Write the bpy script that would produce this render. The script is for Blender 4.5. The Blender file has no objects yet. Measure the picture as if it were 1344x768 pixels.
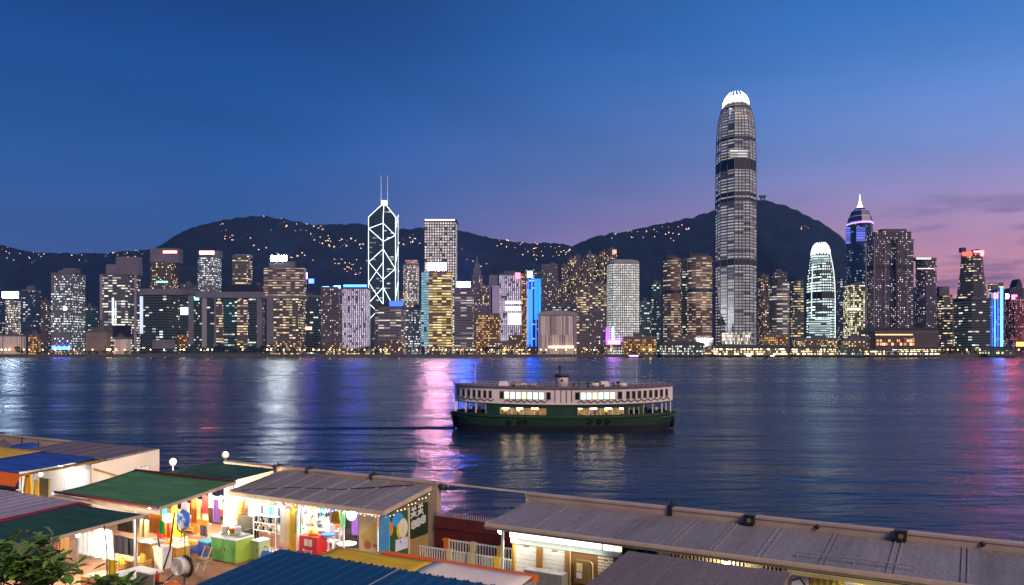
import bpy, bmesh, math, random
import numpy as np
from mathutils import Vector, Matrix
R = math.radians
random.seed(7)
S = bpy.context.scene
COL = S.collection

# ------------------------------------------------------------------ camera
CAMZ, F, CX, HY = 12.5, 1055.0, 672.0, 458.0        # eye height, focal length in photo pixels, centre column, horizon row
cam_d = bpy.data.cameras.new('camera'); cam = bpy.data.objects.new('camera', cam_d); COL.objects.link(cam)
cam.location = (0, 0, CAMZ); cam.rotation_euler = (R(90), 0, 0)
cam_d.sensor_width = 36; cam_d.lens = F/1344*36; cam_d.shift_y = (HY-384)/1344
cam_d.clip_start = 0.1; cam_d.clip_end = 20000
S.camera = cam

# ------------------------------------------------------------------ exposure, sampling
S.view_settings.view_transform = 'Standard'; S.view_settings.look = 'None'
S.view_settings.exposure = 0.0; S.view_settings.gamma = 1.0; S.view_settings.use_curve_mapping = False
S.cycles.use_denoising = True
S.cycles.max_bounces = 5; S.cycles.diffuse_bounces = 2; S.cycles.glossy_bounces = 3
S.cycles.transmission_bounces = 3; S.cycles.transparent_max_bounces = 6
S.cycles.sample_clamp_indirect = 6.0
S.cycles.caustics_reflective = False; S.cycles.caustics_refractive = False

# ------------------------------------------------------------------ dusk sky
SUN_EL, SUN_ROT = R(1.5), R(148)
w = bpy.data.worlds.new('World'); S.world = w; w.use_nodes = True
nt = w.node_tree; nt.nodes.clear()
def wn(t, **k):
    n = nt.nodes.new(t)
    for a, b in k.items(): setattr(n, a, b)
    return n
def lnk(a, b): nt.links.new(a, b)
def s2l(c):
    return tuple(((x/255)/12.92 if x/255 <= .04045 else ((x/255+.055)/1.055)**2.4) for x in c)
def ramp(stops, src):
    n = wn('ShaderNodeValToRGB'); e = n.color_ramp.elements
    n.color_ramp.interpolation = 'B_SPLINE' if len(stops) > 3 else 'LINEAR'
    while len(e) > 1: e.remove(e[0])
    e[0].position, e[0].color = stops[0][0], (*stops[0][1], 1)
    for p, c in stops[1:]:
        x = e.new(p); x.color = (*c, 1)
    lnk(src, n.inputs[0]); return n.outputs[0]
tc = wn('ShaderNodeTexCoord'); sep = wn('ShaderNodeSeparateXYZ'); lnk(tc.outputs['Generated'], sep.inputs[0])
zc = sep.outputs['Z']
left = ramp([(0, s2l((64,76,124))), (.06, s2l((62,82,138))), (.14, s2l((46,88,152))), (.26, s2l((16,76,148))), (.40, s2l((6,54,122))), (1, s2l((6,30,78)))], zc)
right = ramp([(0, s2l((232,142,136))), (.07, s2l((230,150,156))), (.14, s2l((180,144,184))), (.22, s2l((112,142,200))), (.36, s2l((44,118,196))), (1, s2l((12,48,108)))], zc)
mr = wn('ShaderNodeMapRange'); mr.interpolation_type = 'SMOOTHSTEP'
lnk(sep.outputs['X'], mr.inputs[0]); mr.inputs[1].default_value = -.36; mr.inputs[2].default_value = .66
mix = wn('ShaderNodeMix', data_type='RGBA'); lnk(mr.outputs[0], mix.inputs[0]); lnk(left, mix.inputs[6]); lnk(right, mix.inputs[7])
# thin streaks of cloud, low on the right
mp = wn('ShaderNodeMapping'); mp.inputs['Scale'].default_value = (3.2, 3.2, 22); mp.inputs['Rotation'].default_value = (0, R(-4), 0)
lnk(tc.outputs['Generated'], mp.inputs[0])
nz = wn('ShaderNodeTexNoise'); nz.inputs['Scale'].default_value = 1.5; nz.inputs['Detail'].default_value = 6; nz.inputs['Roughness'].default_value = .55
lnk(mp.outputs[0], nz.inputs['Vector'])
cm = wn('ShaderNodeMapRange'); lnk(nz.outputs[0], cm.inputs[0]); cm.inputs[1].default_value = .49; cm.inputs[2].default_value = .64
cm.interpolation_type = 'SMOOTHSTEP'
az = wn('ShaderNodeMapRange'); az.interpolation_type = 'SMOOTHSTEP'; lnk(sep.outputs['X'], az.inputs[0]); az.inputs[1].default_value = .22; az.inputs[2].default_value = .55
el = wn('ShaderNodeMapRange'); el.interpolation_type = 'SMOOTHSTEP'; lnk(zc, el.inputs[0]); el.inputs[1].default_value = .21; el.inputs[2].default_value = .11
m1 = wn('ShaderNodeMath', operation='MULTIPLY'); lnk(cm.outputs[0], m1.inputs[0]); lnk(az.outputs[0], m1.inputs[1])
m2 = wn('ShaderNodeMath', operation='MULTIPLY'); lnk(m1.outputs[0], m2.inputs[0]); lnk(el.outputs[0], m2.inputs[1])
m3 = wn('ShaderNodeMath', operation='MULTIPLY'); lnk(m2.outputs[0], m3.inputs[0]); m3.inputs[1].default_value = .9
mixc = wn('ShaderNodeMix', data_type='RGBA'); lnk(m3.outputs[0], mixc.inputs[0]); lnk(mix.outputs[2], mixc.inputs[6]); mixc.inputs[7].default_value = (*s2l((98,88,140)), 1)
# very soft large patches so the gradient is not perfectly even
nz2 = wn('ShaderNodeTexNoise'); nz2.inputs['Scale'].default_value = 3.0; nz2.inputs['Detail'].default_value = 6
mp2 = wn('ShaderNodeMapping'); mp2.inputs['Scale'].default_value = (1, 1, 4); lnk(tc.outputs['Generated'], mp2.inputs[0]); lnk(mp2.outputs[0], nz2.inputs['Vector'])
pr = wn('ShaderNodeMapRange'); lnk(nz2.outputs[0], pr.inputs[0]); pr.inputs[1].default_value = .3; pr.inputs[2].default_value = .7; pr.inputs[3].default_value = .87; pr.inputs[4].default_value = 1.09
sc_ = wn('ShaderNodeVectorMath', operation='SCALE'); lnk(mixc.outputs[2], sc_.inputs[0]); lnk(pr.outputs[0], sc_.inputs['Scale'])
sky = wn('ShaderNodeTexSky', sky_type='NISHITA', sun_disc=False, sun_elevation=SUN_EL, sun_rotation=SUN_ROT)
bg1 = wn('ShaderNodeBackground'); lnk(sky.outputs[0], bg1.inputs[0]); bg1.inputs[1].default_value = .05*.25
bg2 = wn('ShaderNodeBackground'); lnk(sc_.outputs[0], bg2.inputs[0]); bg2.inputs[1].default_value = 1.22
add = wn('ShaderNodeAddShader'); lnk(bg1.outputs[0], add.inputs[0]); lnk(bg2.outputs[0], add.inputs[1])
out = wn('ShaderNodeOutputWorld'); lnk(add.outputs[0], out.inputs[0])

# soft warm fill added from behind and right, for unseen street lamps and afterglow
sd = bpy.data.lights.new('sun', 'SUN'); sd.energy = 2.5; sd.angle = R(25); sd.color = (1, .74, .52)
sun = bpy.data.objects.new('sun', sd); COL.objects.link(sun)
sun.rotation_euler = Vector((-.42, .68, -.60)).to_track_quat('-Z', 'Y').to_euler()

# ------------------------------------------------------------------ materials
def mat_new(name):
    m = bpy.data.materials.new(name); m.use_nodes = True
    b = m.node_tree.nodes['Principled BSDF']; return m, m.node_tree, b
_pm = {}
def pm(name, col, rough=.7, metal=0., var=.18, vs=1.5, bump=0., bs=20., emit=0., ecol=None, samp=None):
    """plain material with soft noise in its colour (wear, dirt) and optional bump"""
    if name in _pm: return _pm[name]
    m, t, b = mat_new(name)
    b.inputs['Roughness'].default_value = rough; b.inputs['Metallic'].default_value = metal
    b.inputs['Base Color'].default_value = (*col, 1)
    if var > 0:
        tcn = t.nodes.new('ShaderNodeTexCoord'); n = t.nodes.new('ShaderNodeTexNoise')
        n.inputs['Scale'].default_value = vs; n.inputs['Detail'].default_value = 5
        r = t.nodes.new('ShaderNodeMapRange'); r.inputs[1].default_value = .3; r.inputs[2].default_value = .7
        r.inputs[3].default_value = 1-var; r.inputs[4].default_value = 1+var*.6
        s = t.nodes.new('ShaderNodeVectorMath'); s.operation = 'SCALE'; s.inputs[0].default_value = col
        L = t.links.new
        L(tcn.outputs['Object'], n.inputs['Vector']); L(n.outputs[0], r.inputs[0]); L(r.outputs[0], s.inputs['Scale']); L(s.outputs[0], b.inputs['Base Color'])
        if bump > 0:
            n2 = t.nodes.new('ShaderNodeTexNoise'); n2.inputs['Scale'].default_value = bs; n2.inputs['Detail'].default_value = 4
            bp = t.nodes.new('ShaderNodeBump'); bp.inputs['Strength'].default_value = bump; bp.inputs['Distance'].default_value = .05
            L(tcn.outputs['Object'], n2.inputs['Vector']); L(n2.outputs[0], bp.inputs['Height']); L(bp.outputs[0], b.inputs['Normal'])
    if emit > 0:
        b.inputs['Emission Color'].default_value = (*(ecol or col), 1); b.inputs['Emission Strength'].default_value = emit
    m.cycles.emission_sampling = samp or ('AUTO' if emit > 0 else 'NONE')
    _pm[name] = m; return m
def glow(name, col, st, samp='AUTO'):
    return pm('glow_'+name, col, .5, 0, 0, emit=st, ecol=col, samp=samp)

EMK = 1.0
def mnode(t, op, a, b=None, c=None):
    n = t.nodes.new('ShaderNodeMath'); n.operation = op
    for i, x in enumerate((a, b, c)):
        if x is None: continue
        if hasattr(x, 'links'): t.links.new(x, n.inputs[i])
        else: n.inputs[i].default_value = x
    return n.outputs[0]
def facade(name, wall, glass, cw, ch, mx, my, p, coh, zon, c1, c2, st, wrough=.6, grough=.18, spread=1.0, zs=.13):
    """building face: window cells of cw x ch metres on the face, some of them lit, floor by floor and zone by zone"""
    m, t, b = mat_new('facade_'+name); L = t.links.new; N = t.nodes.new
    uv = N('ShaderNodeUVMap')
    sc = N('ShaderNodeVectorMath'); sc.operation = 'MULTIPLY'; sc.inputs[1].default_value = (1/cw, 1/ch, 0); L(uv.outputs[0], sc.inputs[0])
    fl = N('ShaderNodeVectorMath'); fl.operation = 'FLOOR'; L(sc.outputs[0], fl.inputs[0])
    fr = N('ShaderNodeVectorMath'); fr.operation = 'FRACTION'; L(sc.outputs[0], fr.inputs[0])
    sx = N('ShaderNodeSeparateXYZ'); L(fr.outputs[0], sx.inputs[0]); si = N('ShaderNodeSeparateXYZ'); L(fl.outputs[0], si.inputs[0])
    mk = mnode(t, 'MULTIPLY', mnode(t, 'COMPARE', sx.outputs[0], .5, .5-mx), mnode(t, 'COMPARE', sx.outputs[1], .5, .5-my))
    oi = N('ShaderNodeObjectInfo'); rnd = mnode(t, 'MULTIPLY', oi.outputs['Random'], 371.)
    cmb = N('ShaderNodeCombineXYZ'); L(si.outputs[0], cmb.inputs[0]); L(si.outputs[1], cmb.inputs[1]); L(rnd, cmb.inputs[2])
    w3 = N('ShaderNodeTexWhiteNoise'); w3.noise_dimensions = '3D'; L(cmb.outputs[0], w3.inputs[0])
    sc3 = N('ShaderNodeSeparateColor'); L(w3.outputs['Color'], sc3.inputs[0])
    w1 = N('ShaderNodeTexWhiteNoise'); w1.noise_dimensions = '1D'; L(mnode(t, 'ADD', si.outputs[1], rnd), w1.inputs['W'])
    zn = N('ShaderNodeTexNoise'); zn.inputs['Scale'].default_value = zs; zn.inputs['Detail'].default_value = 1.5; L(cmb.outputs[0], zn.inputs['Vector'])
    zr = N('ShaderNodeMapRange'); L(zn.outputs[0], zr.inputs[0]); zr.inputs[1].default_value = .36; zr.inputs[2].default_value = .62; zr.inputs[3].default_value = 1-zon; zr.inputs[4].default_value = 1
    f1 = N('ShaderNodeMapRange'); L(w1.outputs['Value'], f1.inputs[0]); f1.inputs[3].default_value = 1-coh; f1.inputs[4].default_value = 1+coh
    pe = mnode(t, 'MULTIPLY', mnode(t, 'MULTIPLY', f1.outputs[0], zr.outputs[0]), p)
    lit = mnode(t, 'LESS_THAN', sc3.outputs[0], pe)
    lum = mnode(t, 'MULTIPLY_ADD', mnode(t, 'POWER', sc3.outputs[1], 1.6), 1.5*spread, 1-.62*spread)
    es = mnode(t, 'MULTIPLY', mnode(t, 'MULTIPLY', mnode(t, 'MULTIPLY_ADD', lit, mnode(t, 'SUBTRACT', lum, .05), .05), mk), st*EMK)  # unlit windows keep a faint emission, standing in for indoor light spill
    mc = N('ShaderNodeMix'); mc.data_type = 'RGBA'; L(sc3.outputs[2], mc.inputs[0]); mc.inputs[6].default_value = (*c1, 1); mc.inputs[7].default_value = (*c2, 1)
    L(mc.outputs[2], b.inputs['Emission Color']); L(es, b.inputs['Emission Strength'])
    # streaks and grime of the wall itself
    nz = N('ShaderNodeTexNoise'); nz.inputs['Scale'].default_value = .035; nz.inputs['Detail'].default_value = 5; L(uv.outputs[0], nz.inputs['Vector'])
    nr = N('ShaderNodeMapRange'); L(nz.outputs[0], nr.inputs[0]); nr.inputs[1].default_value = .3; nr.inputs[2].default_value = .7; nr.inputs[3].default_value = .72; nr.inputs[4].default_value = 1.15
    ws = N('ShaderNodeVectorMath'); ws.operation = 'SCALE'; ws.inputs[0].default_value = tuple(min(.6, q*.60) for q in wall); L(nr.outputs[0], ws.inputs['Scale'])
    mb = N('ShaderNodeMix'); mb.data_type = 'RGBA'; L(mk, mb.inputs[0]); L(ws.outputs[0], mb.inputs[6]); mb.inputs[7].default_value = (*glass, 1)
    L(mb.outputs[2], b.inputs['Base Color'])
    rr = N('ShaderNodeMapRange'); L(mk, rr.inputs[0]); rr.inputs[3].default_value = wrough; rr.inputs[4].default_value = grough; L(rr.outputs[0], b.inputs['Roughness'])
    b.inputs['Specular IOR Level'].default_value = .28
    m.cycles.emission_sampling = 'NONE'
    return m

# ------------------------------------------------------------------ mesh builder
class MB:
    def __init__(s): s.v=[]; s.f=[]; s.uv=[]; s.mi=[]; s.sm=[]
    def face(s, pts, uv=None, mi=0, smooth=False):
        k=len(s.v); s.v += [tuple(p) for p in pts]; s.f.append(tuple(range(k,k+len(pts))))
        s.uv.append(uv or [(0,0)]*len(pts)); s.mi.append(mi); s.sm.append(smooth)
    def box(s, c, d, rz=0, mi=0, M=None):
        x,y,z=c; a,b,h=d[0]/2,d[1]/2,d[2]/2
        P=[Vector((i*a,j*b,k*h)) for k in (-1,1) for j in (-1,1) for i in (-1,1)]
        if rz: P=[Matrix.Rotation(rz,3,'Z')@p for p in P]
        if M: P=[M@p for p in P]
        P=[p+Vector(c) for p in P]
        for q,(l1,l2) in (((0,1,5,4),(0,2)),((1,3,7,5),(1,2)),((3,2,6,7),(0,2)),((2,0,4,6),(1,2)),((4,5,7,6),(0,1)),((2,3,1,0),(0,1))):
            s.face([P[i] for i in q], [(0,0),(d[l1],0),(d[l1],d[l2]),(0,d[l2])], mi)
    def bb(s, x0,x1,y0,y1,z0,z1, mi=0):
        s.box(((x0+x1)/2,(y0+y1)/2,(z0+z1)/2),(abs(x1-x0),abs(y1-y0),abs(z1-z0)),0,mi)
    def loft(s, rings, mi=0, cap=True, uvs=None, smooth=False):
        """rings: list of equal-length closed loops of points (counter-clockwise from above)"""
        n=len(rings[0]); cu=[]
        for r in rings:
            a=[0.]
            for i in range(n): a.append(a[-1]+(Vector(r[(i+1)%n])-Vector(r[i])).length)
            cu.append(a)
        base=cu[0]
        for k in range(len(rings)-1):
            for i in range(n):
                j=(i+1)%n; a,b=rings[k],rings[k+1]
                s.face([a[i],a[j],b[j],b[i]], [(base[i],a[i][2]),(base[i+1],a[j][2]),(base[i+1],b[j][2]),(base[i],b[i][2])], mi, smooth)
        if cap:
            s.face(rings[-1], [(-9.,-9.)]*n, mi); s.face(rings[0][::-1], [(-9.,-9.)]*n, mi)
    def prism(s, poly, z0, z1, mi=0):
        s.loft([[(x,y,z0) for x,y in poly],[(x,y,z1) for x,y in poly]], mi)
    def tube(s, p, q, r, r2=None, n=8, mi=0, cap=True):
        p,q=Vector(p),Vector(q); d=(q-p); r2=r if r2 is None else r2
        if d.length<1e-6: return
        d.normalize(); a=d.orthogonal().normalized(); b=d.cross(a)
        A=[p+(a*math.cos(2*math.pi*i/n)+b*math.sin(2*math.pi*i/n))*r for i in range(n)]
        B=[q+(a*math.cos(2*math.pi*i/n)+b*math.sin(2*math.pi*i/n))*r2 for i in range(n)]
        for i in range(n):
            j=(i+1)%n; s.face([A[i],A[j],B[j],B[i]],None,mi,n>6)
        if cap: s.face(A[::-1],None,mi); s.face(B,None,mi)
    def path(s, pts, r, n=6, mi=0):
        for i in range(len(pts)-1): s.tube(pts[i],pts[i+1],r,None,n,mi)
    def lathe(s, c, prof, n=16, mi=0, sx=1, sy=1):
        c=Vector(c)
        rg=[[c+Vector((math.cos(2*math.pi*i/n)*r*sx, math.sin(2*math.pi*i/n)*r*sy, z)) for i in range(n)] for r,z in prof]
        for k in range(len(rg)-1):
            for i in range(n):
                j=(i+1)%n; s.face([rg[k][i],rg[k][j],rg[k+1][j],rg[k+1][i]],None,mi,True)
        s.face(rg[-1],None,mi); s.face(rg[0][::-1],None,mi)
    def ball(s, c, r, n=12, m=8, mi=0, sz=1.):
        s.lathe(c, [(max(r*math.cos(-math.pi/2+math.pi*k/m),r*.02), r*sz*math.sin(-math.pi/2+math.pi*k/m)) for k in range(m+1)], n, mi)
    def disc(s, c, r, axis='y', t=.03, n=20, mi=0, sx=1.):
        c=Vector(c); ax={'x':Vector((1,0,0)),'y':Vector((0,1,0)),'z':Vector((0,0,1))}[axis]
        s_=len(s.v); s.tube(c-ax*t/2,c+ax*t/2,r,None,n,mi)
        if sx!=1.:
            for k in range(s_,len(s.v)):
                p=s.v[k]; s.v[k]=(c.x+(p[0]-c.x)*sx, p[1], p[2]) if axis!='x' else (p[0], c.y+(p[1]-c.y)*sx, p[2])
    def xf(s, M):
        s.v=[tuple(M@Vector(p)) for p in s.v]; return s
    def build(s, name, mats, parent=None, off=(0,0,0)):
        me=bpy.data.meshes.new(name); o_=Vector(off)
        V=s.v if o_.length==0 else [tuple(Vector(p)-o_) for p in s.v]
        me.from_pydata(V,[],s.f)
        ul=me.uv_layers.new(name='UVMap'); flat=[c for f in s.uv for q in f for c in q]
        ul.data.foreach_set('uv',flat)
        me.polygons.foreach_set('material_index',s.mi); me.polygons.foreach_set('use_smooth',s.sm)
        for m in (mats if isinstance(mats,(list,tuple)) else [mats]): me.materials.append(m)
        if any(s.sm) or len(s.f)<6000:
            bm=bmesh.new(); bm.from_mesh(me); bmesh.ops.remove_doubles(bm,verts=bm.verts,dist=1e-4); bm.to_mesh(me); bm.free()
        me.update()
        o=bpy.data.objects.new(name,me); COL.objects.link(o)
        if parent: o.parent=parent
        return o
def tag(o, label, cat, group=None):
    o['label']=label; o['category']=cat
    if group: o['group']=group
    return o
def structure(o): o['kind']='structure'; return o
def stuff(o): o['kind']='stuff'; return o
def thing(name, label, cat, loc, rz=0, group=None):
    o=bpy.data.objects.new(name,None); COL.objects.link(o); o.empty_display_size=.3
    o.location=loc; o.rotation_euler=(0,0,rz); return tag(o,label,cat,group)
def copy_tree(o, parent=None):
    c=o.copy(); COL.objects.link(c)
    if parent: c.parent=parent
    for ch in list(o.children): copy_tree(ch,c)
    return c
def light(name, kind, parent, loc, power, col, size=.1, rot=None, size_y=None, spot=None):
    d=bpy.data.lights.new(name,kind); d.energy=power; d.color=col
    if kind=='AREA':
        d.size=size
        if size_y: d.shape='RECTANGLE'; d.size_y=size_y
    elif kind=='POINT': d.shadow_soft_size=size
    elif kind=='SPOT': d.shadow_soft_size=size; d.spot_size=R(spot or 60); d.spot_blend=.8
    o=bpy.data.objects.new(name,d); COL.objects.link(o); o.parent=parent; o.location=loc
    if rot is not None: o.rotation_euler=rot
    return o
# ------------------------------------------------------------------ water, land, hills
def vnoise(x, y, seed):
    xi=np.floor(x).astype(np.int64); yi=np.floor(y).astype(np.int64); xf=x-xi; yf=y-yi
    def h(a,b):
        n=(a*374761393+b*668265263+seed*982451653)&0x7fffffff
        n=((n^(n>>13))*1274126177)&0x7fffffff
        return ((n^(n>>16))&0xffff)/65535.
    u=xf*xf*(3-2*xf); v=yf*yf*(3-2*yf)
    return (h(xi,yi)*(1-u)+h(xi+1,yi)*u)*(1-v)+(h(xi,yi+1)*(1-u)+h(xi+1,yi+1)*u)*v
def fbm(x,y,seed,o=4):
    s=0; a=.5
    for k in range(o): s=s+a*vnoise(x*2**k,y*2**k,seed+k*17); a*=.5
    return s-.5
SHORE, GZ = 1205., 3.6
wm, t, b = mat_new('sea_water'); L=t.links.new
b.inputs['Base Color'].default_value=(.003,.020,.056,1); b.inputs['Roughness'].default_value=.20; b.inputs['IOR'].default_value=1.33
b.inputs['Specular IOR Level'].default_value=.44
g=t.nodes.new('ShaderNodeTexCoord')
def wave(scale,sx,sy,detail,rot=0):
    mp=t.nodes.new('ShaderNodeMapping'); mp.inputs['Scale'].default_value=(sx,sy,1); mp.inputs['Rotation'].default_value=(0,0,R(rot)); L(g.outputs['Object'],mp.inputs[0])
    n=t.nodes.new('ShaderNodeTexNoise'); n.inputs['Scale'].default_value=scale; n.inputs['Detail'].default_value=detail; n.inputs['Roughness'].default_value=.55; L(mp.outputs[0],n.inputs['Vector']); return n.outputs[0]
b1=t.nodes.new('ShaderNodeBump'); b1.inputs['Distance'].default_value=1.0; b1.inputs['Strength'].default_value=.27
L(wave(.45,.55,1.5,4,8),b1.inputs['Height'])
b2=t.nodes.new('ShaderNodeBump'); b2.inputs['Distance'].default_value=3.; b2.inputs['Strength'].default_value=.55
L(wave(.06,.5,1.6,4,-14),b2.inputs['Height']); L(b1.outputs[0],b2.inputs['Normal'])
L(b2.outputs[0],b.inputs['Normal'])
# wind patches: smoother and rougher water
wr=t.nodes.new('ShaderNodeMapRange'); L(wave(.012,.45,2.2,4,5),wr.inputs[0]); wr.inputs[1].default_value=.35; wr.inputs[2].default_value=.68; wr.inputs[3].default_value=.19; wr.inputs[4].default_value=.32
L(wr.outputs[0],b.inputs['Roughness'])
wm.cycles.emission_sampling='NONE'
m=MB(); m.face([(-6000,-200,0),(6000,-200,0),(6000,SHORE+1,0),(-6000,SHORE+1,0)]); structure(m.build('water',wm))
gm=pm('city_ground',(.05,.05,.052),.9,var=.3,vs=.02)
m=MB(); m.face([(-6000,SHORE,GZ),(6000,SHORE,GZ),(6000,9000,GZ),(-6000,9000,GZ)]); structure(m.build('ground',gm))
sm_=pm('quay_stone',(.10,.10,.10),.9,var=.35,vs=.2,bump=.5,bs=.8)
m=MB(); m.bb(-3000,3000,SHORE-3.5,SHORE+.5,-2,GZ+.12); m.bb(-3000,3000,SHORE-3.4,SHORE-2.9,GZ+.12,GZ+1.0); structure(m.build('quay',sm_))

hm, t, b = mat_new('forest_hill'); L=t.links.new
b.inputs['Roughness'].default_value=.9
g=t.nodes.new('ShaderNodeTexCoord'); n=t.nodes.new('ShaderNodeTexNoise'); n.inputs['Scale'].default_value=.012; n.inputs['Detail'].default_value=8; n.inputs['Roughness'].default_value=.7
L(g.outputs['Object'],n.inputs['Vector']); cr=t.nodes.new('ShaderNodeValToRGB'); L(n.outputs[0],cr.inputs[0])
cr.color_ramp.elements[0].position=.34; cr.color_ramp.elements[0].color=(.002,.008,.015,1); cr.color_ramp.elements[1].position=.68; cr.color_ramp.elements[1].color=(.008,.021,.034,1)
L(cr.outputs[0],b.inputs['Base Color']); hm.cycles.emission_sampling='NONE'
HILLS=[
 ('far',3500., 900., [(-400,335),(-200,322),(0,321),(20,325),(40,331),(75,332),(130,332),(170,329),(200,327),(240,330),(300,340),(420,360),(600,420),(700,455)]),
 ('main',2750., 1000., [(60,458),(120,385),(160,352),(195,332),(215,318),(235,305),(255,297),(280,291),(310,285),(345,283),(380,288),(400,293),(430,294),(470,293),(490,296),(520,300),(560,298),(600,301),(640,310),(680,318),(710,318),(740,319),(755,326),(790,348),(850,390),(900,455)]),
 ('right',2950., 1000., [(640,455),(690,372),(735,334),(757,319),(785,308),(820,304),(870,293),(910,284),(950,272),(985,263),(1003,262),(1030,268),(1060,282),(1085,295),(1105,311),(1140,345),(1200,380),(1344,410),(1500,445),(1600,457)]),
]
def hill_fn(hl):
    key,Yr,dep,prof=hl
    px=np.array([(p[0]-CX)/F*Yr for p in prof]); pz=np.array([CAMZ+(HY-p[1])/F*Yr for p in prof])
    k=np.array([.25,.5,.25])
    def fn(X,Y):
        rz=np.interp(X,px,pz,left=0,right=0)
        rz=.5*rz+.25*np.interp(X+18,px,pz,left=0,right=0)+.25*np.interp(X-18,px,pz,left=0,right=0)
        tt=np.clip((Y-(Yr-dep))/dep,0,1); f=np.where(Y<=Yr, tt**1.15*(1-.15*np.sin(math.pi*tt)), np.clip(1-(Y-Yr)/1400.,0,1)**1.3)
        d=fbm(X/260.,Y/330.,3+len(key),4)
        gully=np.clip(np.sin(math.pi*tt),0,1)
        return rz*f + d*150*gully*np.clip(rz/300,0,1.2) + fbm(X/15.,Y/15.,9,3)*17*np.clip(rz/120,0,1)
    return fn
HFN={}
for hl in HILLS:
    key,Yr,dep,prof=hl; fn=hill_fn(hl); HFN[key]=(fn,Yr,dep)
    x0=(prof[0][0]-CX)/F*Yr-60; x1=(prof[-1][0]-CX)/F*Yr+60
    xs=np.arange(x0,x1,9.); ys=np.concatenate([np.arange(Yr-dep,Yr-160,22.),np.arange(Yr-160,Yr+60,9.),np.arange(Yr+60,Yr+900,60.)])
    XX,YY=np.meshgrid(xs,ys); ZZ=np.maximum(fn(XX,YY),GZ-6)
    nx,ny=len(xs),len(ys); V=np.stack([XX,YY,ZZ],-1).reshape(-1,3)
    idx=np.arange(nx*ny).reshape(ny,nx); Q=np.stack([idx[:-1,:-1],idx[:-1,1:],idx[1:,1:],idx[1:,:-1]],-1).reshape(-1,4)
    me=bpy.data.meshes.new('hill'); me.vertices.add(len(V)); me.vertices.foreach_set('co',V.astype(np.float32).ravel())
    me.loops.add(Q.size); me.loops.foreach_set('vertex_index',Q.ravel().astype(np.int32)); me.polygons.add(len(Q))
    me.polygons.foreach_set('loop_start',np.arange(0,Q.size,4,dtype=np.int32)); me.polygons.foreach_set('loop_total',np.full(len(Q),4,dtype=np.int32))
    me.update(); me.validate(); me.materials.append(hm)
    o=bpy.data.objects.new('hill',me); COL.objects.link(o); structure(o)
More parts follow.
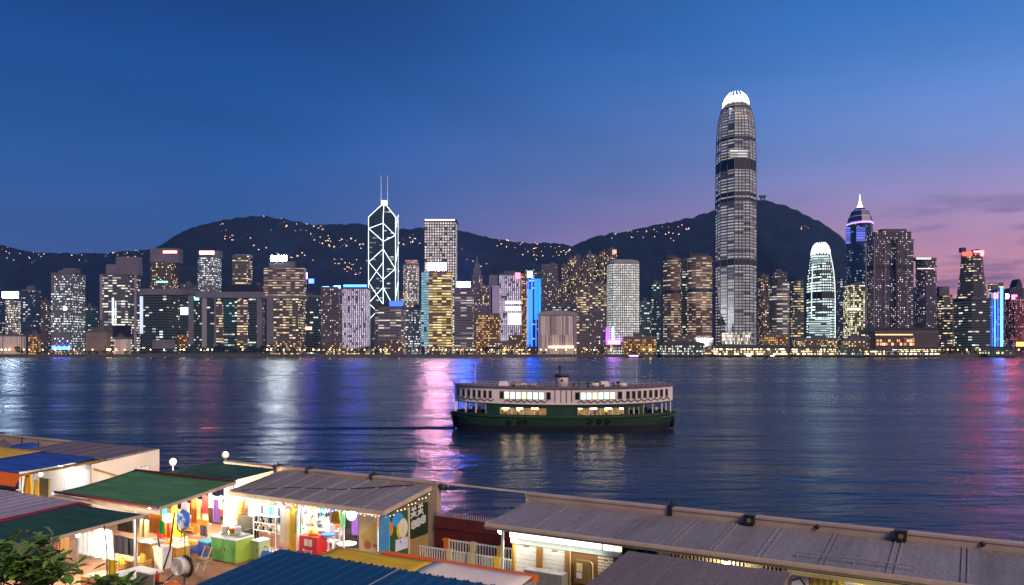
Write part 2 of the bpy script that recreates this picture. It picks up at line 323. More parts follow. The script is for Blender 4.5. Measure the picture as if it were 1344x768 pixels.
# ------------------------------------------------------------------ the city across the water
WARM, CREAM, COOL, WHITE = (1,.66,.30), (1,.82,.55), (.62,.84,1.), (1,.95,.88)
GL=(.010,.016,.028)
ST={
 'grid_white': facade('grid_white',(.36,.34,.38),GL,2.2,3.5,.18,.24,.75,.25,.6,WHITE,CREAM,1.35),
 'office_dots':facade('office_dots',(.32,.30,.34),GL,2.4,3.8,.10,.28,.55,.6,.6,WHITE,COOL,1.3),
 'lines_cool': facade('lines_cool',(.20,.20,.23),GL,6.5,4.0,.03,.27,.62,.6,.6,(.8,.92,1),CREAM,1.05),
 'lines_warm': facade('lines_warm',(.22,.18,.17),GL,5.0,4.0,.05,.28,.6,.6,.7,CREAM,WARM,1.0),
 'dark_glass': facade('dark_glass',(.022,.026,.034),GL,5.5,4.2,.03,.25,.22,.9,.9,(1,.90,.62),(.7,.92,.95),1.0,.3,.12,zs=.25),
 'gold':       facade('gold',(.42,.30,.14),(.05,.03,.01),7.0,4.0,.02,.26,.92,.35,.35,(1,.72,.22),(1,.82,.40),1.05),
 'purple_fins':facade('purple_fins',(.34,.28,.40),(.03,.02,.05),3.0,3.8,.28,.06,.96,.05,.1,(.86,.76,1),(1,.85,1),.95,spread=.5),
 'grey_lines': facade('grey_lines',(.30,.26,.28),GL,9.0,3.9,.01,.30,.55,.6,.6,(.9,.86,.8),CREAM,.70),
 'portholes':  facade('portholes',(.52,.50,.52),(.02,.025,.03),3.3,3.8,.22,.22,1.1,.05,.05,(1,.97,.84),(.9,1,.92),1.1,spread=.5),
 'cheung':     facade('cheung',(.17,.13,.14),GL,4.4,4.6,.18,.18,.95,.1,.15,(1,.84,.70),(1,.93,.86),.85,spread=.5),
 'res_warm':   facade('res_warm',(.15,.105,.10),GL,3.4,3.1,.24,.26,.36,.1,.6,WARM,CREAM,1.5),
 'res_dim':    facade('res_dim',(.17,.13,.15),GL,3.4,3.2,.26,.28,.25,.1,.6,(1,.74,.55),(1,.9,.85),1.2),
 'res_lilac':  facade('res_lilac',(.13,.10,.13),(.02,.015,.03),3.0,3.1,.28,.30,.30,.1,.5,(1,.80,.74),(.95,.85,1),1.25),
 'bronze':     facade('bronze',(.27,.18,.14),(.05,.034,.03),7,3.8,.03,.30,.80,.35,.55,(1,.80,.55),(.95,.72,.50),.62),
 'ifc':        facade('ifc',(.36,.36,.40),(.05,.055,.065),14,4.6,.012,.30,1.05,.12,.35,(1,.91,.74),(.88,.91,1),.40,.35,.12,.55),
 'ifc_low':    facade('ifc_low',(.18,.22,.24),GL,8.0,4.2,.02,.26,.95,.35,.3,(.66,.96,.95),(.95,1,.86),1.7,.35,.12,.6),
 'teal_glass': facade('teal_glass',(.03,.10,.12),(.008,.03,.04),4.5,4.0,.05,.26,.34,.6,.8,(.55,.9,.9),(.9,.95,.8),.85,.25,.12),
 'center':     facade('center',(.03,.06,.12),(.008,.02,.05),3.0,3.9,.12,.25,.22,.4,.7,(.35,.75,.95),(.5,.6,1),.6,.25,.12),
 'center_low': facade('center_low',(.13,.10,.05),GL,3.2,3.2,.16,.18,.78,.15,.35,(1,.86,.42),(1,.93,.68),1.35),
 'pink':       facade('pink',(.30,.06,.10),(.06,.01,.02),3.4,3.2,.25,.27,.45,.1,.5,(1,.35,.36),(1,.62,.45),.8),
 'orange':     facade('orange',(.32,.16,.06),(.05,.02,.01),3.0,3.4,.2,.24,.70,.2,.4,(1,.55,.16),(1,.70,.30),.95),
 'boc':        facade('boc',(.04,.07,.09),(.012,.03,.04),6.0,4.0,.03,.24,.16,.6,.9,(.6,.85,.9),CREAM,.6,.25,.10),
 'hall':       facade('hall',(.90,.74,.70),(.20,.13,.11),2.4,30.,.30,.02,.90,.0,.3,(1,.80,.66),(1,.86,.78),.36,spread=.5),  # upright cells glow faintly to whiten the stone face
 'dark_top':   facade('dark_top',(.05,.04,.05),GL,4.5,3.9,.05,.28,.34,.8,.8,(1,.70,.40),(1,.82,.55),.9,.4,.15),
 'glass_blue': facade('glass_blue',(.05,.08,.15),(.012,.025,.06),4.0,3.8,.06,.26,.30,.6,.7,(.65,.8,1),(1,.92,.75),.75,.25,.12),
 'shop':       facade('shop',(.14,.11,.09),(.03,.02,.02),2.2,3.0,.10,.2,.5,.5,.6,WARM,(1,.70,.36),1.3),
 'bright_lines':facade('bright_lines',(.3,.3,.3),GL,12,4.2,.0,.22,1,.0,.0,(1,.93,.80),(.92,.95,1),.80,spread=.6),
 'ice_lines':  facade('ice_lines',(.2,.3,.3),GL,9,3.4,.0,.24,1,.1,.2,(.66,.95,.95),(.85,1,.97),.85,spread=.7),
 'blue_lines': facade('blue_lines',(.2,.3,.4),GL,4,3.8,.02,.15,1,.0,.1,(.42,.80,1),(.50,.88,.95),.62,spread=.4),
 'amber_hall': facade('amber_hall',(.2,.08,.03),(.1,.03,.01),4.5,5.2,.06,.12,.95,.1,.3,(1,.40,.14),(1,.62,.36),1.9),
}
M_ROOF=pm('flat_roof',(.09,.085,.10),.9,vs=.05,var=.3); M_PLANT=pm('roof_plant',(.12,.11,.125),.85,vs=.08,var=.3); M_DARK=pm('dark_band',(.016,.018,.024),.5,var=.2)
M_STEEL=pm('mast_steel',(.45,.45,.48),.4,.6,var=.1); M_PALE=pm('pale_cladding',(.30,.275,.30),.6,vs=.05); M_PIER=pm('purple_grey_cladding',(.165,.155,.20),.6,vs=.05,var=.2)
def X_(px,Y): return (px-CX)/F*Y
def Z_(py,Y): return CAMZ+(HY-py)/F*Y
def foot(kind,W,D):
    w=W/2
    if kind=='box': return [(-w,0),(w,0),(w,D),(-w,D)]
    if kind=='cham': c=min(W,D)*.16; return [(-w+c,0),(w-c,0),(w,c),(w,D-c),(w-c,D),(-w+c,D),(-w,D-c),(-w,c)]
    if kind=='oct': c=W*.29; d=D*.29; return [(-w+c,0),(w-c,0),(w,d),(w,D-d),(w-c,D),(-w+c,D),(-w,D-d),(-w,d)]
    if kind=='round': return [(w*math.sin(a),D/2-D/2*math.cos(a)) for a in [2*math.pi*i/24 for i in range(24)]]
    if kind=='cross':
        c=W*.24; d=D*.24; return [(-w+c,0),(w-c,0),(w-c,d),(w,d),(w,D-d),(w-c,D-d),(w-c,D),(-w+c,D),(-w+c,D-d),(-w,D-d),(-w,d),(-w+c,d)]
    if kind=='notch':
        a=W*.10; return [(-w,0),(-a,0),(-a,D*.25),(a,D*.25),(a,0),(w,0),(w,D),(-w,D)]
class Tower:
    def __init__(s,name,label,cat,x0,x1,yt,Y,style,fp='box',dep=None,prof=None,yb=None,parapet=True,plant=1,podium=None,seed=None,group=None):
        rn=random.Random(hash((x0,x1,yt))&0xffff); s.rn=rn; s.Y=Y
        W0=(x1-x0)/F*Y; D=dep or max(12.,min(45.,W0*.8))
        if x1<=CX-40: xl,xr=X_(x0,Y),X_(x1,Y+D)
        elif x0>=CX+40: xl,xr=X_(x0,Y+D),X_(x1,Y)
        else: xl,xr=X_(x0,Y),X_(x1,Y)
        if xr-xl<.45*W0:
            D=max(6.,D*.35)
            xl,xr=(X_(x0,Y),X_(x1,Y+D)) if x1<=CX-40 else ((X_(x0,Y+D),X_(x1,Y)) if x0>=CX+40 else (xl,xr))
        s.W=max(xr-xl,.4*W0); s.D=D; s.cx=(xl+xr)/2 if xr-xl>=.4*W0 else X_((x0+x1)/2,Y); s.base=Z_(yb,Y) if yb else GZ; s.H=Z_(yt,Y)-s.base
        s.fp=foot(fp,s.W,s.D); s.root=thing(name,label,cat,(s.cx,Y,s.base),0,group)
        prof=prof or [(0,1),(1,1)]
        m=MB(); cy=s.D/2
        m.loft([[(x*k,cy+(y-cy)*k,s.H*f) for x,y in s.fp] for f,k in prof]); s.prof=prof
        m.build('wall',[ST[style] if isinstance(style,str) else style],s.root)
        kt=prof[-1][1]
        if parapet:
            m=MB(); h=rn.choice((1.6,2.2,3.))
            P=[(x*kt,cy+(y-cy)*kt) for x,y in s.fp]
            ctr=Vector((0,cy)); I=[(ctr.x+(x-ctr.x)*.95,ctr.y+(y-ctr.y)*.95) for x,y in P]; O=[(ctr.x+(x-ctr.x)*1.012,ctr.y+(y-ctr.y)*1.012) for x,y in P]
            n=len(P)
            for i in range(n):
                j=(i+1)%n; H=s.H
                m.face([(*O[i],H-.6),(*O[j],H-.6),(*O[j],H+h),(*O[i],H+h)]); m.face([(*O[i],H+h),(*O[j],H+h),(*I[j],H+h),(*I[i],H+h)]); m.face([(*I[j],H+.05),(*I[i],H+.05),(*I[i],H+h),(*I[j],H+h)])
            m.build('parapet',M_PLANT,s.root)
        for k in range(plant):
            m=MB(); a=s.W*kt*rn.uniform(.22,.42); b_=s.D*kt*rn.uniform(.25,.5); h=rn.uniform(4,8); px_=rn.uniform(-.22,.22)*s.W*kt
            m.bb(px_-a/2,px_+a/2,cy-b_/2,cy+b_/2,s.H+.05,s.H+h)
            for q in range(3):
                ux=px_+rn.uniform(-.5,.5)*a; m.bb(ux-1,ux+1,cy-1.2,cy+1.2,s.H+h,s.H+h+rn.uniform(1,2.2))
            m.build('plant_room',M_PLANT,s.root)
        if podium:
            h,ex=podium; m=MB(); m.bb(-s.W/2-ex,s.W/2+ex,-ex*1.3-2,min(s.D*.6,14.)-.01,0,h); m.build('podium',ST['shop'],s.root)
    def lx(s,px,dy=0): return X_(px,s.Y+dy)-s.cx
    def lz(s,py,dy=0): return Z_(py,s.Y+dy)-s.base
    def rect(s,name,x0,x1,y0,y1,mat,y=-.9,t=.8,legs=False):
        m=MB(); m.bb(s.lx(x0,y),s.lx(x1,y),y,y+t,s.lz(y1,y),s.lz(y0,y)); o=m.build(name,mat,s.root)
        return o
    def sign(s,x0,x1,y0,y1,col,st,y=.4,frame=True):
        """lit roof sign: glowing face on a dark carrier with struts"""
        xa,xb,za,zb=s.lx(x0,y),s.lx(x1,y),s.lz(y1,y),s.lz(y0,y)
        if frame:
            m=MB(); m.bb(xa-.4,xb+.4,y+.42,y+1.2,za-.4,zb+.4)
            for k in range(5):
                q=xa+(xb-xa)*(k+.5)/5; m.tube((q,y+.8,za-.4),(q,y+3.2,min(za-3,s.H)),.18,None,5)
            m.build('sign_frame',M_DARK,s.root)
        m=MB(); m.bb(xa,xb,y,y+.4,za,zb); return m.build('roof_sign',glow('sign_%d_%d'%(x0,y0),col,st),s.root)
    def strip(s,x0,x1,y0,y1,col,st,y=-.6,name='light_strip'):
        return s.rect(name,x0,x1,y0,y1,glow('strip_%d_%d'%(x0,y0),col,st),y,.5)
    def band(s,y0,y1,k=1.006,mat=None,name='plant_floor'):
        z0,z1=s.lz(y1),s.lz(y0); cy=s.D/2; m=MB(); kk=[k*np.interp(z/s.H,[p[0] for p in s.prof],[p[1] for p in s.prof]) for z in (z0,z1)]
        m.loft([[(x*q,cy+(y-cy)*q,z) for x,y in s.fp] for q,z in zip(kk,(z0,z1))]); return m.build(name,mat or M_DARK,s.root)
    def block(s,name,x0,x1,y0,y1,mat,ya=0,yb=None,mi=0):
        m=MB(); yb=s.D if yb is None else yb; m.loft([[(s.lx(x0,ya),ya,z),(s.lx(x1,ya),ya,z),(s.lx(x1,ya),yb,z),(s.lx(x0,ya),yb,z)] for z in (s.lz(y1,ya),s.lz(y0,ya))]); return m.build(name,mat,s.root)
    def mast(s,px,y0,y1,r=.5,col=None,st=0,y=None,name='mast'):
        y=s.D/2 if y is None else y
        m=MB(); m.tube((s.lx(px,y),y,s.lz(y1,y)),(s.lx(px,y),y,s.lz(y0,y)),r,r*.4,6); return m.build(name,glow('mast_%d'%px,col,st) if col else M_STEEL,s.root)
T=Tower
# ---- left part
t=T('office_tower','slim pale tower under a bright white roof sign at the far left of the skyline','tower',7,27,393,1240,'grid_white',podium=(10,3),plant=0); t.sign(3,24,383,391,(.55,.76,1),60)
T('office_tower','blue glass block just right of the slim tower with the white roof sign','tower',27,54,381,1330,'glass_blue',plant=2)
T('office_block','low dark glass block cut by the left edge of the photo','building',-26,7,395,1300,'glass_blue')
T('office_block','narrow unlit mauve block beside the wide grey office tower','building',54,68,397,1290,'res_dim',plant=1)
t=T('office_tower','wide grey office tower with white lit windows and a blue glow at its foot','tower',67,112,359,1235,'office_dots',podium=(9,2)); t.strip(68,92,455,459,(.03,.10,1),14,-5.5,'light_band'); t.block('plant_room',82,100,352,359,M_PLANT,6,18); t.strip(83,87,402,407,(.7,.9,1),8,-.7,'lit_window')
T('office_block','small dark block half hidden right of the wide grey office tower','building',112,128,404,1400,'teal_glass')
t=T('office_tower','stepped grey tower with curved glass frame and pale blue light strip','tower',131,184,361,1235,'lines_cool',podium=(14,1)); t.block('upper_block',139,181,347,361,M_PIER,4,20); t.block('upper_block',152,181,337,347,M_PIER,6,20); t.strip(147,149.2,391,426,(.6,.95,1),2.4); t.strip(151,152.2,395,426,(.6,.95,1),1.6); t.rect('column',131,134,361,420,M_PALE,-1.4,1.2); t.rect('column',176,179,361,455,M_PALE,-1.4,1.2); t.rect('dark_base',148,172,427,443,M_DARK,-1.0,.8)
T('low_block','low beige block by the water in front of the stepped grey tower','building',113,146,436,1222,pm('beige_render',(.22,.175,.16),.8,vs=.06),dep=14,plant=2)
t=T('office_tower','tapering grey tower with red line sign on its crown at upper left','tower',195,236,345,1420,'res_warm',podium=None,fp='cham'); t.block('crown',197,234,326,345,M_PIER,2,22); t.sign(214,232,329,332.5,(1,.13,.10),12,1.0); t.strip(205,220,369,371,(.2,.8,1),3,-.8)
t=T('government_block','broad black glass block with pale blue lit left edge','building',186,237,387,1250,'dark_glass',plant=2); t.rect('roof_slab',183,238,379,387,M_PIER,-2.5,26); t.strip(183.5,187.5,389,438,(.55,.68,1),.9); t.block('podium',200,228,446,458,M_PIER,-7,-1)
t=T('office_block','narrow block with a bright white square screen on its front','building',236,264,386,1262,'dark_glass'); t.strip(237,246.5,403.5,413,(.72,.95,1),5,-.9,'screen'); t.rect('column',247,254,388,452,M_PIER,-1.6,1.4); t.rect('lit_base',233,247,440,457,ST['orange'],-3,2.5)
t=T('office_tower','pinkish tower with glowing red roof sign below the main hill','tower',258,292,337,1420,'office_dots',fp='cham'); t.block('crown',260,288,329,338,M_PIER,4,20); t.sign(262,281,329.5,334,(1,.16,.14),22,.6)
t=T('office_tower','plain squarish tower of yellowish windows with no roof sign below the main hill','tower',305,331,337,1430,'lines_warm',plant=0); t.block('crown',308,328,334,338,M_PALE,2,18); t.strip(310,326,336,337.4,(1,.9,.8),1.4,.6)
t=T('government_block','wide gate-like office complex with flat roof slab and lit dark glass','building',262,346,391,1255,'dark_glass',plant=2,dep=30); t.rect('roof_slab',256,347,383,391,M_PIER,-3,34)
for a,b_ in ((265,271),(281,283.5),(337,344)): t.rect('column',a,b_,391,456,M_PALE if a==265 else M_PIER,-2.2,2)
t.block('upper_block',290,340,374,383,M_DARK,6,24); t.rect('glass_wing',283,293,397,450,ST['lines_warm'],-1.3,1.1); t.rect('glass_wing',311,325,393,457,ST['lines_warm'],-1.3,1.1); t.rect('glass_wing',293,308,393,430,ST['teal_glass'],-1.3,1.1); t.strip(255,261,390,394,(.2,.9,1),4,-1.2)
t=T('office_tower','brown two stage tower topped by a blazing white roof sign','tower',350,401,391,1250,'lines_warm',plant=0); t.block('upper_block',346,398,352,389,ST['bronze'],5,24); t.block('crown',353,386,343,352,M_PLANT,8,20); t.sign(355.5,376,335.5,343,(.80,.90,1),110,6); t.rect('column',350,359,391,452,M_PIER,-1.8,1.6); t.rect('cornice',344,399,388.5,391.5,M_PIER,-1.2,30)
t=T('entertainment_block','dark block with purple and blue neon on its roof beside the white sign tower','building',398,421,389,1330,'dark_glass'); t.sign(398,403,358,366,(.5,.2,1),30,1); t.sign(405,412,366,372,(.01,.02,1),50,1); t.sign(396,402,371,374,(1,.006,.06),60,.2); t.rect('sign_panel',400,409,429,433,glow('pink_panel',(1,.30,.26),5),-1.2,.8)
t=T('office_tower','brown block with short blue strip sign, left neighbour of the lilac ribbed tower','tower',421,449,379,1245,'res_dim',podium=(9,2)); t.sign(423,432,376,379,(.12,.34,1),10,.3); t.sign(438,447,375,378.4,(.12,.34,1),10,.3)
t=T('office_tower','lilac ribbed tower crowned with a long blue neon sign','tower',449,486,379,1245,'purple_fins',podium=(10,1),plant=0); t.sign(451,481,374,379.4,(.008,.06,1),55,.3)
# ---- prism tower with lit bracing
def prism_tower():
    Y=1340; x0,x1=484,519; W=X_(x1,Y)-X_(x0,Y); cx=(X_(x0,Y)+X_(x1,Y))/2; D=W*.7; h=W/2
    r=thing('prism_skyscraper','angular glass skyscraper with white lit diagonal bracing and two masts','skyscraper',(cx,Y,GZ))
    lx=lambda p:X_(p,Y)-cx; lz=lambda p:Z_(p,Y)-GZ
    zs,za=lz(285),lz(264)
    m=MB(); base=[(-h,0),(h,0),(h,D),(-h,D)]
    m.loft([[(x,y,z) for x,y in base] for z in (0,zs)],cap=False)
    c=(lx(502.5),D*.42,za)
    top=[(x,y,zs) for x,y in base]
    for i in range(4):
        j=(i+1)%4; m.face([top[i],top[j],c],[(0,zs),(W,zs),(W/2,za)])
    m.build('wall',ST['boc'],r)
    e=glow('bracing_light',(.80,.97,1),2.6,'NONE'); R_=.46; mid=lx(503)
    def line(nm,a,b_,rr=R_):
        m=MB(); m.tube(a,b_,rr,None,5); m.build(nm,e,r)
    q=-.5
    for x in (-h-.3,h+.3): line('corner_light',(x,q,lz(405)),(x,q,zs)); line('corner_light',(x,D+.3,lz(405)),(x,D+.3,zs),.2)
    line('centre_light',(mid,q,lz(415)),(mid,q,zs)); line('centre_light',(mid,q,zs),(c[0],c[1]-.4,za))
    for x,y in base: line('roof_edge_light',(x*1.01,y-.4,zs),(c[0],c[1]-.3,za))
    lv=[287,300,321,344,371,398,420]; side=[-h,mid,h]
    for k,(a,b_) in enumerate(((300,287),(300,321),(344,321),(344,371),(398,371),(398,420))):
        line('brace',(-h,q,lz(a)),(mid,q,lz(b_+ (6 if k%2==0 else -4)))); line('brace',(h,q,lz(a+9)),(mid,q,lz(b_+(6 if k%2==0 else -4))))
    for a,b_ in ((371,344),(371,400),(420,400)):
        line('brace',(-h,q,lz(a)),(mid,q,lz(b_)),.4)
    for a in (300,344,390): 
        line('brace',(h+.5,0,lz(a)),(h+.5,D,lz(a-22)),.4); line('brace',(-h-.5,0,lz(a)),(-h-.5,D,lz(a-22)),.4)
    m=MB(); m.bb(c[0]-3.8,c[0]+4.2,c[1]-3.6,c[1]+3.6,za-6,za+3); m.build('mast_base',glow('mast_base',(.85,1,1),2.2),r)
    for px,y1 in ((498.5,228),(507,228)):
        m=MB(); m.tube((lx(px),c[1],za-4),(lx(px),c[1],lz(y1)),.8,.3,6); m.build('mast',pm('lit_mast',(.7,.72,.76),.4,.3,var=0,emit=.35),r)
prism_tower()
t=T('office_block','squat brown block of horizontal lit bands below the prism skyscraper','building',491,533,405,1232,'grey_lines',fp='cham',podium=(12,3)); t.block('crown',497,529,399,405,M_DARK,4,24); t.sign(511,529,395,402,(.06,.16,.9),1.6,3); t.rect('lit_base',496,530,447,456,ST['shop'],-7,3)
t=T('office_tower','slender whitish tower with pink lit cap between prism skyscraper and gold tower','tower',529,550,348,1380,'grid_white',plant=0); t.block('crown',532,547,341,349,facade('pink_cap',(.4,.2,.2),GL,2.4,3,.1,.2,.95,0,.1,(1,.5,.48),(1,.75,.7),.9),2,14)
T('office_block','low grey block at the foot of the slender whitish tower','building',532,553,406,1290,'office_dots')
t=T('office_tower','tall square tower with a dense grid of lights and bright roofline','tower',557,600,291,1400,'cheung',parapet=False,plant=0,dep=38); t.strip(557.5,597,287.8,289.8,(1,.86,.70),1.6,-.5,'roofline_light'); t.rect('crown',557,599.5,288,291,M_DARK,0,38)
t=T('office_tower','golden lit tower under a blazing pink white roof sign','tower',562,594,358,1240,'gold',podium=(13,1),plant=0); t.rect('glass_fin',553,562.5,357,455,ST['blue_lines'],-1.5,1.2); t.block('crown',563,587,352,358,M_PLANT,6,20); t.sign(561,585,345,355,(1,.42,.66),140,4)
t=T('office_tower','grey banded tower with blue white roof sign right of the golden tower','tower',597,622,379,1242,'grey_lines',podium=(10,1),plant=0); t.sign(600,617,370,377,(.04,.12,1),230,1.5)
t=T('spire_tower','dim tower with stepped spire behind the grey banded tower','tower',619,633,362,1560,'res_dim',plant=0); t.block('crown',621,631,352,362,M_PLANT,2,12); t.block('crown',623,629,345,352,M_PLANT,4,10); t.mast(626,334,345,.9)
T('hotel_block','orange lit square block right of the grey banded tower','building',625,656,413,1238,'orange',podium=(9,2),plant=2)
t=T('bank_tower','pale violet terraced tower with white screen panels','tower',655,692,361,1245,'purple_fins',podium=(12,1),plant=2,dep=30)
t.block('side_slab',642,653,361,411,M_PIER,2,20); t.block('side_slab',646,656,375,456,pm('lilac_cladding',(.46,.40,.58),.6,vs=.05),-2,18); t.strip(663,687,395,399,(.92,.82,1),1.6); t.strip(663,687,402,408,(.92,.84,1),1.9); t.strip(667,687,411,426,(.95,.9,1),2.3,-.6,'screen'); t.rect('lit_base',668,691,440,456,ST['shop'],-2.2,1.5); t.rect('wall_strip',684,691,360,440,ST['orange'],-1.1,.9); t.sign(676,683,358,366,(1,.15,.25),4,-.5)
t=T('office_tower','tower washed in electric blue light beside the violet terraced tower','tower',688,712,358,1262,'glass_blue',plant=0,podium=(8,1))
for a,b_,y in ((693,694.2,362),(697,699,358),(703,704,366),(707.5,708.5,372)): t.strip(a,b_,y,455,(.008,.06,1),9)
t.rect('blue_screen',701,710,366,420,glow('blue_screen',(.02,.30,.85),1.0),-.5,.4); t.rect('blue_screen',689,697,380,452,glow('blue_screen_pale',(.12,.42,.75),.55),-.5,.4); t.sign(692,699,356,364,(.5,.95,1),6,-.6)
T('residential_tower','brown tower block with few lit windows behind the blue lit tower','tower',711,732,348,1600,'res_dim'); T('residential_tower','shorter dark tower to the left of the warm hillside cluster','tower',700,714,377,1680,'res_warm')
# ---- warm cluster of slim towers up the slope
lab=['first slim warm lit tower at the left of the hillside cluster','second slim tower of the hillside cluster, lower than its neighbours','slim hillside cluster tower with a flat dark roof, third from the left','fourth slim tower of the hillside cluster, amber windows','middle tower of the warm hillside cluster, slightly wider','slim hillside cluster tower right of its middle','tall slim hillside tower near the right end of the cluster','slim tower with a red lit top at the right end of the cluster']
for k,(a,b_,y,YY) in enumerate(((737,746,349,1820),(745,754,340,1850),(753,762,336,1800),(761,770,342,1840),(769,780,334,1790),(779,788,337,1830),(787,798,331,1800),(797,810,328,1780))):
    t=T('residential_tower',lab[k],'tower',a,b_,y,YY,'res_warm',fp='cross',group='slim towers up the slope',plant=1)
    if k==7: t.sign(804,809,328,333,(1,.32,.2),2,-.4)
T('residential_tower','dark lower tower in front of the warm hillside cluster','tower',741,756,392,1600,'res_warm'); 
t=T('exhibition_hall','broad pale stone hall with curved top and floodlit base','hall',707,757,412,1225,'hall',plant=0,parapet=False,dep=26)
m=MB(); n=14
m.loft([[(t.W*.52*math.cos(math.pi*k/n)*-1,-1.2+y*30,t.H-2+7*math.sin(math.pi*k/n)**.6) for k in range(n+1)] for y in (0,1)],cap=False); 
for y in (-1.2,28.8): m.face([(t.W*.52*math.cos(math.pi*k/n)*-1,y,t.H-2+7*math.sin(math.pi*k/n)**.6) for k in range(n+1)])
m.build('curved_roof',M_PALE,t.root)
for a,b_ in ((707,710),(722.5,724),(738,739),(753,757)): t.rect('pier',a,b_,413,456,M_PALE,-1.3,1.2)
t.rect('base_light',720,753,454,457,glow('hall_base',(1,.75,.40),2.4),-3.2,1.2)
T('office_block','stepped pinkish block left of the porthole tower','building',757,773,379,1400,'lines_warm'); T('hotel_block','taller lit hotel slab right behind the stepped pinkish block','building',772,797,374,1420,'lines_warm')
T('office_block','low warm lit block between hall and dark low block','building',755,773,415,1240,'lines_warm',podium=(8,1)); T('office_block','low dark block at the foot of the porthole tower','building',772,796,410,1245,'res_dim',podium=(8,1))
t=T('porthole_tower','white tower covered in round lit portholes with a domed top','tower',796,840,345,1240,'portholes',fp='cham',parapet=False,plant=0,podium=None)
m=MB(); cy=t.D/2; m.loft([[(x*k,cy+(y-cy)*k,t.H+z) for x,y in t.fp] for k,z in ((1.01,-.8),(1.0,1.5),(.90,4.2),(.6,6.2))]); m.build('domed_roof',M_PALE,t.root)
t.rect('podium',793,842,450,458,ST['shop'],-6,5); t.strip(803,806,430,446,(.5,.75,1),2.5); t.strip(798,814,446.5,452,(.5,.06,1),16,-6.8,'purple_sign'); t.strip(795,800,430,452,(.5,.18,1),1.2,-1.2)
T('office_block','dark teal block with cool windows just right of the porthole tower','building',840,853,397,1290,'teal_glass'); T('office_tower','dark curved tower with greenish windows left of the bronze twin towers','tower',854,868,371,1330,'teal_glass',fp='round')
for a,b_,y,lb in ((868,896,338,'left bronze twin tower with rounded corners'),(899,938,335,'right bronze twin tower, touching the tallest skyscraper')):
    t=T('office_tower',lb,'tower',a,b_,y+2,1250,'bronze',fp='round',plant=0,podium=(12,1),dep=34,group='bronze twin towers'); t.block('crown',a+6,b_-7,y-3,y+2,M_DARK,8,24); t.band((y+458)/2-18,(y+458)/2-13)
T('office_block','dark slab between the two bronze twin towers','building',893,903,341,1285,'dark_glass',dep=14)
# ---- the tallest skyscraper
def claw_tower(label,x0,x1,ytop,ycr,Y,style,prof,bands,crown,claw_h,lit,floods,low=False):
    t=T('skyscraper',label,'skyscraper',x0,x1,ycr,Y,style,fp='oct',prof=prof,parapet=False,plant=0,dep=(x1-x0)/F*Y*.95)
    cy=t.D/2; k=prof[-1][1]
    for y0,y1 in bands: t.band(y0,y1)
    # vertical piers up the corners and the middle of each face
    pr=[(f,q) for f,q in prof]
    for x,y in t.fp+[((t.fp[0][0])*.45,0),((t.fp[1][0])*.45,0),(0,0)]+[tuple(Vector(t.fp[i]).lerp(Vector(t.fp[(i+1)%8]),.5)) for i in (1,2,6,7)]:
        m=MB(); P=[(x*q*1.006,cy+(y-cy)*q*1.006,t.H*f) for f,q in pr]; m.path(P,.75,4); m.build('pier',pm('claw_pier',(.07,.07,.085),.5,.3,var=.1),t.root)
    # crown of claws, its light put into claws and core as emission
    n=len(t.fp)*4
    pts=[]
    for i in range(len(t.fp)):
        a=Vector(t.fp[i]); b_=Vector(t.fp[(i+1)%len(t.fp)])
        for q in range(2): pts.append(a.lerp(b_,q/2))
    g=glow('claw_'+label[:6],lit[0],lit[1],'NONE')
    for p in pts:
        m=MB(); c0=Vector((0,cy)); d=(p-c0)
        P=[(*(c0+d*k*s_),t.H+claw_h*z) for s_,z in ((1.,-.10),(.96,.30),(.80,.70),(.52,1.))]
        for a,b_,r1,r2 in zip(P,P[1:],(1.1,1.,.8),(1.,.8,.4)): m.tube(a,b_,r1,r2,5)
        m.build('crown_claw',g,t.root)
    m=MB(); m.loft([[(x*k*s_,cy+(y-cy)*k*s_,t.H+claw_h*z) for x,y in t.fp] for s_,z in ((.93,0),(.86,.35),(.66,.66),(.44,.72))]); m.build('crown',glow('crown_'+label[:6],lit[0],lit[2],'NONE'),t.root)
    return t
t=claw_tower('tallest skyscraper, tapering to a glowing white crown of claws','skyscraper' and 935,998,113,130,1225,'ifc',[(0,1),(.62,1.0),(.632,.982),(.80,.975),(.812,.955),(.88,.94),(.925,.89),(.957,.82),(.98,.74),(1,.64)],[(178,182),(207.5,222),(252,263),(340,348),(135,139)],None,Z_(113,1225)-Z_(130,1225),((1,.97,.88),2.6,.42),True)
t.rect('lobby_screen',948,986,437,452,facade('lobby',(.5,.5,.5),(.02,.02,.02),2.2,5,.18,.10,.9,.1,.3,WHITE,CREAM,1.3),-2.2,1.8)
t.rect('lit_floor',958,981,196,207,ST['bright_lines'],-.55,.4); t.rect('lit_floor',957,980,141,156,ST['ice_lines'],t.D*.165,.8)
for x in (-34,-12,14,34):
    m=MB(); m.bb(x-1,x+1,-16,-14,0,2); o=m.build('floodlight',M_DARK,t.root)
    light('flood','SPOT',t.root,(x*1.1,-24,3),7e5 if x==-34 else 3e5,(1,.95,.92),1.5,Vector((-x*.10,.30,1)).to_track_quat('-Z','Y').to_euler(),spot=55)
m=MB(); m.bb(-54,-52,4,6,0,2); m.build('floodlight',M_DARK,t.root)
light('flood','SPOT',t.root,(-66,-10,4),1.6e6,(1,.95,.95),1.5,Vector((.36,.22,1)).to_track_quat('-Z','Y').to_euler(),spot=85)
t=claw_tower('lower claw crowned tower glowing pale green white','skyscraper' and 1054,1101,316,331,1235,'ifc_low',[(0,1),(.55,1.0),(.70,.97),(.82,.90),(.92,.78),(1,.66)],[(384,392)],None,Z_(316,1235)-Z_(331,1235),((.84,1,.96),2.4,.30),True)
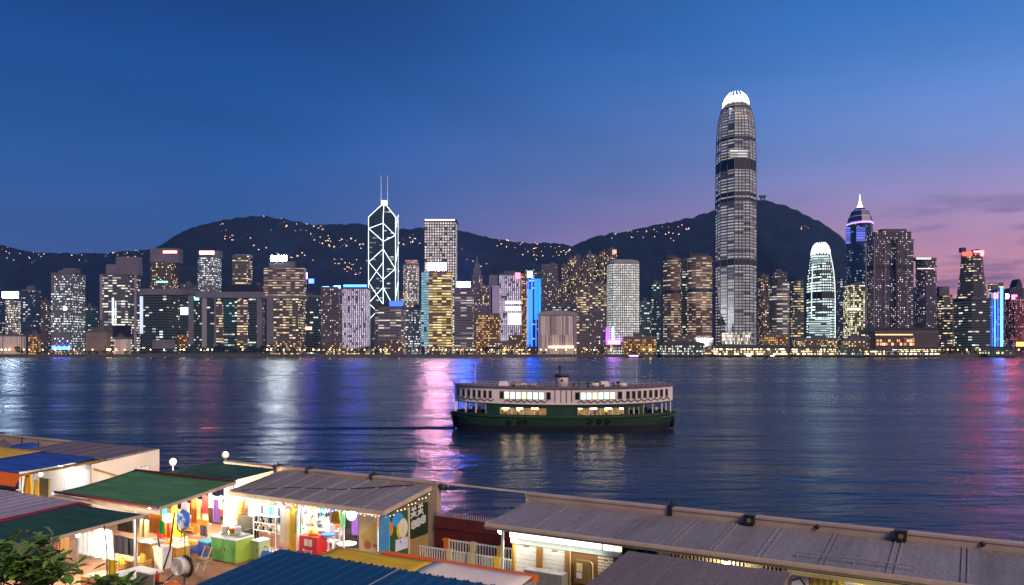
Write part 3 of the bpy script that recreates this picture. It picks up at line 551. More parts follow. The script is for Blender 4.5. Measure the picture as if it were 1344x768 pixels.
for ex,ey in ((-.5*t.W,.29*t.D),(.5*t.W,.29*t.D)):
    m=MB(); P=[(ex*q*1.012,t.D/2+(ey-t.D/2)*q*1.012,t.H*f) for f,q in t.prof]; m.path(P,.75 if abs(ex)>.4*t.W else .4,5); m.build('edge_light',glow('low_edge',(.80,1,.97),1.3,'NONE'),t.root)
t.rect('lobby_screen',1062,1090,418,441,ST['ice_lines'],-1.4,1.); t.rect('lit_floor',1066,1088,336,347,ST['ice_lines'],t.D*.10,.8)
# ---- right part
T('residential_tower','pinkish block behind, in the gap right of the tallest skyscraper','tower',995,1010,363,1500,'res_warm'); t=T('office_tower','rounded grey banded tower between the two claw crowned towers','tower',1006,1040,372,1270,'grey_lines',fp='round',podium=(10,1)); T('residential_tower','dark knobbly roofed tower behind the rounded grey tower','tower',1012,1035,358,1480,'res_dim',fp='cross',plant=2)
T('office_block','grey striped slab just left of the lower claw crowned tower','building',1038,1055,369,1300,'lines_warm'); T('office_block','narrow dark block right of the lower claw crowned tower','building',1099,1110,366,1330,'glass_blue')
def star_tower():
    t=T('skyscraper','blue lit octagonal skyscraper with stepped crown and shining spire','skyscraper',1107,1151,290,1330,'center',fp='oct',parapet=False,plant=0,dep=50); cy=t.D/2
    z=lambda p:t.lz(p)-t.H
    for k0,k1,y0,y1 in ((1.0,.9,290,282),(.84,.66,282,274),(.60,.36,274,270)):
        m=MB(); m.loft([[(x*k,cy+(y-cy)*k,t.lz(q)) for x,y in t.fp] for k,q in ((k0,y0),(k1,y1))]); m.build('crown_step',pm('crown_blue',(.05,.06,.15),.35,var=.1),t.root)
        m=MB()
        P=[(x*k0*1.01,cy+(y-cy)*k0*1.01,t.lz(y0)) for x,y in t.fp]; m.path(P+P[:1],.6,5); m.build('crown_light',glow('crown_line',(.42,.35,1),1.3,'NONE'),t.root)
    m=MB(); P=[(x*1.015,cy+(y-cy)*1.015,t.lz(291.5)) for x,y in t.fp]; m.path(P+P[:1],.8,5); m.build('crown_light',glow('crown_pink',(1,.5,.85),1.5,'NONE'),t.root)
    for a,b_ in ((1110,1116),(1124,1136)): t.rect('blue_panel',a,b_,298,320,facade('center_blue',(.05,.06,.3),(.02,.02,.1),14,4,.0,.14,1,0,.1,(.10,.16,.95),(.22,.24,1),.95,spread=.5),-.5 if a>1120 else t.D*.12,.4)
    m=MB(); m.lathe((0,cy,t.lz(271)),[(4.5,0),(5.2,3),(3,8),(1.6,14),(.8,20),(.4,25)],10); m.build('spire',glow('spire',(.95,.9,1),2.0,'NONE'),t.root)
star_tower()
t=T('office_block','yellow lit block in front of the blue octagonal skyscraper','building',1107,1136,374,1250,'center_low',podium=(9,1)); t.strip(1112,1130,404,407,(.75,.9,.85),.9)
def wide_block():
    t=T('residential_tower','massive dark slab tower of many small lilac windows with notched top','tower',1134,1199,316,1245,'res_lilac',fp='notch',plant=0,dep=34); t.block('crown',1148,1196,304,316,ST['res_lilac'],2,30); t.block('crown',1158,1190,300.5,304,M_PLANT,6,24)
    for a in (1136,1147,1161,1176,1190): t.rect('pilaster',a,a+1.6,318,432,M_PIER if a!=1176 else M_DARK,-1.3,1.2)
    t.band(348,354,1.004); t.rect('dark_base',1134,1199,430,438,M_DARK,-2,2)
wide_block()
t=T('residential_tower','narrower dark tower with a white lit top row beside the massive slab','tower',1200,1231,341,1250,'res_lilac',plant=0,fp='cham'); t.block('crown',1201,1224,338,341,M_PLANT,2,22); t.strip(1203,1222,338.5,340.2,(1,.92,.88),2.0,-.6); t.strip(1204,1226,352,353.2,(1,.88,.8),1.0); t.rect('dark_base',1199,1231,430,438,M_DARK,-2,2)
t=T('shopping_hall','long waterfront podium with a wide orange lit hall front','building',1142,1232,436,1224,pm('dark_stone',(.10,.07,.07),.8,vs=.05),dep=18,plant=0); t.rect('lit_window',1150,1185,445,454,ST['amber_hall'],-.6,.4); t.rect('lit_window',1149,1198,438.6,440,glow('orange_line',(1,.55,.22),2.2),-.9,.4); t.rect('lit_window',1186,1200,444,454,ST['amber_hall'],-.6,.4)
for k in range(7): t.rect('mullion',1154+k*5,1154.8+k*5,444,455,M_DARK,-1.2,.4)
t=T('office_block','dim block with rounded roof cap left of the flared dark tower','building',1231,1250,388,1290,'lines_warm',podium=(9,1)); t.block('crown',1233,1246,376,388,M_PLANT,4,14)
t=T('flared_tower','dark tower flaring at its waist with red lit signs on top','tower',1250,1302,331,1330,'dark_top',fp='oct',prof=[(0,1),(.5,1.0),(.6,.95),(.70,.86),(.82,.75),(.9,.71),(1,.70)],plant=1,parapet=False,dep=40); t.sign(1278,1291,329,336,(1,.012,.014),90,6); t.strip(1263,1276,331,336,(1,.06,.04),4,3.5,'red_band'); t.block('crown',1262,1268,325,331,M_DARK,10,18); t.strip(1258,1296,390,391.3,(1,.85,.6),1.0,-.4)
t=T('office_block','low dark curved block in front of the flared tower','building',1249,1306,393,1245,'dark_glass',fp='cham',podium=(9,1),plant=2)
for k,lb in ((0,1301),(1,1312)):
    pass
t=T('office_tower','narrow tower with bright blue vertical light strips at right','tower',1299,1319,381,1252,'glass_blue',plant=0,podium=(8,1)); t.strip(1313,1316.5,377,455,(.05,.22,1),8); t.strip(1301,1303,384,455,(.06,.25,1),1.6); t.strip(1305,1307,384,455,(.04,.18,1),5); t.strip(1309,1310.5,384,455,(.06,.25,1),1.2); t.block('crown',1302,1317,371,381,ST['lines_warm'],3,14); t.sign(1304,1310,385,392,(1,.15,.15),5,-1.5,False)
t=T('residential_tower','tower glowing pink and red under two red roof lamps at the right edge','tower',1319,1352,392,1245,'pink',plant=1,dep=26); t.sign(1320,1324,386,392,(1,.55,.8),40,.2); t.sign(1328,1335,387,393,(1,.008,.03),110,.2); t.block('crown',1326,1344,378,391,M_DARK,6,20); t.strip(1334,1346,449,455,(1,.5,.1),3,-2,'lit_base')
t=T('gabled_tower','dark tower with pointed gable top at the right edge','tower',1325,1342,377,1460,'res_dim',plant=0,parapet=False,dep=20)
m=MB(); cy=t.D/2; n=8
for a,b_ in ((0,t.D),): m.loft([[(-t.W/2,y,t.H),(t.W/2,y,t.H),(t.W*.42,y,t.H+6),(t.W*.2,y,t.H+12),(0,y,t.H+15),(-t.W*.2,y,t.H+12),(-t.W*.42,y,t.H+6)] for y in (t.D,0)])
m.build('gable',M_DARK,t.root)
T('residential_tower','red tinted block cut by the right edge of the photo','tower',1345,1385,380,1300,'pink')
# ---- dim blocks behind, mostly hidden
for a in [('residential_tower','dim slim tower behind, between the wide grey and the stepped grey tower',116,130,418,1480,'res_dim'),
 ('residential_tower','dim block behind the broad black glass block at its right',236,258,374,1540,'res_dim'),
 ('residential_tower','dim low tower behind the gap right of the plain yellowish tower',331,347,376,1560,'res_warm'),
 ('residential_tower','dim slab behind the neon roofed block',400,424,401,1480,'res_dim'),
 ('residential_tower','dim tower seen between prism skyscraper and slender whitish tower',517,531,384,1500,'res_dim'),
 ('residential_tower','dim slab behind the dim spire tower',631,644,376,1640,'res_warm'),
 ('residential_tower','low dim block behind the orange lit square block',628,645,404,1420,'res_dim'),
 ('residential_tower','warm lit tower in shadow between hall and hillside cluster',727,742,372,1650,'res_warm'),
 ('residential_tower','low dark block behind the curved roof of the pale hall',720,757,402,1500,'dark_glass'),
 ('residential_tower','dim tower behind, left of the dark curved greenish tower',846,858,405,1500,'res_dim'),
 ('residential_tower','warm lit low tower behind the rounded grey tower',998,1012,392,1420,'res_warm'),
 ('residential_tower','dim tower glimpsed right of the narrow dark tower with white top row',1228,1240,394,1450,'res_dim'),
 ('residential_tower','dim slab between the two dark towers at right, low and brownish',1240,1252,402,1480,'res_dim'),
 ('residential_tower','small dim block behind the narrow blue strip tower',1314,1326,402,1420,'res_warm'),
 ('residential_tower','small dim block between low left edge block and mauve block',46,60,408,1450,'res_dim')]:
    T(*a[:2],'tower',*a[2:])
# waterfront low buildings
for a in [('low_block','long pale low block on the waterfront below the white sign tower',-10,34,441,1216,'hall'),('low_block','small amber lit low block right of the long pale low block',37,53,440,1216,'orange'),
 ('low_block','small dim pavilion at the foot of the stepped grey tower',150,172,445,1216,'hall'),('low_block','low lit shop row below the brown two stage tower',360,396,447,1216,'shop'),
 ('low_block','low lit shop row below the lilac ribbed tower',424,448,449,1216,'shop'),('low_block','low lit shop row left of the pale stone hall',640,668,450,1216,'shop'),('low_block','low red lit terrace building right of the porthole tower',818,862,444,1222,'orange'),
 ('low_block','low lit terrace behind the long golden pier',880,936,446,1226,'lines_warm'),('low_block','amber lit low block behind the right half of the golden pier',1000,1034,440,1232,'orange'),('low_block','dark low market hall behind the second golden pier',1040,1100,446,1226,'shop'),('low_block','low lit building between pier and yellow lit block',1104,1140,447,1224,'shop')]:
    T(a[0],a[1],'building',*a[2:],dep=12,parapet=True,plant=1)
# ------------------------------------------------------------------ hillside houses
HW=facade('hill_house',(.30,.24,.20),(.05,.03,.02),2.6,3.2,.16,.2,.55,0,.2,(1,.50,.20),(1,.76,.48),9.0)
rn=random.Random(5)
def house_mesh(w,d,h):
    m=MB(); m.loft([[(-w/2,-d/2,z),(w/2,-d/2,z),(w/2,d/2,z),(-w/2,d/2,z)] for z in (-4,h)]); return m
def roof_mesh(w,d,h):
    m=MB(); a,b_=w/2+.4,d/2+.4
    m.face([(-a,-b_,h),(a,-b_,h),(a,0,h+2.0),(-a,0,h+2.0)]); m.face([(a,b_,h),(-a,b_,h),(-a,0,h+2.0),(a,0,h+2.0)]); m.face([(-a,b_,h),(-a,-b_,h),(-a,0,h+2)]); m.face([(a,-b_,h),(a,b_,h),(a,0,h+2)]); m.face([(-a,-b_,h),(-a,b_,h),(a,b_,h),(a,-b_,h)]); return m
protos=[]
for (w_,d_,h_) in ((9,7,5),(14,8,4.5),(8,8,10)):
    a=house_mesh(w_,d_,h_).build('wall',HW); b_=roof_mesh(w_,d_,h_).build('roof',M_ROOF); protos.append((a.data,b_.data)); bpy.data.objects.remove(a); bpy.data.objects.remove(b_)
def hill_spot(key,px,f):
    fn,Yr,dep=HFN[key]; Y=Yr-dep*(1-f); X=X_(px,Y); return X,Y,float(fn(np.array([X]),np.array([Y]))[0])
HSPEC=[('far',[(3,40,.97,10,'along the low ridge at far left'),(42,72,.98,7,'along the low ridge at far left'),(78,125,.98,5,'along the low ridge at far left'),(138,194,.985,16,'on the saddle left of the main hill')]),
 ('main',[(275,300,.97,5,'near the crest of the main hill'),(290,330,.90,7,'near the crest of the main hill'),(345,425,.985,18,'along the right shoulder of the main hill'),(330,400,.84,10,'halfway up the main hill'),(395,440,.93,12,'along the right shoulder of the main hill'),(430,484,.90,24,'above the prism skyscraper'),(436,482,.76,16,'above the prism skyscraper'),(440,480,.66,14,'above the prism skyscraper'),(520,552,.93,12,'between prism skyscraper and the square grid tower'),(520,555,.72,8,'between prism skyscraper and the square grid tower'),(606,640,.85,5,'right of the square grid tower'),(640,705,.985,18,'along the ridge above the violet terraced tower'),(700,752,.955,22,'above the warm hillside cluster'),(690,730,.86,12,'above the warm hillside cluster'),(380,420,.74,8,'halfway up the main hill')]),
 ('right',[(800,845,.985,9,'on the left ridge of the right hill'),(845,885,.985,10,'on the left ridge of the right hill'),(862,896,.92,7,'on the left ridge of the right hill'),(890,938,.985,6,'on the left ridge of the right hill'),(1030,1080,.9,4,'on the right flank of the right hill')])]
for key,rows in HSPEC:
    for (a,b_,f,n,where) in rows:
        for k in range(n):
            px=rn.uniform(a,b_); X,Y,Zh=hill_spot(key,px,min(.995,f+rn.uniform(-.055,.03)))
            wd,rd=protos[rn.choice((0,0,1,1,2))]
            r=thing('hillside_house','small house with warm lit windows '+where,'house',(X,Y,Zh),rn.uniform(-.5,.5),'small lit houses '+where); q_=rn.uniform(.20,.42); r.scale=(q_,q_,q_)
            for nm,d_ in (('wall',wd),('roof',rd)):
                o=bpy.data.objects.new(nm,d_); COL.objects.link(o); o.parent=r
# lookout building on the summit
X,Y,Zh=hill_spot('right',1001,.995); r=thing('lookout_tower','anvil shaped lookout building on the summit of the right hill','lookout',(X,Y,Zh))
m=MB(); m.bb(-8,-4,-3,3,-6,12); m.bb(4,8,-3,3,-6,12); m.build('pillar',M_ROOF,r)
m=MB(); m.loft([[(-8,-4,10),(8,-4,10),(8,4,10),(-8,4,10)],[(-14,-5,19),(14,-5,19),(14,5,19),(-14,5,19)]]); m.build('bowl',M_ROOF,r)

# ------------------------------------------------------------------ waterfront trees and lamps
leaf_d=pm('shore_foliage',(.035,.06,.03),.8,var=.5,vs=.3); bark=pm('bark',(.09,.07,.055),.9,var=.3,vs=3)
def shore_tree(seed,h,w_):
    rn=random.Random(seed); m=MB(); m.tube((0,0,0),(.2,0,h*.5),.35,.22,6)
    for k in range(4):
        a=rn.uniform(0,6.28); m.tube((.2,0,h*.42),(math.cos(a)*w_*.3,math.sin(a)*w_*.3,h*.7),.16,.06,5)
    c=MB()
    cl=[(rn.gauss(0,w_*.26),rn.gauss(0,w_*.2),h*rn.uniform(.42,.95)) for _ in range(16)]
    for x,y,z in cl:
        for k in range(26):
            p=Vector((x+rn.gauss(0,w_*.10),y+rn.gauss(0,w_*.10),z+rn.gauss(0,h*.06))); d=Vector((rn.gauss(0,1),rn.gauss(0,1),rn.gauss(0,1))).normalized(); e=d.orthogonal().normalized(); s_=rn.uniform(.35,.8)
            c.face([p-d*s_-e*s_*.4,p+e*s_*.55-d*s_*.1,p+d*s_,p-e*s_*.5+d*s_*.1])
    return m,c
TP=[]
for k,(h,w_) in enumerate(((9,9),(12,10),(7,11))):
    m,c=shore_tree(40+k,h,w_); a=m.build('trunk',bark); b_=c.build('crown',leaf_d); TP.append((a.data,b_.data)); bpy.data.objects.remove(a); bpy.data.objects.remove(b_)
NEAR=[(17,'the slim tower with the white roof sign'),(60,'the narrow mauve block'),(90,'the wide grey office tower'),(128,'the low beige block'),(158,'the stepped grey tower'),(210,'the broad black glass block'),(250,'the block with the white screen'),(275,'the left end of the gate-like complex'),(320,'the right end of the gate-like complex'),(376,'the brown two stage tower'),(410,'the neon roofed block'),(435,'the brown block with blue strips'),(468,'the lilac ribbed tower'),(512,'the squat brown banded block'),(542,'the low grey block'),(578,'the golden tower'),(610,'the grey banded tower'),(640,'the orange lit block'),(675,'the violet terraced tower'),(700,'the blue lit tower'),(732,'the pale hall'),(765,'the warm lit low block'),(785,'the low dark block'),(818,'the porthole tower'),(850,'the red lit terrace'),(905,'the bronze twin towers'),(966,'the tallest skyscraper'),(1020,'the rounded grey tower'),(1077,'the lower claw crowned tower'),(1120,'the yellow lit block'),(1165,'the massive slab tower'),(1215,'the narrower dark tower'),(1240,'the rounded cap block'),(1278,'the flared tower'),(1309,'the blue strip tower'),(1335,'the pink lit tower')]
near=lambda px:min(NEAR,key=lambda q:abs(q[0]-px))[1]
def put_tree(px,kind,sc,Y):
    lb='dark rounded waterfront tree in front of '+near(px)
    r=thing('waterfront_tree',lb,'tree',(X_(px,Y),Y,GZ),rn.uniform(0,6),'waterfront trees by '+near(px)); r.scale=(sc,sc,sc)
    for nm,d_ in zip(('trunk','crown'),TP[kind]):
        o=bpy.data.objects.new(nm,d_); COL.objects.link(o); o.parent=r
for px,kind,sc in [(23,1,1.1),(27,0,.9),(50,2,.7),(60,0,.7),(118,2,.9),(126,2,.8),(136,0,.8),(166,2,.8),(176,1,.9),(190,2,.8),(206,0,.8),(224,1,.8),(246,0,.7),(272,0,.9),(284,1,1.1),(289,1,1.2),(295,1,1.15),(301,1,1.2),(308,0,1.1),(330,1,1.1),(337,0,1.1),(345,1,1.2),(352,0,1.0),(362,1,1.15),(369,1,1.2),(379,0,.8),(388,1,1),(402,1,.9),(412,2,1),(421,1,1),(458,0,.8),(474,1,.9),(480,1,1.1),(486,1,1.1),(494,0,.9),(549,1,1.1),(556,0,.9),(601,2,.8),(611,0,.8),(634,1,1.0),(640,1,1.0),(647,1,1.05),(653,1,.95),(672,0,.8),(690,1,.9),(699,0,.9),(714,2,.7),(770,0,.8),(782,2,.8),(792,2,.8),(832,2,.7),(846,0,.7),(1046,1,.9),(1085,1,.8),(1102,0,1),(1112,0,.9),(1137,2,1),(1238,1,1.0),(1246,0,.9),(1254,1,1.0),(1262,0,1.0),(1272,1,.9),(1282,0,.8),(1297,1,.9),(1322,1,1.),(1332,0,1.),(1341,1,1.1)]:
    put_tree(px,kind,sc,1212+rn.uniform(0,5))
lampm=glow('lamp_warm',(1,.52,.16),34,'NONE'); lampm2=glow('lamp_cool',(.95,1,.85),20,'NONE')
pole=MB(); pole.tube((0,0,0),(0,0,7.5),.14,.09,6); pole.tube((0,0,7.4),(.9,-.6,7.9),.08,.06,5); pd=pole.build('post',M_STEEL); 
hd=MB(); hd.ball((.9,-.6,7.8),.62,8,6); h1=hd.build('lamp_head',lampm); h2=hd.build('lamp_head',lampm2)
PD,H1,H2=pd.data,h1.data,h2.data
for o in (pd,h1,h2): bpy.data.objects.remove(o)
lx=[2,7,12,31,38,56,72,97,110,121,141,144,152,163,181,197,215,236,241,263,272,278,318,350,355,372,393,399,411,418,432,445,461,478,499,507,523,546,567,585,599,618,631,645,661,681,694,709,716,729,742,754,769,779,801,826,844,853,1043,1060,1090,1108,1119,1128,1139,1212,1231,1243,1256,1268,1285,1294,1302,1311,1319,1327,1336]
BIG={7:1.8,12:1.5,141:2.2,144:1.9,241:1.8,272:1.6,350:1.5,411:1.3,853:1.8,1128:1.8,1231:1.4,1319:1.5}
for px in lx:
    warm=rn.random()<.72 or px in BIG; Y=1206.5+rn.uniform(0,4); s_=BIG.get(px,rn.uniform(.7,1.1))
    r=thing('street_lamp',('amber' if warm else 'white')+' waterfront street lamp in front of '+near(px),'street lamp',(X_(px,Y),Y,GZ),rn.uniform(-.3,.3),'%s waterfront lamps by %s'%('amber' if warm else 'white',near(px))); 
    o=bpy.data.objects.new('post',PD); COL.objects.link(o); o.parent=r; o=bpy.data.objects.new('lamp_head',H1 if warm else H2); COL.objects.link(o); o.parent=r
    if s_>1.2: o.scale=(s_,s_,s_); o.location=(-.9*(s_-1),.6*(s_-1),-7.8*(s_-1))
# ------------------------------------------------------------------ ferry piers
pier_dark=pm('pier_dark',(.05,.06,.06),.7,var=.3,vs=.1)
def pier(label,x0,x1,y0,Y,style,domed=False,st=None):
    W=X_(x1,Y)-X_(x0,Y); cx=(X_(x0,Y)+X_(x1,Y))/2; H=Z_(y0,Y)-GZ; D=26
    r=thing('ferry_pier',label,'pier',(cx,Y,0))
    m=MB(); m.bb(-W/2-2,W/2+2,-2.5,D,1.6,GZ-.05)
    for k in range(int(W/7)+1):
        for y in (-1.5,10): m.tube((-W/2+k*W/int(W/7),y,-3),(-W/2+k*W/int(W/7),y,1.6),.5,None,6)
    m.build('deck',sm_,r)
    m=MB(); m.loft([[(-W/2,0,z),(W/2,0,z),(W/2,D,z),(-W/2,D,z)] for z in (GZ,GZ+H*.72)]); m.build('wall',style,r)
    m=MB(); n=10; 
    if domed: m.loft([[(-W*.53*math.cos(math.pi*k/n),y,GZ+H*.72+.1+H*.36*math.sin(math.pi*k/n)**.7) for k in range(n+1)] for y in (D+1,-2)],cap=True)
    else: m.loft([[(-W/2-2,-3,GZ+H*.72+.1),(W/2+2,-3,GZ+H*.72+.1),(W/2+2,D+2,GZ+H*.72+.1),(-W/2-2,D+2,GZ+H*.72+.1)],[(-W/2-2,-3,GZ+H*.72+.8),(W/2+2,-3,GZ+H*.72+.8),(W/2+2,D+2,GZ+H*.72+.8),(-W/2-2,D+2,GZ+H*.72+.8)],[(-W/2+4,D*.4,GZ+H*1.05),(W/2-4,D*.4,GZ+H*1.05),(W/2-4,D*.5,GZ+H*1.05),(-W/2+4,D*.5,GZ+H*1.05)]])
    m.build('roof',pier_dark,r)
    m=MB()
    for k in range(int(W/6)+1): m.bb(-W/2+k*6-.25,-W/2+k*6+.25,-1.4,-.9,GZ,GZ+H*.72)
    m.bb(-W/2,W/2,-1.5,-.8,GZ+H*.34,GZ+H*.40); m.build('colonnade',pier_dark,r)
P1=facade('pier_dim',(.10,.11,.11),(.03,.04,.04),2.6,3.6,.16,.22,.55,.3,.5,(.85,1,.85),(1,.95,.75),1.5)
P2=facade('pier_gold',(.35,.26,.15),(.10,.06,.03),2.4,3.4,.12,.2,.86,.2,.4,(1,.66,.26),(1,.88,.58),4.2)
P3=facade('pier_green',(.2,.25,.18),(.05,.06,.03),3.0,4.4,.12,.2,.7,.2,.4,(.8,1,.5),(1,.88,.5),1.5)
pier('dark domed pier with pale green windows left of the long golden pier',870,924,449,1190,P1,True)
pier('long golden lit pier in front of the tallest skyscraper',942,1034,453,1185,P2)
pier('second golden lit pier, half as long, below the lower claw crowned tower',1047,1097,455,1188,P2)
pier('small dim pier left of the amber pavilion pier',1104,1134,457,1190,P1,True)
pier('short golden pier in front of the orange lit hall',1140,1162,458,1188,P2)
pier('pier of yellowish windows in front of the narrower dark tower',1182,1236,456,1188,P2)
pier('greenish lit pavilion pier at the right end of the waterfront',1296,1334,458,1192,P3,True)
pier('unlit low landing shed between two golden piers',1164,1180,460,1190,P1)
# ------------------------------------------------------------------ small craft by the far shore
def small_boat(label,px,Y,L_,col,st,rz=0):
    r=thing('harbour_boat',label,'boat',(X_(px,Y),Y,0),rz); m=MB()
    m.loft([[(-L_/2,-1.6,-.3),(L_*.32,-1.6,-.3),(L_/2,0,-.3),(L_*.32,1.6,-.3),(-L_/2,1.6,-.3)],[(-L_/2,-2,1.5),(L_*.35,-2,1.6),(L_*.56,0,2.0),(L_*.35,2,1.6),(-L_/2,2,1.5)]]); m.build('hull',pm('boat_dark',(.04,.04,.05),.5),r)
    m=MB(); m.bb(-L_*.36,L_*.22,-1.5,1.5,1.62,3.6); m.build('cabin',pm('boat_white',(.55,.55,.58),.5),r)
    m=MB(); m.bb(-L_*.34,L_*.20,-1.56,-1.51,2.3,3.2); m.build('window',glow('boat_%d'%px,col,st),r)
    m=MB(); m.tube((0,0,3.6),(0,0,6.5),.08,None,5); m.build('mast',M_STEEL,r)
small_boat('small boat with violet lights near the purple sign',833,1150,24,(.72,.38,1),9)
small_boat('small white lit boat alongside the left half of the golden pier',983,1155,12,(1,.97,.85),5)
small_boat('second small white lit boat, under the middle of the golden pier',1014,1155,11,(1,.95,.9),4,.1)

# ------------------------------------------------------------------ the ferry
def ferry():
    Y=122.; cx=X_(741.5,Y); r=thing('ferry','green and white double decked ferry with lit windows crossing the harbour','ferry',(cx,Y+4.5,0),R(-1.2))
    green=pm('hull_green',(.012,.052,.026),.45,var=.25,vs=.5); black=pm('hull_black',(.012,.012,.014),.5,var=.2); white=pm('ferry_white',(.82,.72,.70),.55,var=.14,vs=.8); dark=pm('ferry_dark',(.03,.028,.03),.6); deckm=pm('ferry_deck',(.16,.13,.14),.8,var=.3,vs=1)
    def beam(x,L_=17.1): return 4.5*max(0.,1-abs(x/L_)**5)**.5
    sheer=lambda x:.55*(x/17)**2
    xs=[-17.1+34.2*k/38 for k in range(39)]
    def strip(m,x_list,z0,z1,inset=0.,L_=17.1,mi=0):
        for s_ in (-1,1):
            for a,b_ in zip(x_list,x_list[1:]):
                q=[(a,s_*(beam(a,L_)-inset),z0+sheer(a)),(b_,s_*(beam(b_,L_)-inset),z0+sheer(b_)),(b_,s_*(beam(b_,L_)-inset),z1+sheer(b_)),(a,s_*(beam(a,L_)-inset),z1+sheer(a))]
                m.face(q if s_<0 else q[::-1],None,mi)
    def deck(m,x_list,z,L_=17.1,inset=0.,t_=.12):
        for a,b_ in zip(x_list,x_list[1:]):
            ya,yb=beam(a,L_)-inset,beam(b_,L_)-inset
            if ya<=0 and yb<=0: continue
            ya=max(ya,.01); yb=max(yb,.01); za,zb=z+sheer(a),z+sheer(b_)
            m.face([(a,-ya,za+t_),(b_,-yb,zb+t_),(b_,yb,zb+t_),(a,ya,za+t_)]); m.face([(a,ya,za),(b_,yb,zb),(b_,-yb,zb),(a,-ya,za)])
            m.face([(a,-ya,za),(b_,-yb,zb),(b_,-yb,zb+t_),(a,-ya,za+t_)]); m.face([(b_,yb,zb),(a,ya,za),(a,ya,za+t_),(b_,yb,zb+t_)])
    m=MB()
    for s_ in (-1,1):
        for a,b_ in zip(xs,xs[1:]):
            q=[(a*.965,s_*beam(a)*.90,-.8),(b_*.965,s_*beam(b_)*.90,-.8),(b_*.975,s_*beam(b_)*.955,.75+sheer(b_)*.6),(a*.975,s_*beam(a)*.955,.75+sheer(a)*.6)]
            m.face(q if s_<0 else q[::-1])
    m.build('boot_stripe',black,r)
    m=MB()
    for s_ in (-1,1):
        for a,b_ in zip(xs,xs[1:]):
            q=[(a*.975,s_*beam(a)*.955,.75+sheer(a)*.6),(b_*.975,s_*beam(b_)*.955,.75+sheer(b_)*.6),(b_,s_*beam(b_),2.15+sheer(b_)),(a,s_*beam(a),2.15+sheer(a))]
            m.face(q if s_<0 else q[::-1])
    m.build('hull',green,r)
    m=MB(); strip(m,xs,1.95,2.2,-.10); m.build('rubbing_strake',pm('strake_green',(.014,.05,.026),.5),r)
    m=MB(); deck(m,xs,1.62,17.1,.1,.1); m.build('lower_deck',deckm,r)
    # lower deck: green panels between the openings
    m=MB(); ops=[(-16.4,-11.7),(-9.6,-2.7),(2.0,8.9),(9.6,11.2),(11.8,16.2)]
    solid=[(-11.7,-9.6),(-2.7,2.0),(8.9,9.6),(11.2,11.8)]
    def span(a,b_,n=4): return [a+(b_-a)*k/n for k in range(n+1)]
    for a,b_ in solid: strip(m,span(a,b_),2.2,3.9,.06)
    for a,b_ in ops[1:4]: strip(m,span(a,b_,8),2.2,2.42,.06); strip(m,span(a,b_,8),3.44,3.9,.06)
    for a,b_ in (ops[0],ops[4]): strip(m,span(a,b_,8),2.2,2.40,.06)
    m.build('lower_wall',green,r)
    for a,b_ in ops:
        n=max(2,round((b_-a)/1.55))
        for k in range(n+1):
            x=a+(b_-a)*k/n
            for s_ in (-1,1): m=MB(); m.bb(x-.08,x+.08,s_*(beam(x)-.16)-.06,s_*(beam(x)-.16)+.06,2.2+sheer(x),3.9+sheer(x)); m.build('stanchion',white,r)
    m=MB(); m.bb(-10,10,-1.6,1.6,1.75,3.85); m.build('casing',pm('ferry_cream',(.62,.52,.36),.6,vs=1),r)
    for k in range(9):
        x=-8.8+k*2.2
        if abs(x)<2: continue
        for s_ in (-1,1): m=MB(); m.bb(x-.5,x+.5,s_*3.7-.10,s_*3.7+.10,3.36,3.44); m.build('ceiling_lamp',glow('ferry_lamp',(1,.72,.36),42,'AUTO'),r)
    # benches on the lower deck
    m=MB()
    for k in range(12):
        x=-9.2+k*1.65
        for s_ in (-1,1):
            m.bb(x-.05,x+.05,s_*2.9-.8,s_*2.9+.8,2.1,2.65); m.bb(x-.3,x+.3,s_*2.9-.8,s_*2.9+.8,2.08,2.15)
    m.build('bench',pm('ferry_bench',(.20,.10,.05),.6),r)
    # upper deck
    ux=[-16.6+33.2*k/40 for k in range(41)]; UL=16.9
    m=MB(); deck(m,ux,3.86,UL,-.08,.16); m.build('upper_deck',dark,r)
    m=MB(); strip(m,ux,4.02,6.42,.0,UL)
    for sx in (-1,1): m.box((sx*16.6,0,5.2+sheer(16.6)),(.1,2*beam(16.6,UL),2.3))
    m.build('upper_wall',white,r)
    # zig-zag lattice rail under the windows
    for s_ in (-1,1):
        m=MB(); yy=lambda x:s_*(beam(x,UL)+.03)
        for k in range(64):
            a=-16.+k*.5; 
            if -2.9<a<1.9 or abs(a+10.2)<.8: continue
            z0=4.12+sheer(a); h=.18 if k%2 else .52
            m.tube((a,yy(a),z0+.18+(.34 if k%2 else 0)),(a+.5,yy(a+.5),z0+.18+(0 if k%2 else .34)),.085,None,4)
        m.build('lattice_rail',dark,r)
    lit=glow('saloon_light',(.74,1,.86),1.15); lit2=glow('saloon_warm',(1,.90,.62),1.0); glass=pm('window_dark',(.015,.017,.02),.1,var=0); fr=pm('window_frame',(.30,.26,.25),.6)
    wins=[(-16.0+k*.82,.40,0) for k in range(7)]+[(-9.35,.55,0)]+[(-8.6+k*.86,.74,1+(k%4==3)) for k in range(7)]+[(-2.35,.6,0)]+[(1.95,.6,0)]+[(2.8+k*.88,.78,1+(k%3==2)) for k in range(6)]+[(8.3,.6,0)]+[(9.5+k*.86,.5,0) for k in range(8)]
    for x,w_,kind in wins:
        for s_ in (-1,1):
            y=s_*(beam(x,UL)+.01); a=math.atan2((beam(x+.3,UL)-beam(x-.3,UL))*s_,.6); z=5.33+sheer(x)
            m=MB(); m.box((x,y,z),(w_+.12,.05,1.22),a); o=m.build('window',fr,r)
            m=MB(); m.box((x,y+s_*.028,z),(w_-.06,.03,1.04),a); m.build('pane',(glass,lit,lit2)[kind],o)
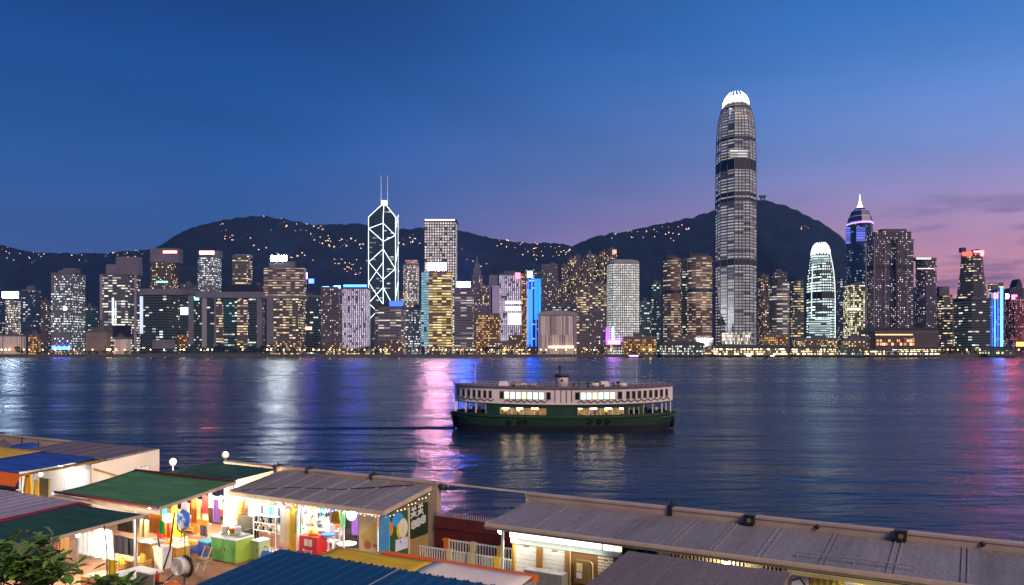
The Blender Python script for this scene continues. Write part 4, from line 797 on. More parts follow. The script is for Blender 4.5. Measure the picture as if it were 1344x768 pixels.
    for x in (-1.4,-.5,.3,1.1):
        m=MB()
        for s_ in (-1,1): m.bb(x-.06,x+.06,s_*4.52-.03,s_*4.52+.03,4.3,6.2)
        m.build('door_groove',dark,r)
    m=MB(); deck(m,[-16.9+33.8*k/40 for k in range(41)],6.42,17.2,-.25,.16); m.build('roof',deckm,r)
    m=MB(); m.lathe((-.2,0,6.54),[(1.02,0),(.98,1.55),(.98,1.6)],20); m.build('funnel',white,r)
    m=MB(); m.lathe((-.2,0,8.09),[(1.12,0),(1.12,.38),(.9,.40)],20); m.build('funnel_cap',dark,r)
    m=MB()
    for k in range(5): m.tube((-.2,-1.03,7.59),(-.2+.2*math.sin(k*1.2566),-1.03,7.59+.2*math.cos(k*1.2566)),.085,.05,6)
    m.build('funnel_emblem',dark,r)
    m=MB(); m.tube((-.5,0,8.44),(-.5,0,9.89),.11,.08,6); m.tube((-.5,0,9.24),(-.5,0,9.74),.22,.2,6); m.tube((-.8,0,9.34),(-.2,0,9.34),.06,None,5); m.build('exhaust_pipe',dark,r)
    for x,h in ((-13.6,4.0),(11.3,4.8)):
        m=MB(); m.tube((x,0,6.54),(x+.05,0,6.54+h),.055,.04,6); m.tube((x-.5,0,6.54+h*.62),(x+.5,0,6.54+h*.62),.03,None,4); m.tube((x,0,6.54+h*.6),(x-1.6,0,6.64),.02,None,4); m.build('mast',pm('ferry_mast',(.55,.52,.52),.5,var=.1),r)
    # roof clutter: wheelhouses, raft canisters, ventilators, stacked float racks
    for x in (-9.2,6.3):
        m=MB(); m.loft([[(x-.85,-1.2,6.59),(x+.85,-1.2,6.59),(x+.85,1.2,6.59),(x-.85,1.2,6.59)],[(x-.6,-1,7.39),(x+.6,-1,7.39),(x+.6,1,7.39),(x-.6,1,7.39)]]); m.build('wheelhouse',white,r)
    rn=random.Random(3)
    for k,x in enumerate((-7.24,-6.2,-4.6,4.8,8.9)):
        m=MB(); m.tube((x-.55,-2.6+.4*(k%2),6.94),(x+.55,-2.6+.4*(k%2),6.94),.32,None,10); m.build('raft_canister',white,r)
    for k in range(16):
        x=rn.choice((rn.uniform(-8.04,-1.6),rn.uniform(1.4,9))); h=rn.uniform(.35,.85); m=MB(); y=rn.uniform(-3,1)
        m.lathe((x,y,6.54),[(.16,0),(.16,h*.7),(.32,h*.75),(.24,h)],8); m.build('ventilator',dark if k%3 else deckm,r)
    m=MB()
    for k in range(14):
        x=-8.+k*.45; m.tube((x,-3.1,6.59),(x+.5,-3.1,7.39),.045,None,4); m.tube((x+.5,-3.1,6.59),(x,-3.1,7.39),.045,None,4)
    m.tube((-8,-3.1,7.39),(-1.6,-3.1,7.39),.05,None,4); m.build('float_rack',pm('rack_brown',(.10,.07,.06),.7),r)
    for s_ in (-1,1):
        m=MB()
        for k in range(40): 
            a=-16+.8*k; m.tube((a,s_*(beam(a,17)-.4),6.54+sheer(a)),(a,s_*(beam(a,17)-.4),6.99+sheer(a)),.025,None,4)
            if k<39: m.tube((a,s_*(beam(a,17)-.4),6.99+sheer(a)),(a+.8,s_*(beam(a+.8,17)-.4),6.99+sheer(a+.8)),.025,None,4)
        m.build('roof_rail',pm('ferry_mast',(.55,.52,.52),.5,var=.1),r)
    for x in (-8.2,-6.54,-5.7,3.9,5.3,6.6):
        m=MB(); 
        for q in range(12):
            a,b_=q*math.pi/6,(q+1)*math.pi/6; m.tube((x+.26*math.cos(a),-beam(x)-.08,1.55+.26*math.sin(a)),(x+.26*math.cos(b_),-beam(x)-.08,1.55+.26*math.sin(b_)),.12,None,6)
        m.build('tyre_fender',black,r)
    for sx in (-1,1):
        m=MB(); m.tube((sx*16.7,0,.2),(sx*17.25,0,2.7),.28,.35,8); m.build('stem_post',black,r)
    r.scale=(1.017,1,1); return r,Y
FERRY,FY=ferry()
# passengers at the rails of the lower deck
def person_mesh(pose,shirt,seed):
    me=bpy.data.meshes.new('person'); bm=bmesh.new(); rad=[]
    def v(p,rx): rad.append(rx); return bm.verts.new(p)
    pel=v((0,0,.95),.15); ch=v((0,0,1.30),.17); nk=v((0,-.01,1.48),.065); hd=v((0,-.02,1.60),.095); tp=v((0,-.02,1.70),.085)
    for a,b_ in ((pel,ch),(ch,nk),(nk,hd),(hd,tp)): bm.edges.new((a,b_))
    for s_ in (-1,1):
        hp=v((s_*.09,0,.86),.105); kn=v((s_*.10,-.03 if pose!='sit' else -.42,.48 if pose!='sit' else .88),.075); ft=v((s_*.10,0 if pose!='sit' else -.42,.07 if pose!='sit' else .45),.05); toe=v((s_*.11,-.15 if pose!='sit' else -.56,.04 if pose!='sit' else .43),.04)
        sh=v((s_*.19,0,1.38),.065); el=v((s_*.25,-.06,1.12),.05); wr=v((s_*.22,-.26,1.08),.035); ha=v((s_*.21,-.34,1.08),.042)
        for a,b_ in ((pel,hp),(hp,kn),(kn,ft),(ft,toe),(ch,sh),(sh,el),(el,wr),(wr,ha)): bm.edges.new((a,b_))
    bm.to_mesh(me); bm.free(); o=bpy.data.objects.new('person',me); COL.objects.link(o)
    md=o.modifiers.new('skin','SKIN')
    for k,q in enumerate(rad): me.skin_vertices[0].data[k].radius=(q,q*.8)
    me.skin_vertices[0].data[0].use_root=True
    sb=o.modifiers.new('sub','SUBSURF'); sb.levels=1; sb.render_levels=1
    dg=bpy.context.evaluated_depsgraph_get(); me2=bpy.data.meshes.new_from_object(o.evaluated_get(dg)); bpy.data.objects.remove(o)
    me2.materials.clear(); me2.materials.append(pm('skin_tone',(.45,.28,.20),.6,var=.05)); me2.materials.append(shirt); me2.materials.append(pm('trousers',(.03,.03,.05),.8))
    for p in me2.polygons:
        z=p.center.z; x=abs(p.center.x); p.material_index=0 if z>1.47 or (x>.15 and p.center.y<-.2 and z>1.0) else (1 if z>.93 else 2); p.use_smooth=True
    return me2
cl=[('red',(.5,.03,.03)),('white',(.6,.6,.6)),('navy',(.02,.03,.10)),('yellow',(.55,.40,.06))]
PM=[person_mesh('stand',pm('shirt_'+c,k,.8),i) for i,(c,k) in enumerate(cl)]
where=[(-15.0,0,'at the stern rail, nearest the end'),(-13.9,2,'on the left end deck beside a post'),(-13.0,0,'on the left end deck by the green wall'),(-8.9,3,'at the first lit opening'),(-7.1,1,'at the second lit bay'),(-4.0,0,'by the bright orange window'),(4.7,2,'in the right lit opening'),(6.4,3,'in the right lit opening, near its middle'),(12.6,2,'at the right end deck, inner side'),(14.2,1,'at the right end deck, outer side')]
for x,k,lb in where:
    o=bpy.data.objects.new('person',PM[k]); COL.objects.link(o)
    p=Matrix.Rotation(R(-1.2),4,'Z')@Vector((x,-3.5 if abs(x)<12 else -2.6,0)); o.location=(FERRY.location.x+p.x,FERRY.location.y+p.y,1.74+.55*(x/17)**2)
    tag(o,'passenger in %s %s on the ferry'%(cl[k][0],lb),'person')
# wake trailing from the stern
m=MB(); n=40
for s_ in (-1,1):
    for k in range(n):
        x0=FERRY.location.x-17-k*1.0; x1=x0-1.; y=FERRY.location.y
        o0=.25+k*.028; o1=.25+(k+1)*.028; a=.17*(1-k/n); b_=.17*(1-(k+1)/n)
        m.face([(x0,y+s_*o0,.02+a),(x1,y+s_*o1,.02+b_),(x1,y+s_*(o1+.5),.004),(x0,y+s_*(o0+.5),.004)]); m.face([(x0,y+s_*o0,.02+a),(x1,y+s_*o1,.02+b_),(x1,y,.004),(x0,y,.004)])
structure(m.build('wake',pm('wake_water',(.006,.012,.022),.16,var=0)))
# ------------------------------------------------------------------ the pier-side market in front (u along the stalls, v towards the water)
C30,S30=math.cos(R(30)),math.sin(R(30)); DZ=3.5
def Wd(u,v,z=0.): return Vector((C30*u+S30*v,-S30*u+C30*v,z))
def P(x,y,v):                       # photo pixel at distance v -> (u, z)
    tx=(x-CX)/F; Y=v/(S30*tx+C30); return C30*tx*Y-S30*Y, CAMZ-(y-HY)/F*Y
def PG(x,y,z=DZ):                   # photo pixel on a level plane -> (u, v)
    tx=(x-CX)/F; Y=(CAMZ-z)*F/(y-HY); return C30*tx*Y-S30*Y, S30*tx*Y+C30*Y
class Th:
    def __init__(s,name,label,cat,u,v,z=DZ,group=None):
        s.o=(u,v,z); s.root=thing(name,label,cat,Wd(u,v,z),R(-30),group)
    def add(s,name,m,mat,parent=None):
        return m.build(name,mat,parent or s.root,s.o)
def solo(name,label,cat,m,mat,u,v,z=DZ,group=None):
    o=m.build(name,mat,None,(u,v,z)); o.location=Wd(u,v,z); o.rotation_euler=(0,0,R(-30)); return tag(o,label,cat,group)
def mb(*a,mi=0):
    m=MB(); m.bb(*a,mi); return m
# materials
wood=pm('deck_boards',(.30,.13,.075),.65,var=.35,vs=1.2); grey_roof=None
def ribbed(name,col,stain,rough=.55,metal=.0,sc=.6,amt=.55):
    m,t,b=mat_new(name); L=t.links.new; g=t.nodes.new('ShaderNodeTexCoord'); mp=t.nodes.new('ShaderNodeMapping'); mp.inputs['Scale'].default_value=(2.2,.5,1); L(g.outputs['Object'],mp.inputs[0])
    n=t.nodes.new('ShaderNodeTexNoise'); n.inputs['Scale'].default_value=sc; n.inputs['Detail'].default_value=8; n.inputs['Roughness'].default_value=.65; L(mp.outputs[0],n.inputs['Vector'])
    r=t.nodes.new('ShaderNodeMapRange'); r.interpolation_type='SMOOTHSTEP'; r.inputs[1].default_value=.48; r.inputs[2].default_value=.74; r.inputs[4].default_value=amt; L(n.outputs[0],r.inputs[0])
    n2=t.nodes.new('ShaderNodeTexNoise'); n2.inputs['Scale'].default_value=9; n2.inputs['Detail'].default_value=6; L(mp.outputs[0],n2.inputs['Vector'])
    r2=t.nodes.new('ShaderNodeMapRange'); r2.inputs[1].default_value=.3; r2.inputs[2].default_value=.7; r2.inputs[3].default_value=.80; r2.inputs[4].default_value=1.14; L(n2.outputs[0],r2.inputs[0])
    mx=t.nodes.new('ShaderNodeMix'); mx.data_type='RGBA'; L(r.outputs[0],mx.inputs[0]); mx.inputs[6].default_value=(*col,1); mx.inputs[7].default_value=(*stain,1)
    sp=t.nodes.new('ShaderNodeSeparateXYZ'); L(g.outputs['Object'],sp.inputs[0]); w1=t.nodes.new('ShaderNodeTexWhiteNoise'); w1.noise_dimensions='1D'; L(mnode(t,'FLOOR',mnode(t,'MULTIPLY',sp.outputs[0],.66)),w1.inputs['W'])
    mp3=t.nodes.new('ShaderNodeMapping'); mp3.inputs['Scale'].default_value=(7,.45,1); L(g.outputs['Object'],mp3.inputs[0]); n3=t.nodes.new('ShaderNodeTexNoise'); n3.inputs['Scale'].default_value=1.; n3.inputs['Detail'].default_value=4; L(mp3.outputs[0],n3.inputs['Vector'])
    r3=t.nodes.new('ShaderNodeMapRange'); r3.inputs[1].default_value=.35; r3.inputs[2].default_value=.7; r3.inputs[3].default_value=1.05; r3.inputs[4].default_value=.88; L(n3.outputs[0],r3.inputs[0])
    tot=mnode(t,'MULTIPLY',mnode(t,'MULTIPLY',r2.outputs[0],r3.outputs[0]),mnode(t,'MULTIPLY_ADD',w1.outputs['Value'],.20,.90))
    s=t.nodes.new('ShaderNodeVectorMath'); s.operation='SCALE'; L(mx.outputs[2],s.inputs[0]); L(tot,s.inputs['Scale']); L(s.outputs[0],b.inputs['Base Color'])
    b.inputs['Roughness'].default_value=rough; b.inputs['Metallic'].default_value=metal
    bp=t.nodes.new('ShaderNodeBump'); bp.inputs['Strength'].default_value=.25; bp.inputs['Distance'].default_value=.03; L(n2.outputs[0],bp.inputs['Height']); L(bp.outputs[0],b.inputs['Normal']); m.cycles.emission_sampling='NONE'
    return m
R_GREY=ribbed('grey_metal_roof',(.265,.235,.245),(.14,.105,.085)); R_BROWN=ribbed('brown_metal_roof',(.205,.155,.145),(.11,.11,.10)); R_BLUE=ribbed('blue_metal_roof',(.008,.075,.19),(.02,.045,.11),.5,sc=.8,amt=.5); R_MAUVE=ribbed('mauve_roof',(.17,.14,.15),(.15,.12,.12))
R_LILAC=ribbed('lilac_awning',(.36,.31,.38),(.26,.22,.26))
def cloth(name,col,var=.25,rough=.85):
    m,t,b=mat_new('cloth_'+name); L=t.links.new; g=t.nodes.new('ShaderNodeTexCoord'); mp=t.nodes.new('ShaderNodeMapping'); mp.inputs['Scale'].default_value=(.35,2.2,1); mp.inputs['Rotation'].default_value=(0,0,R(14)); L(g.outputs['Object'],mp.inputs[0])
    n=t.nodes.new('ShaderNodeTexNoise'); n.inputs['Scale'].default_value=1.1; n.inputs['Detail'].default_value=5; L(mp.outputs[0],n.inputs['Vector'])
    r=t.nodes.new('ShaderNodeMapRange'); r.inputs[1].default_value=.32; r.inputs[2].default_value=.7; r.inputs[3].default_value=1-var; r.inputs[4].default_value=1+var; L(n.outputs[0],r.inputs[0])
    s=t.nodes.new('ShaderNodeVectorMath'); s.operation='SCALE'; s.inputs[0].default_value=col; L(r.outputs[0],s.inputs['Scale']); L(s.outputs[0],b.inputs['Base Color']); b.inputs['Roughness'].default_value=rough
    bp=t.nodes.new('ShaderNodeBump'); bp.inputs['Strength'].default_value=.3; bp.inputs['Distance'].default_value=.08; L(n.outputs[0],bp.inputs['Height']); L(bp.outputs[0],b.inputs['Normal']); m.cycles.emission_sampling='NONE'; return m
GREEN=cloth('green',(.060,.19,.070)); DGREEN=cloth('dark_green',(.008,.062,.040)); BLUEC=cloth('blue',(.010,.07,.33),.3); YEL=cloth('yellow',(.74,.46,.015),.10); ORA=cloth('orange',(.85,.15,.015),.15); CREAMC=cloth('cream',(.86,.74,.62),.08); REDC=cloth('red',(.28,.018,.03),.2); OCH=cloth('ochre',(.66,.38,.03),.2); TAN=cloth('tan',(.34,.22,.05),.15)
WHT=pm('white_paint',(.78,.76,.74),.6,var=.06,vs=2); BEIGE=pm('beige_wall',(.46,.35,.28),.8,var=.16,vs=.8,bump=.2); CREAMP=pm('cream_trim',(.55,.44,.32),.6,var=.15,vs=2); BLK=pm('black_metal',(.015,.015,.016),.5,var=.1); MAROON=pm('maroon_fence',(.11,.014,.018),.6,var=.3,vs=1.5); BROWNW=pm('brown_wood',(.30,.15,.045),.6,var=.3,vs=2.5); STEEL=pm('galvanised',(.42,.42,.43),.45,.5,var=.15,vs=4); YWOOD=pm('yellow_wood',(.62,.34,.07),.55,var=.2,vs=2); OLIVE=pm('olive_board',(.20,.165,.07),.8,var=.15,vs=2); DARKP=pm('dark_panel',(.035,.033,.03),.7,var=.2); GRNP=pm('green_paint',(.13,.42,.10),.5,var=.12,vs=2); LGRN=pm('lime_paint',(.30,.48,.06),.5,var=.12); BLUP=pm('blue_plastic',(.03,.12,.55),.4,var=.12); LBLU=pm('light_blue_paint',(.08,.40,.75),.5,var=.12,vs=2); REDP=pm('red_plastic',(.60,.02,.025),.4,var=.1); ORP=pm('orange_plastic',(.72,.20,.02),.5,var=.12,vs=2); YELP=pm('yellow_plastic',(.72,.48,.03),.5,var=.1); PALEY=pm('pale_yellow',(.80,.66,.36),.6,var=.08); DRED=pm('dark_red_trim',(.16,.02,.02),.6,var=.15)
# ---- deck and seawall
m=MB(); m.bb(-70,40,-30,29.0,2.2,DZ); o=m.build('pier_deck',pm('pier_concrete',(.16,.14,.13),.9,var=.3,vs=.4,bump=.3)); o.location=(0,0,0); o.rotation_euler=(0,0,R(-30)); structure(o)
m=MB()
for k in range(-10,8): m.tube((k*6.,28.4,-3),(k*6.,28.4,2.2),.45,None,8)
o=m.build('pier_piles',sm_); o.rotation_euler=(0,0,R(-30)); structure(o)
m=MB(); m.bb(-60,-20.6,15,28.2,DZ+.004,DZ+.03); o=m.build('boardwalk',wood); o.rotation_euler=(0,0,R(-30)); structure(o)

def roof_sheet(m,u0,u1,v0,v1,z0,z1,t=.06,rib=None,rw=.05,rh=.05):
    m.loft([[(u0,v0,z0),(u1,v0,z0),(u1,v1,z1),(u0,v1,z1)],[(u0,v0,z0+t),(u1,v0,z0+t),(u1,v1,z1+t),(u0,v1,z1+t)]])
    if rib:
        n=int((u1-u0)/rib)
        for k in range(1,n):
            x=u0+(u1-u0)*k/n
            m.loft([[(x-rw,v0+.02,z0+t-.01),(x+rw,v0+.02,z0+t-.01),(x+rw,v1-.02,z1+t-.01),(x-rw,v1-.02,z1+t-.01)],[(x-rw*.6,v0+.02,z0+t+rh),(x+rw*.6,v0+.02,z0+t+rh),(x+rw*.6,v1-.02,z1+t+rh),(x-rw*.6,v1-.02,z1+t+rh)]])
def sag_cloth(u0,u1,v0,v1,zf,zb,sag=.10,nu=14,nv=10,seed=1,edge=0.,wr=.03):
    m=MB(); rn=np.random.RandomState(seed)
    g=lambda a,b_: 4*a*(1-a)*.5+4*b_*(1-b_)*.5
    ph=rn.rand(4)*6
    pt=lambda i,j:(u0+(u1-u0)*i/nu, v0+(v1-v0)*j/nv, zf+(zb-zf)*j/nv-sag*g(i/nu,j/nv)+wr*math.sin(9*i/nu+2.5*j/nv+ph[0])*math.sin(math.pi*j/nv)+wr*.6*math.sin(17*i/nu-4*j/nv+ph[1])*math.sin(math.pi*j/nv))
    for i in range(nu):
        for j in range(nv):
            q=[pt(i,j),pt(i+1,j),pt(i+1,j+1),pt(i,j+1)]; m.face(q,None,0,True); m.face([(x,y,z-.02) for x,y,z in q[::-1]],None,0,True)
    def rim(a,b_): m.face([a,b_,(b_[0],b_[1],b_[2]-.02),(a[0],a[1],a[2]-.02)])
    for i in range(nu): rim(pt(i+1,0),pt(i,0)); rim(pt(i,nv),pt(i+1,nv))
    for j in range(nv): rim(pt(0,j),pt(0,j+1)); rim(pt(nu,j+1),pt(nu,j))
    if edge:
        for i in range(nu):
            a,b_=pt(i,0),pt(i+1,0); m.face([(a[0],a[1],a[2]-edge),(b_[0],b_[1],b_[2]-edge),b_,a])
    return m
def bulb_lamp(label,u,v,z,drop,power,col=(1,.86,.66),r=.09,st=25,group=None):
    t=Th('pendant_lamp',label,'lamp',u,v,z,group); m=MB(); m.tube((u,v,z),(u,v,z-drop),.012,None,5); t.add('cord',m,BLK)
    m=MB(); m.lathe((u,v,z-drop-.02),[(.03,.06),(.05,0),(.04,.08)],8); t.add('socket',m,BLK)
    m=MB(); m.ball((u,v,z-drop-r*.8),r,10,8); t.add('bulb',m,glow('bulb_%.1f'%st,col,st,'NONE')); light('bulb_light','POINT',t.root,(0,0,-drop-r*2.2),power,col,.12)
def tube_lamp(label,u,v,z,L_,power,col=(1,.97,.92),st=14,group=None):
    t=Th('tube_lamp',label,'lamp',u,v,z,group); t.add('housing',mb(u-L_/2,u+L_/2,v-.06,v+.06,z-.05,z-.005),WHT)
    m=MB(); m.tube((u-L_/2+.03,v,z-.08),(u+L_/2-.03,v,z-.08),.022,None,8); t.add('tube',m,glow('tube',col,st,'NONE')); light('tube_light','AREA',t.root,(0,0,-.13),power,col,L_,None,.08)
# ---- long back wall (two lengths) with black brackets and lamps
def wall_piece(label,u0,u1,zt,v=28.15):
    t=Th('parapet_wall',label,'wall',(u0+u1)/2,v+.15); t.add('wall',mb(u0,u1,v,v+.3,DZ,zt),BEIGE); t.add('coping',mb(u0-.02,u1+.02,v-.03,v+.34,zt,zt+.07),BEIGE); return t
ZW=CAMZ-5.72-.07
wall_piece('beige parapet wall behind the left grey roofed stall',-33.2,-19.95,ZW); wall_piece('long beige parapet wall behind the right grey roof',-15.62,9,ZW-.05)
for (x,y,lb,k) in ((361,612,'black clip on the parapet at the left end of the left grey roof',0),(403,619,'black clip on the parapet, second above the left grey roof',0),(487,627,'black clip on the parapet near the middle of the left grey roof',0),(880,668,'black clip on the long parapet, first of the right roof',0)):
    u,_=P(x,y,28.15); t=Th('wall_clip',lb,'bracket',u,28.3,ZW); m=mb(u-.07,u+.07,28.06,28.55,ZW-.25,ZW+.14); m.tube((u,28.3,ZW+.14),(u,28.3,ZW+.26),.05,None,6); t.add('clip',m,BLK)
for (x,y,lb) in ((985,681,'square black lantern on the long parapet, left of the pair'),(1183,702,'square black lantern on the long parapet, right of the pair')):
    u,_=P(x,y,28.1); t=Th('wall_lantern',lb,'lantern',u,28.0,ZW-.1); m=mb(u-.16,u+.16,27.86,28.10,ZW-.24,ZW+.06); m.bb(u-.19,u+.19,27.84,28.12,ZW+.06,ZW+.09); t.add('case',m,BLK)
    m=MB(); m.disc((u,27.85,ZW-.08),.08,'y',.03,12); t.add('lens',m,OLIVE)
for (x,y,lb) in ((1073,691,'small black fixing on the long parapet between the lanterns'),(1290,714,'small black fixing on the long parapet right of the lanterns')):
    u,_=P(x,y,28.15); m=MB(); m.ball((u,28.12,ZW-.10),.08,8,6); solo('wall_fixing',lb,'fixing',m,BLK,u,28.12,ZW-.10)
for (x,y,lb,v) in ((296,597,'round globe lamp standing on the parapet behind the dark green roof',28.3),(227,606,'round globe lamp on a thin pole behind the green canopy',26.2)):
    u,z=P(x,y,v); zb=ZW+.07 if v>27 else DZ; t=Th('globe_lamp',lb,'lamp',u,v,zb); m=MB(); m.tube((u,v,zb),(u,v,z-.12),.03,None,6); m.tube((u,v,z-.2),(u,v,z-.1),.08,.11,8); t.add('post',m,STEEL); m=MB(); m.ball((u,v,z),.17,14,10); t.add('globe',m,glow('globe',(1,.86,.58),.85)); light('globe_light','POINT',t.root,(0,0,z-zb+.25),8,(1,.8,.5),.1)
# ---- left grey roofed stall
U0,U1=-29.2,-20.4; ZF,ZB=CAMZ-6.4-.06,CAMZ-5.9-.06
s=Th('market_stall','bright open stall under a grey ribbed metal roof, full of hanging goods','stall',(U0+U1)/2,26.6)
m=MB(); roof_sheet(m,U0,U1+.15,24.95,28.1,ZF,ZB,.06,1.05); s.add('roof',m,R_GREY)
m=MB(); m.bb(U0,U1+.17,24.86,24.94,ZF-.10,ZF+.07); s.add('eave_trim',m,CREAMP)
m=MB(); m.loft([[(U1+.16,24.9,ZF-.10),(U1+.22,24.9,ZF-.10),(U1+.22,28.1,ZB-.10),(U1+.16,28.1,ZB-.10)],[(U1+.16,24.9,ZF+.08),(U1+.22,24.9,ZF+.08),(U1+.22,28.1,ZB+.08),(U1+.16,28.1,ZB+.08)]]); s.add('barge_board',m,CREAMP)
s.add('back_wall',mb(U0,U1,27.95,28.04,DZ,ZB-.12),WHT)
m=MB(); m.loft([[(U1-.06,25.05,z0),(U1+.0,25.05,z0),(U1+.0,28.04,z1),(U1-.06,28.04,z1)] for z0,z1 in ((DZ,DZ),(ZF-.12,ZB-.12))]); s.add('side_wall',m,OLIVE)
for u in (U0+.06,-25.,U1-.12): s.add('post',mb(u-.05,u+.05,25.02,25.12,DZ,ZF-.08),WHT)
s.add('counter',mb(-27.2,-24.6,26.9,27.5,DZ+.85,DZ+.92),WHT)
def bulbs(t,pts):
    m=MB(); m.ball(pts[0],.026,8,6); o=t.add('bulb',m,glow('string',(1,.86,.62),2,'NONE'))
    for p in pts[1:]:
        c=o.copy(); COL.objects.link(c); c.parent=t.root; c.location=Vector(p)-Vector(pts[0])
m=[(U0+.15+k*.19,24.98,ZF-.17-.03*(k%3)) for k in range(46)]
t=Th('light_string','string of small round white bulbs along the eave of the left grey roof','light string',(U0+U1)/2,24.98,ZF-.1); bulbs(t,m); m=MB(); m.tube((U0,24.98,ZF-.115),(U1,24.98,ZF-.115),.012,None,5); t.add('wire',m,BLK)
m=[(U1+.23,25.0+k*.24,ZF-.18+(ZB-ZF)*k/13-.04*(k%3)) for k in range(13)]
t=Th('light_string','string of white bulbs up the right gable of the left grey roof','light string',U1+.2,26.5,ZF-.1); bulbs(t,m)
for k,(u,lb) in enumerate(((-28.2,'tube lamp under the left grey roof, at its left end'),(-26.0,'tube lamp under the left grey roof, left of the middle'),(-23.9,'tube lamp under the left grey roof, right of the middle'),(-21.8,'tube lamp under the left grey roof, at its right end'))): tube_lamp(lb,u,25.9,ZF+.05,1.5,125)
def standing(name,label,cat,x0,x1,y0,y1,v,mat,t_=.06,group=None,zb=None):
    """flat upright thing facing the walkway, from its outline in the stall"""
    ua,za=P(x0,y0,v); ub,_=P(x1,y0,v); um=(ua+ub)/2; _,zt=P((x0+x1)/2,y0,v); _,z0=P((x0+x1)/2,y1,v); z0=z0 if zb is None else zb
    return solo(name,label,cat,mb(ua,ub,v-t_/2,v+t_/2,z0,zt),mat,um,v,z0,group),(ua,ub,z0,zt)
def drape(u0,u1,v,z0,z1,fold=.05,n=18,taper=0.,seed=0,k=5):
    m=MB(); pt=lambda i,z:(u0+(u1-u0)*(i/n-.5)*(1 - (taper*(z-z0)/(z1-z0)))+(u1-u0)*.5, v+fold*math.sin(k*2*math.pi*i/n+seed)*(1-.6*(z-z0)/(z1-z0)), z)
    zs=[z0+(z1-z0)*q/4 for q in range(5)]
    for a,b_ in zip(zs,zs[1:]):
        for i in range(n):
            q=[pt(i,a),pt(i+1,a),pt(i+1,b_),pt(i,b_)]; m.face(q,None,0,True); m.face([(x,y+.015,z) for x,y,z in q[::-1]],None,0,True)
    for (i,r_) in ((0,1),(n,0)):
        for a,b_ in zip(zs,zs[1:]):
            p,q=pt(i,a),pt(i,b_); f=[p,(p[0],p[1]+.015,p[2]),(q[0],q[1]+.015,q[2]),q]; m.face(f[::-1] if r_ else f)
    return m
def hang(name,label,cat,x0,x1,y0,y1,v,mat,fold=.05,taper=0.,group=None,k=4,seed=0):
    ua,_=P(x0,y0,v); ub,_=P(x1,y0,v); _,zt=P((x0+x1)/2,y0,v); _,z0=P((x0+x1)/2,y1,v); z0=max(z0,DZ+.05)
    return solo(name,label,cat,drape(ua,ub,v,z0,zt,fold,18,taper,seed,k),mat,(ua+ub)/2,v,zt,group)
# goods of the left grey stall
standing('blackboard','dark hanging panel at the left end of the bright stall','panel',273,289,667,687,26.4,DARKP)
m=MB(); u,z=P(322,680,26.6); prof=[]
for k in range(13):
    a=math.pi*k/12; 
pts=[(u-.22+.30*math.sin(k/12*math.pi)*-1+.15,26.6,z+.85-1.7*k/12) for k in range(13)]
for k in range(12): m.tube(pts[k],pts[k+1],.16*math.sin(math.pi*(k+.3)/12.6)+.03,.16*math.sin(math.pi*(k+1.3)/12.6)+.03,8)
solo('guitar_bag','curved orange padded bag hanging in the bright stall','bag',m,ORP,u,26.6,z)
m=MB(); u,z=P(331,678,26.65); m.lathe((u,26.65,z-.65),[(.05,0),(.22,.3),(.25,.8),(.14,1.2),(.05,1.35)],12,sy=.4); solo('padded_bag','white padded bag hanging beside the curved orange bag','bag',m,WHT,u,26.65,z)
ua,za=P(339,663,26.3); ub,zb=P(368,666,26.3)
t=Th('clothes_rail','metal clothes rail over the blue striped shirts','rail',(ua+ub)/2,26.3); m=MB(); m.tube((ua-.1,26.3,DZ),(ua-.1,26.3,za+.05),.02,None,6); m.tube((ub+.1,26.3,DZ),(ub+.1,26.3,za+.05),.02,None,6); m.tube((ua-.1,26.3,za+.05),(ub+.1,26.3,za+.05),.02,None,6); t.add('rail',m,STEEL)
shirt=[('pale_sky',(.35,.58,.70)),('navy',(.03,.05,.10)),('sky',(.10,.38,.58)),('white',(.72,.74,.76)),('teal',(.06,.30,.42)),('steel_blue',(.12,.28,.42))]
for k in range(8):
    c,col=shirt[k%6]; u=ua+.08+(ub-ua-.16)*k/7; m=drape(u-.10,u+.06,26.3,za-.78,za,.03,8,.2,k,1.5); solo('shirt','%s shirt hanging on the rail, %s from the left'%(c.replace('_',' '),('first','second','third','fourth','fifth','sixth','seventh','eighth')[k]),'shirt',m,pm('shirt_cloth_'+c,col,.85),u,26.3,za)
t=Th('wire_rack','white wire rack with dark small goods below the hanging shirts','rack',(ua+ub)/2,26.2); m=MB()
for z in (DZ+.7,DZ+1.05,DZ+1.38): m.bb(ua,ub,26.0,26.4,z,z+.03)
for u in (ua,ub): m.bb(u-.02,u+.02,26.0,26.04,DZ,DZ+1.5); m.bb(u-.02,u+.02,26.36,26.4,DZ,DZ+1.5)
t.add('shelf',m,WHT); rn=random.Random(11)
for k in range(18):
    u=ua+.08+(ub-ua-.16)*(k%9)/8; z=DZ+.73+.35*(k//9); h=rn.uniform(.12,.26); m=MB(); m.lathe((u,26.1,z),[(.05,0),(.055,h*.7),(.03,h*.8),(.03,h)],8); solo('bottle','%s bottle on the %s shelf of the wire rack below the shirts'%(('dark','pale','grey')[k%3],('lower','upper')[k//9]),'bottle',m,(BLK,WHT,STEEL)[k%3],u,26.1,z,'bottles on the wire rack, %s shelf, %s'%(('lower','upper')[k//9],('dark','pale','grey')[k%3]))
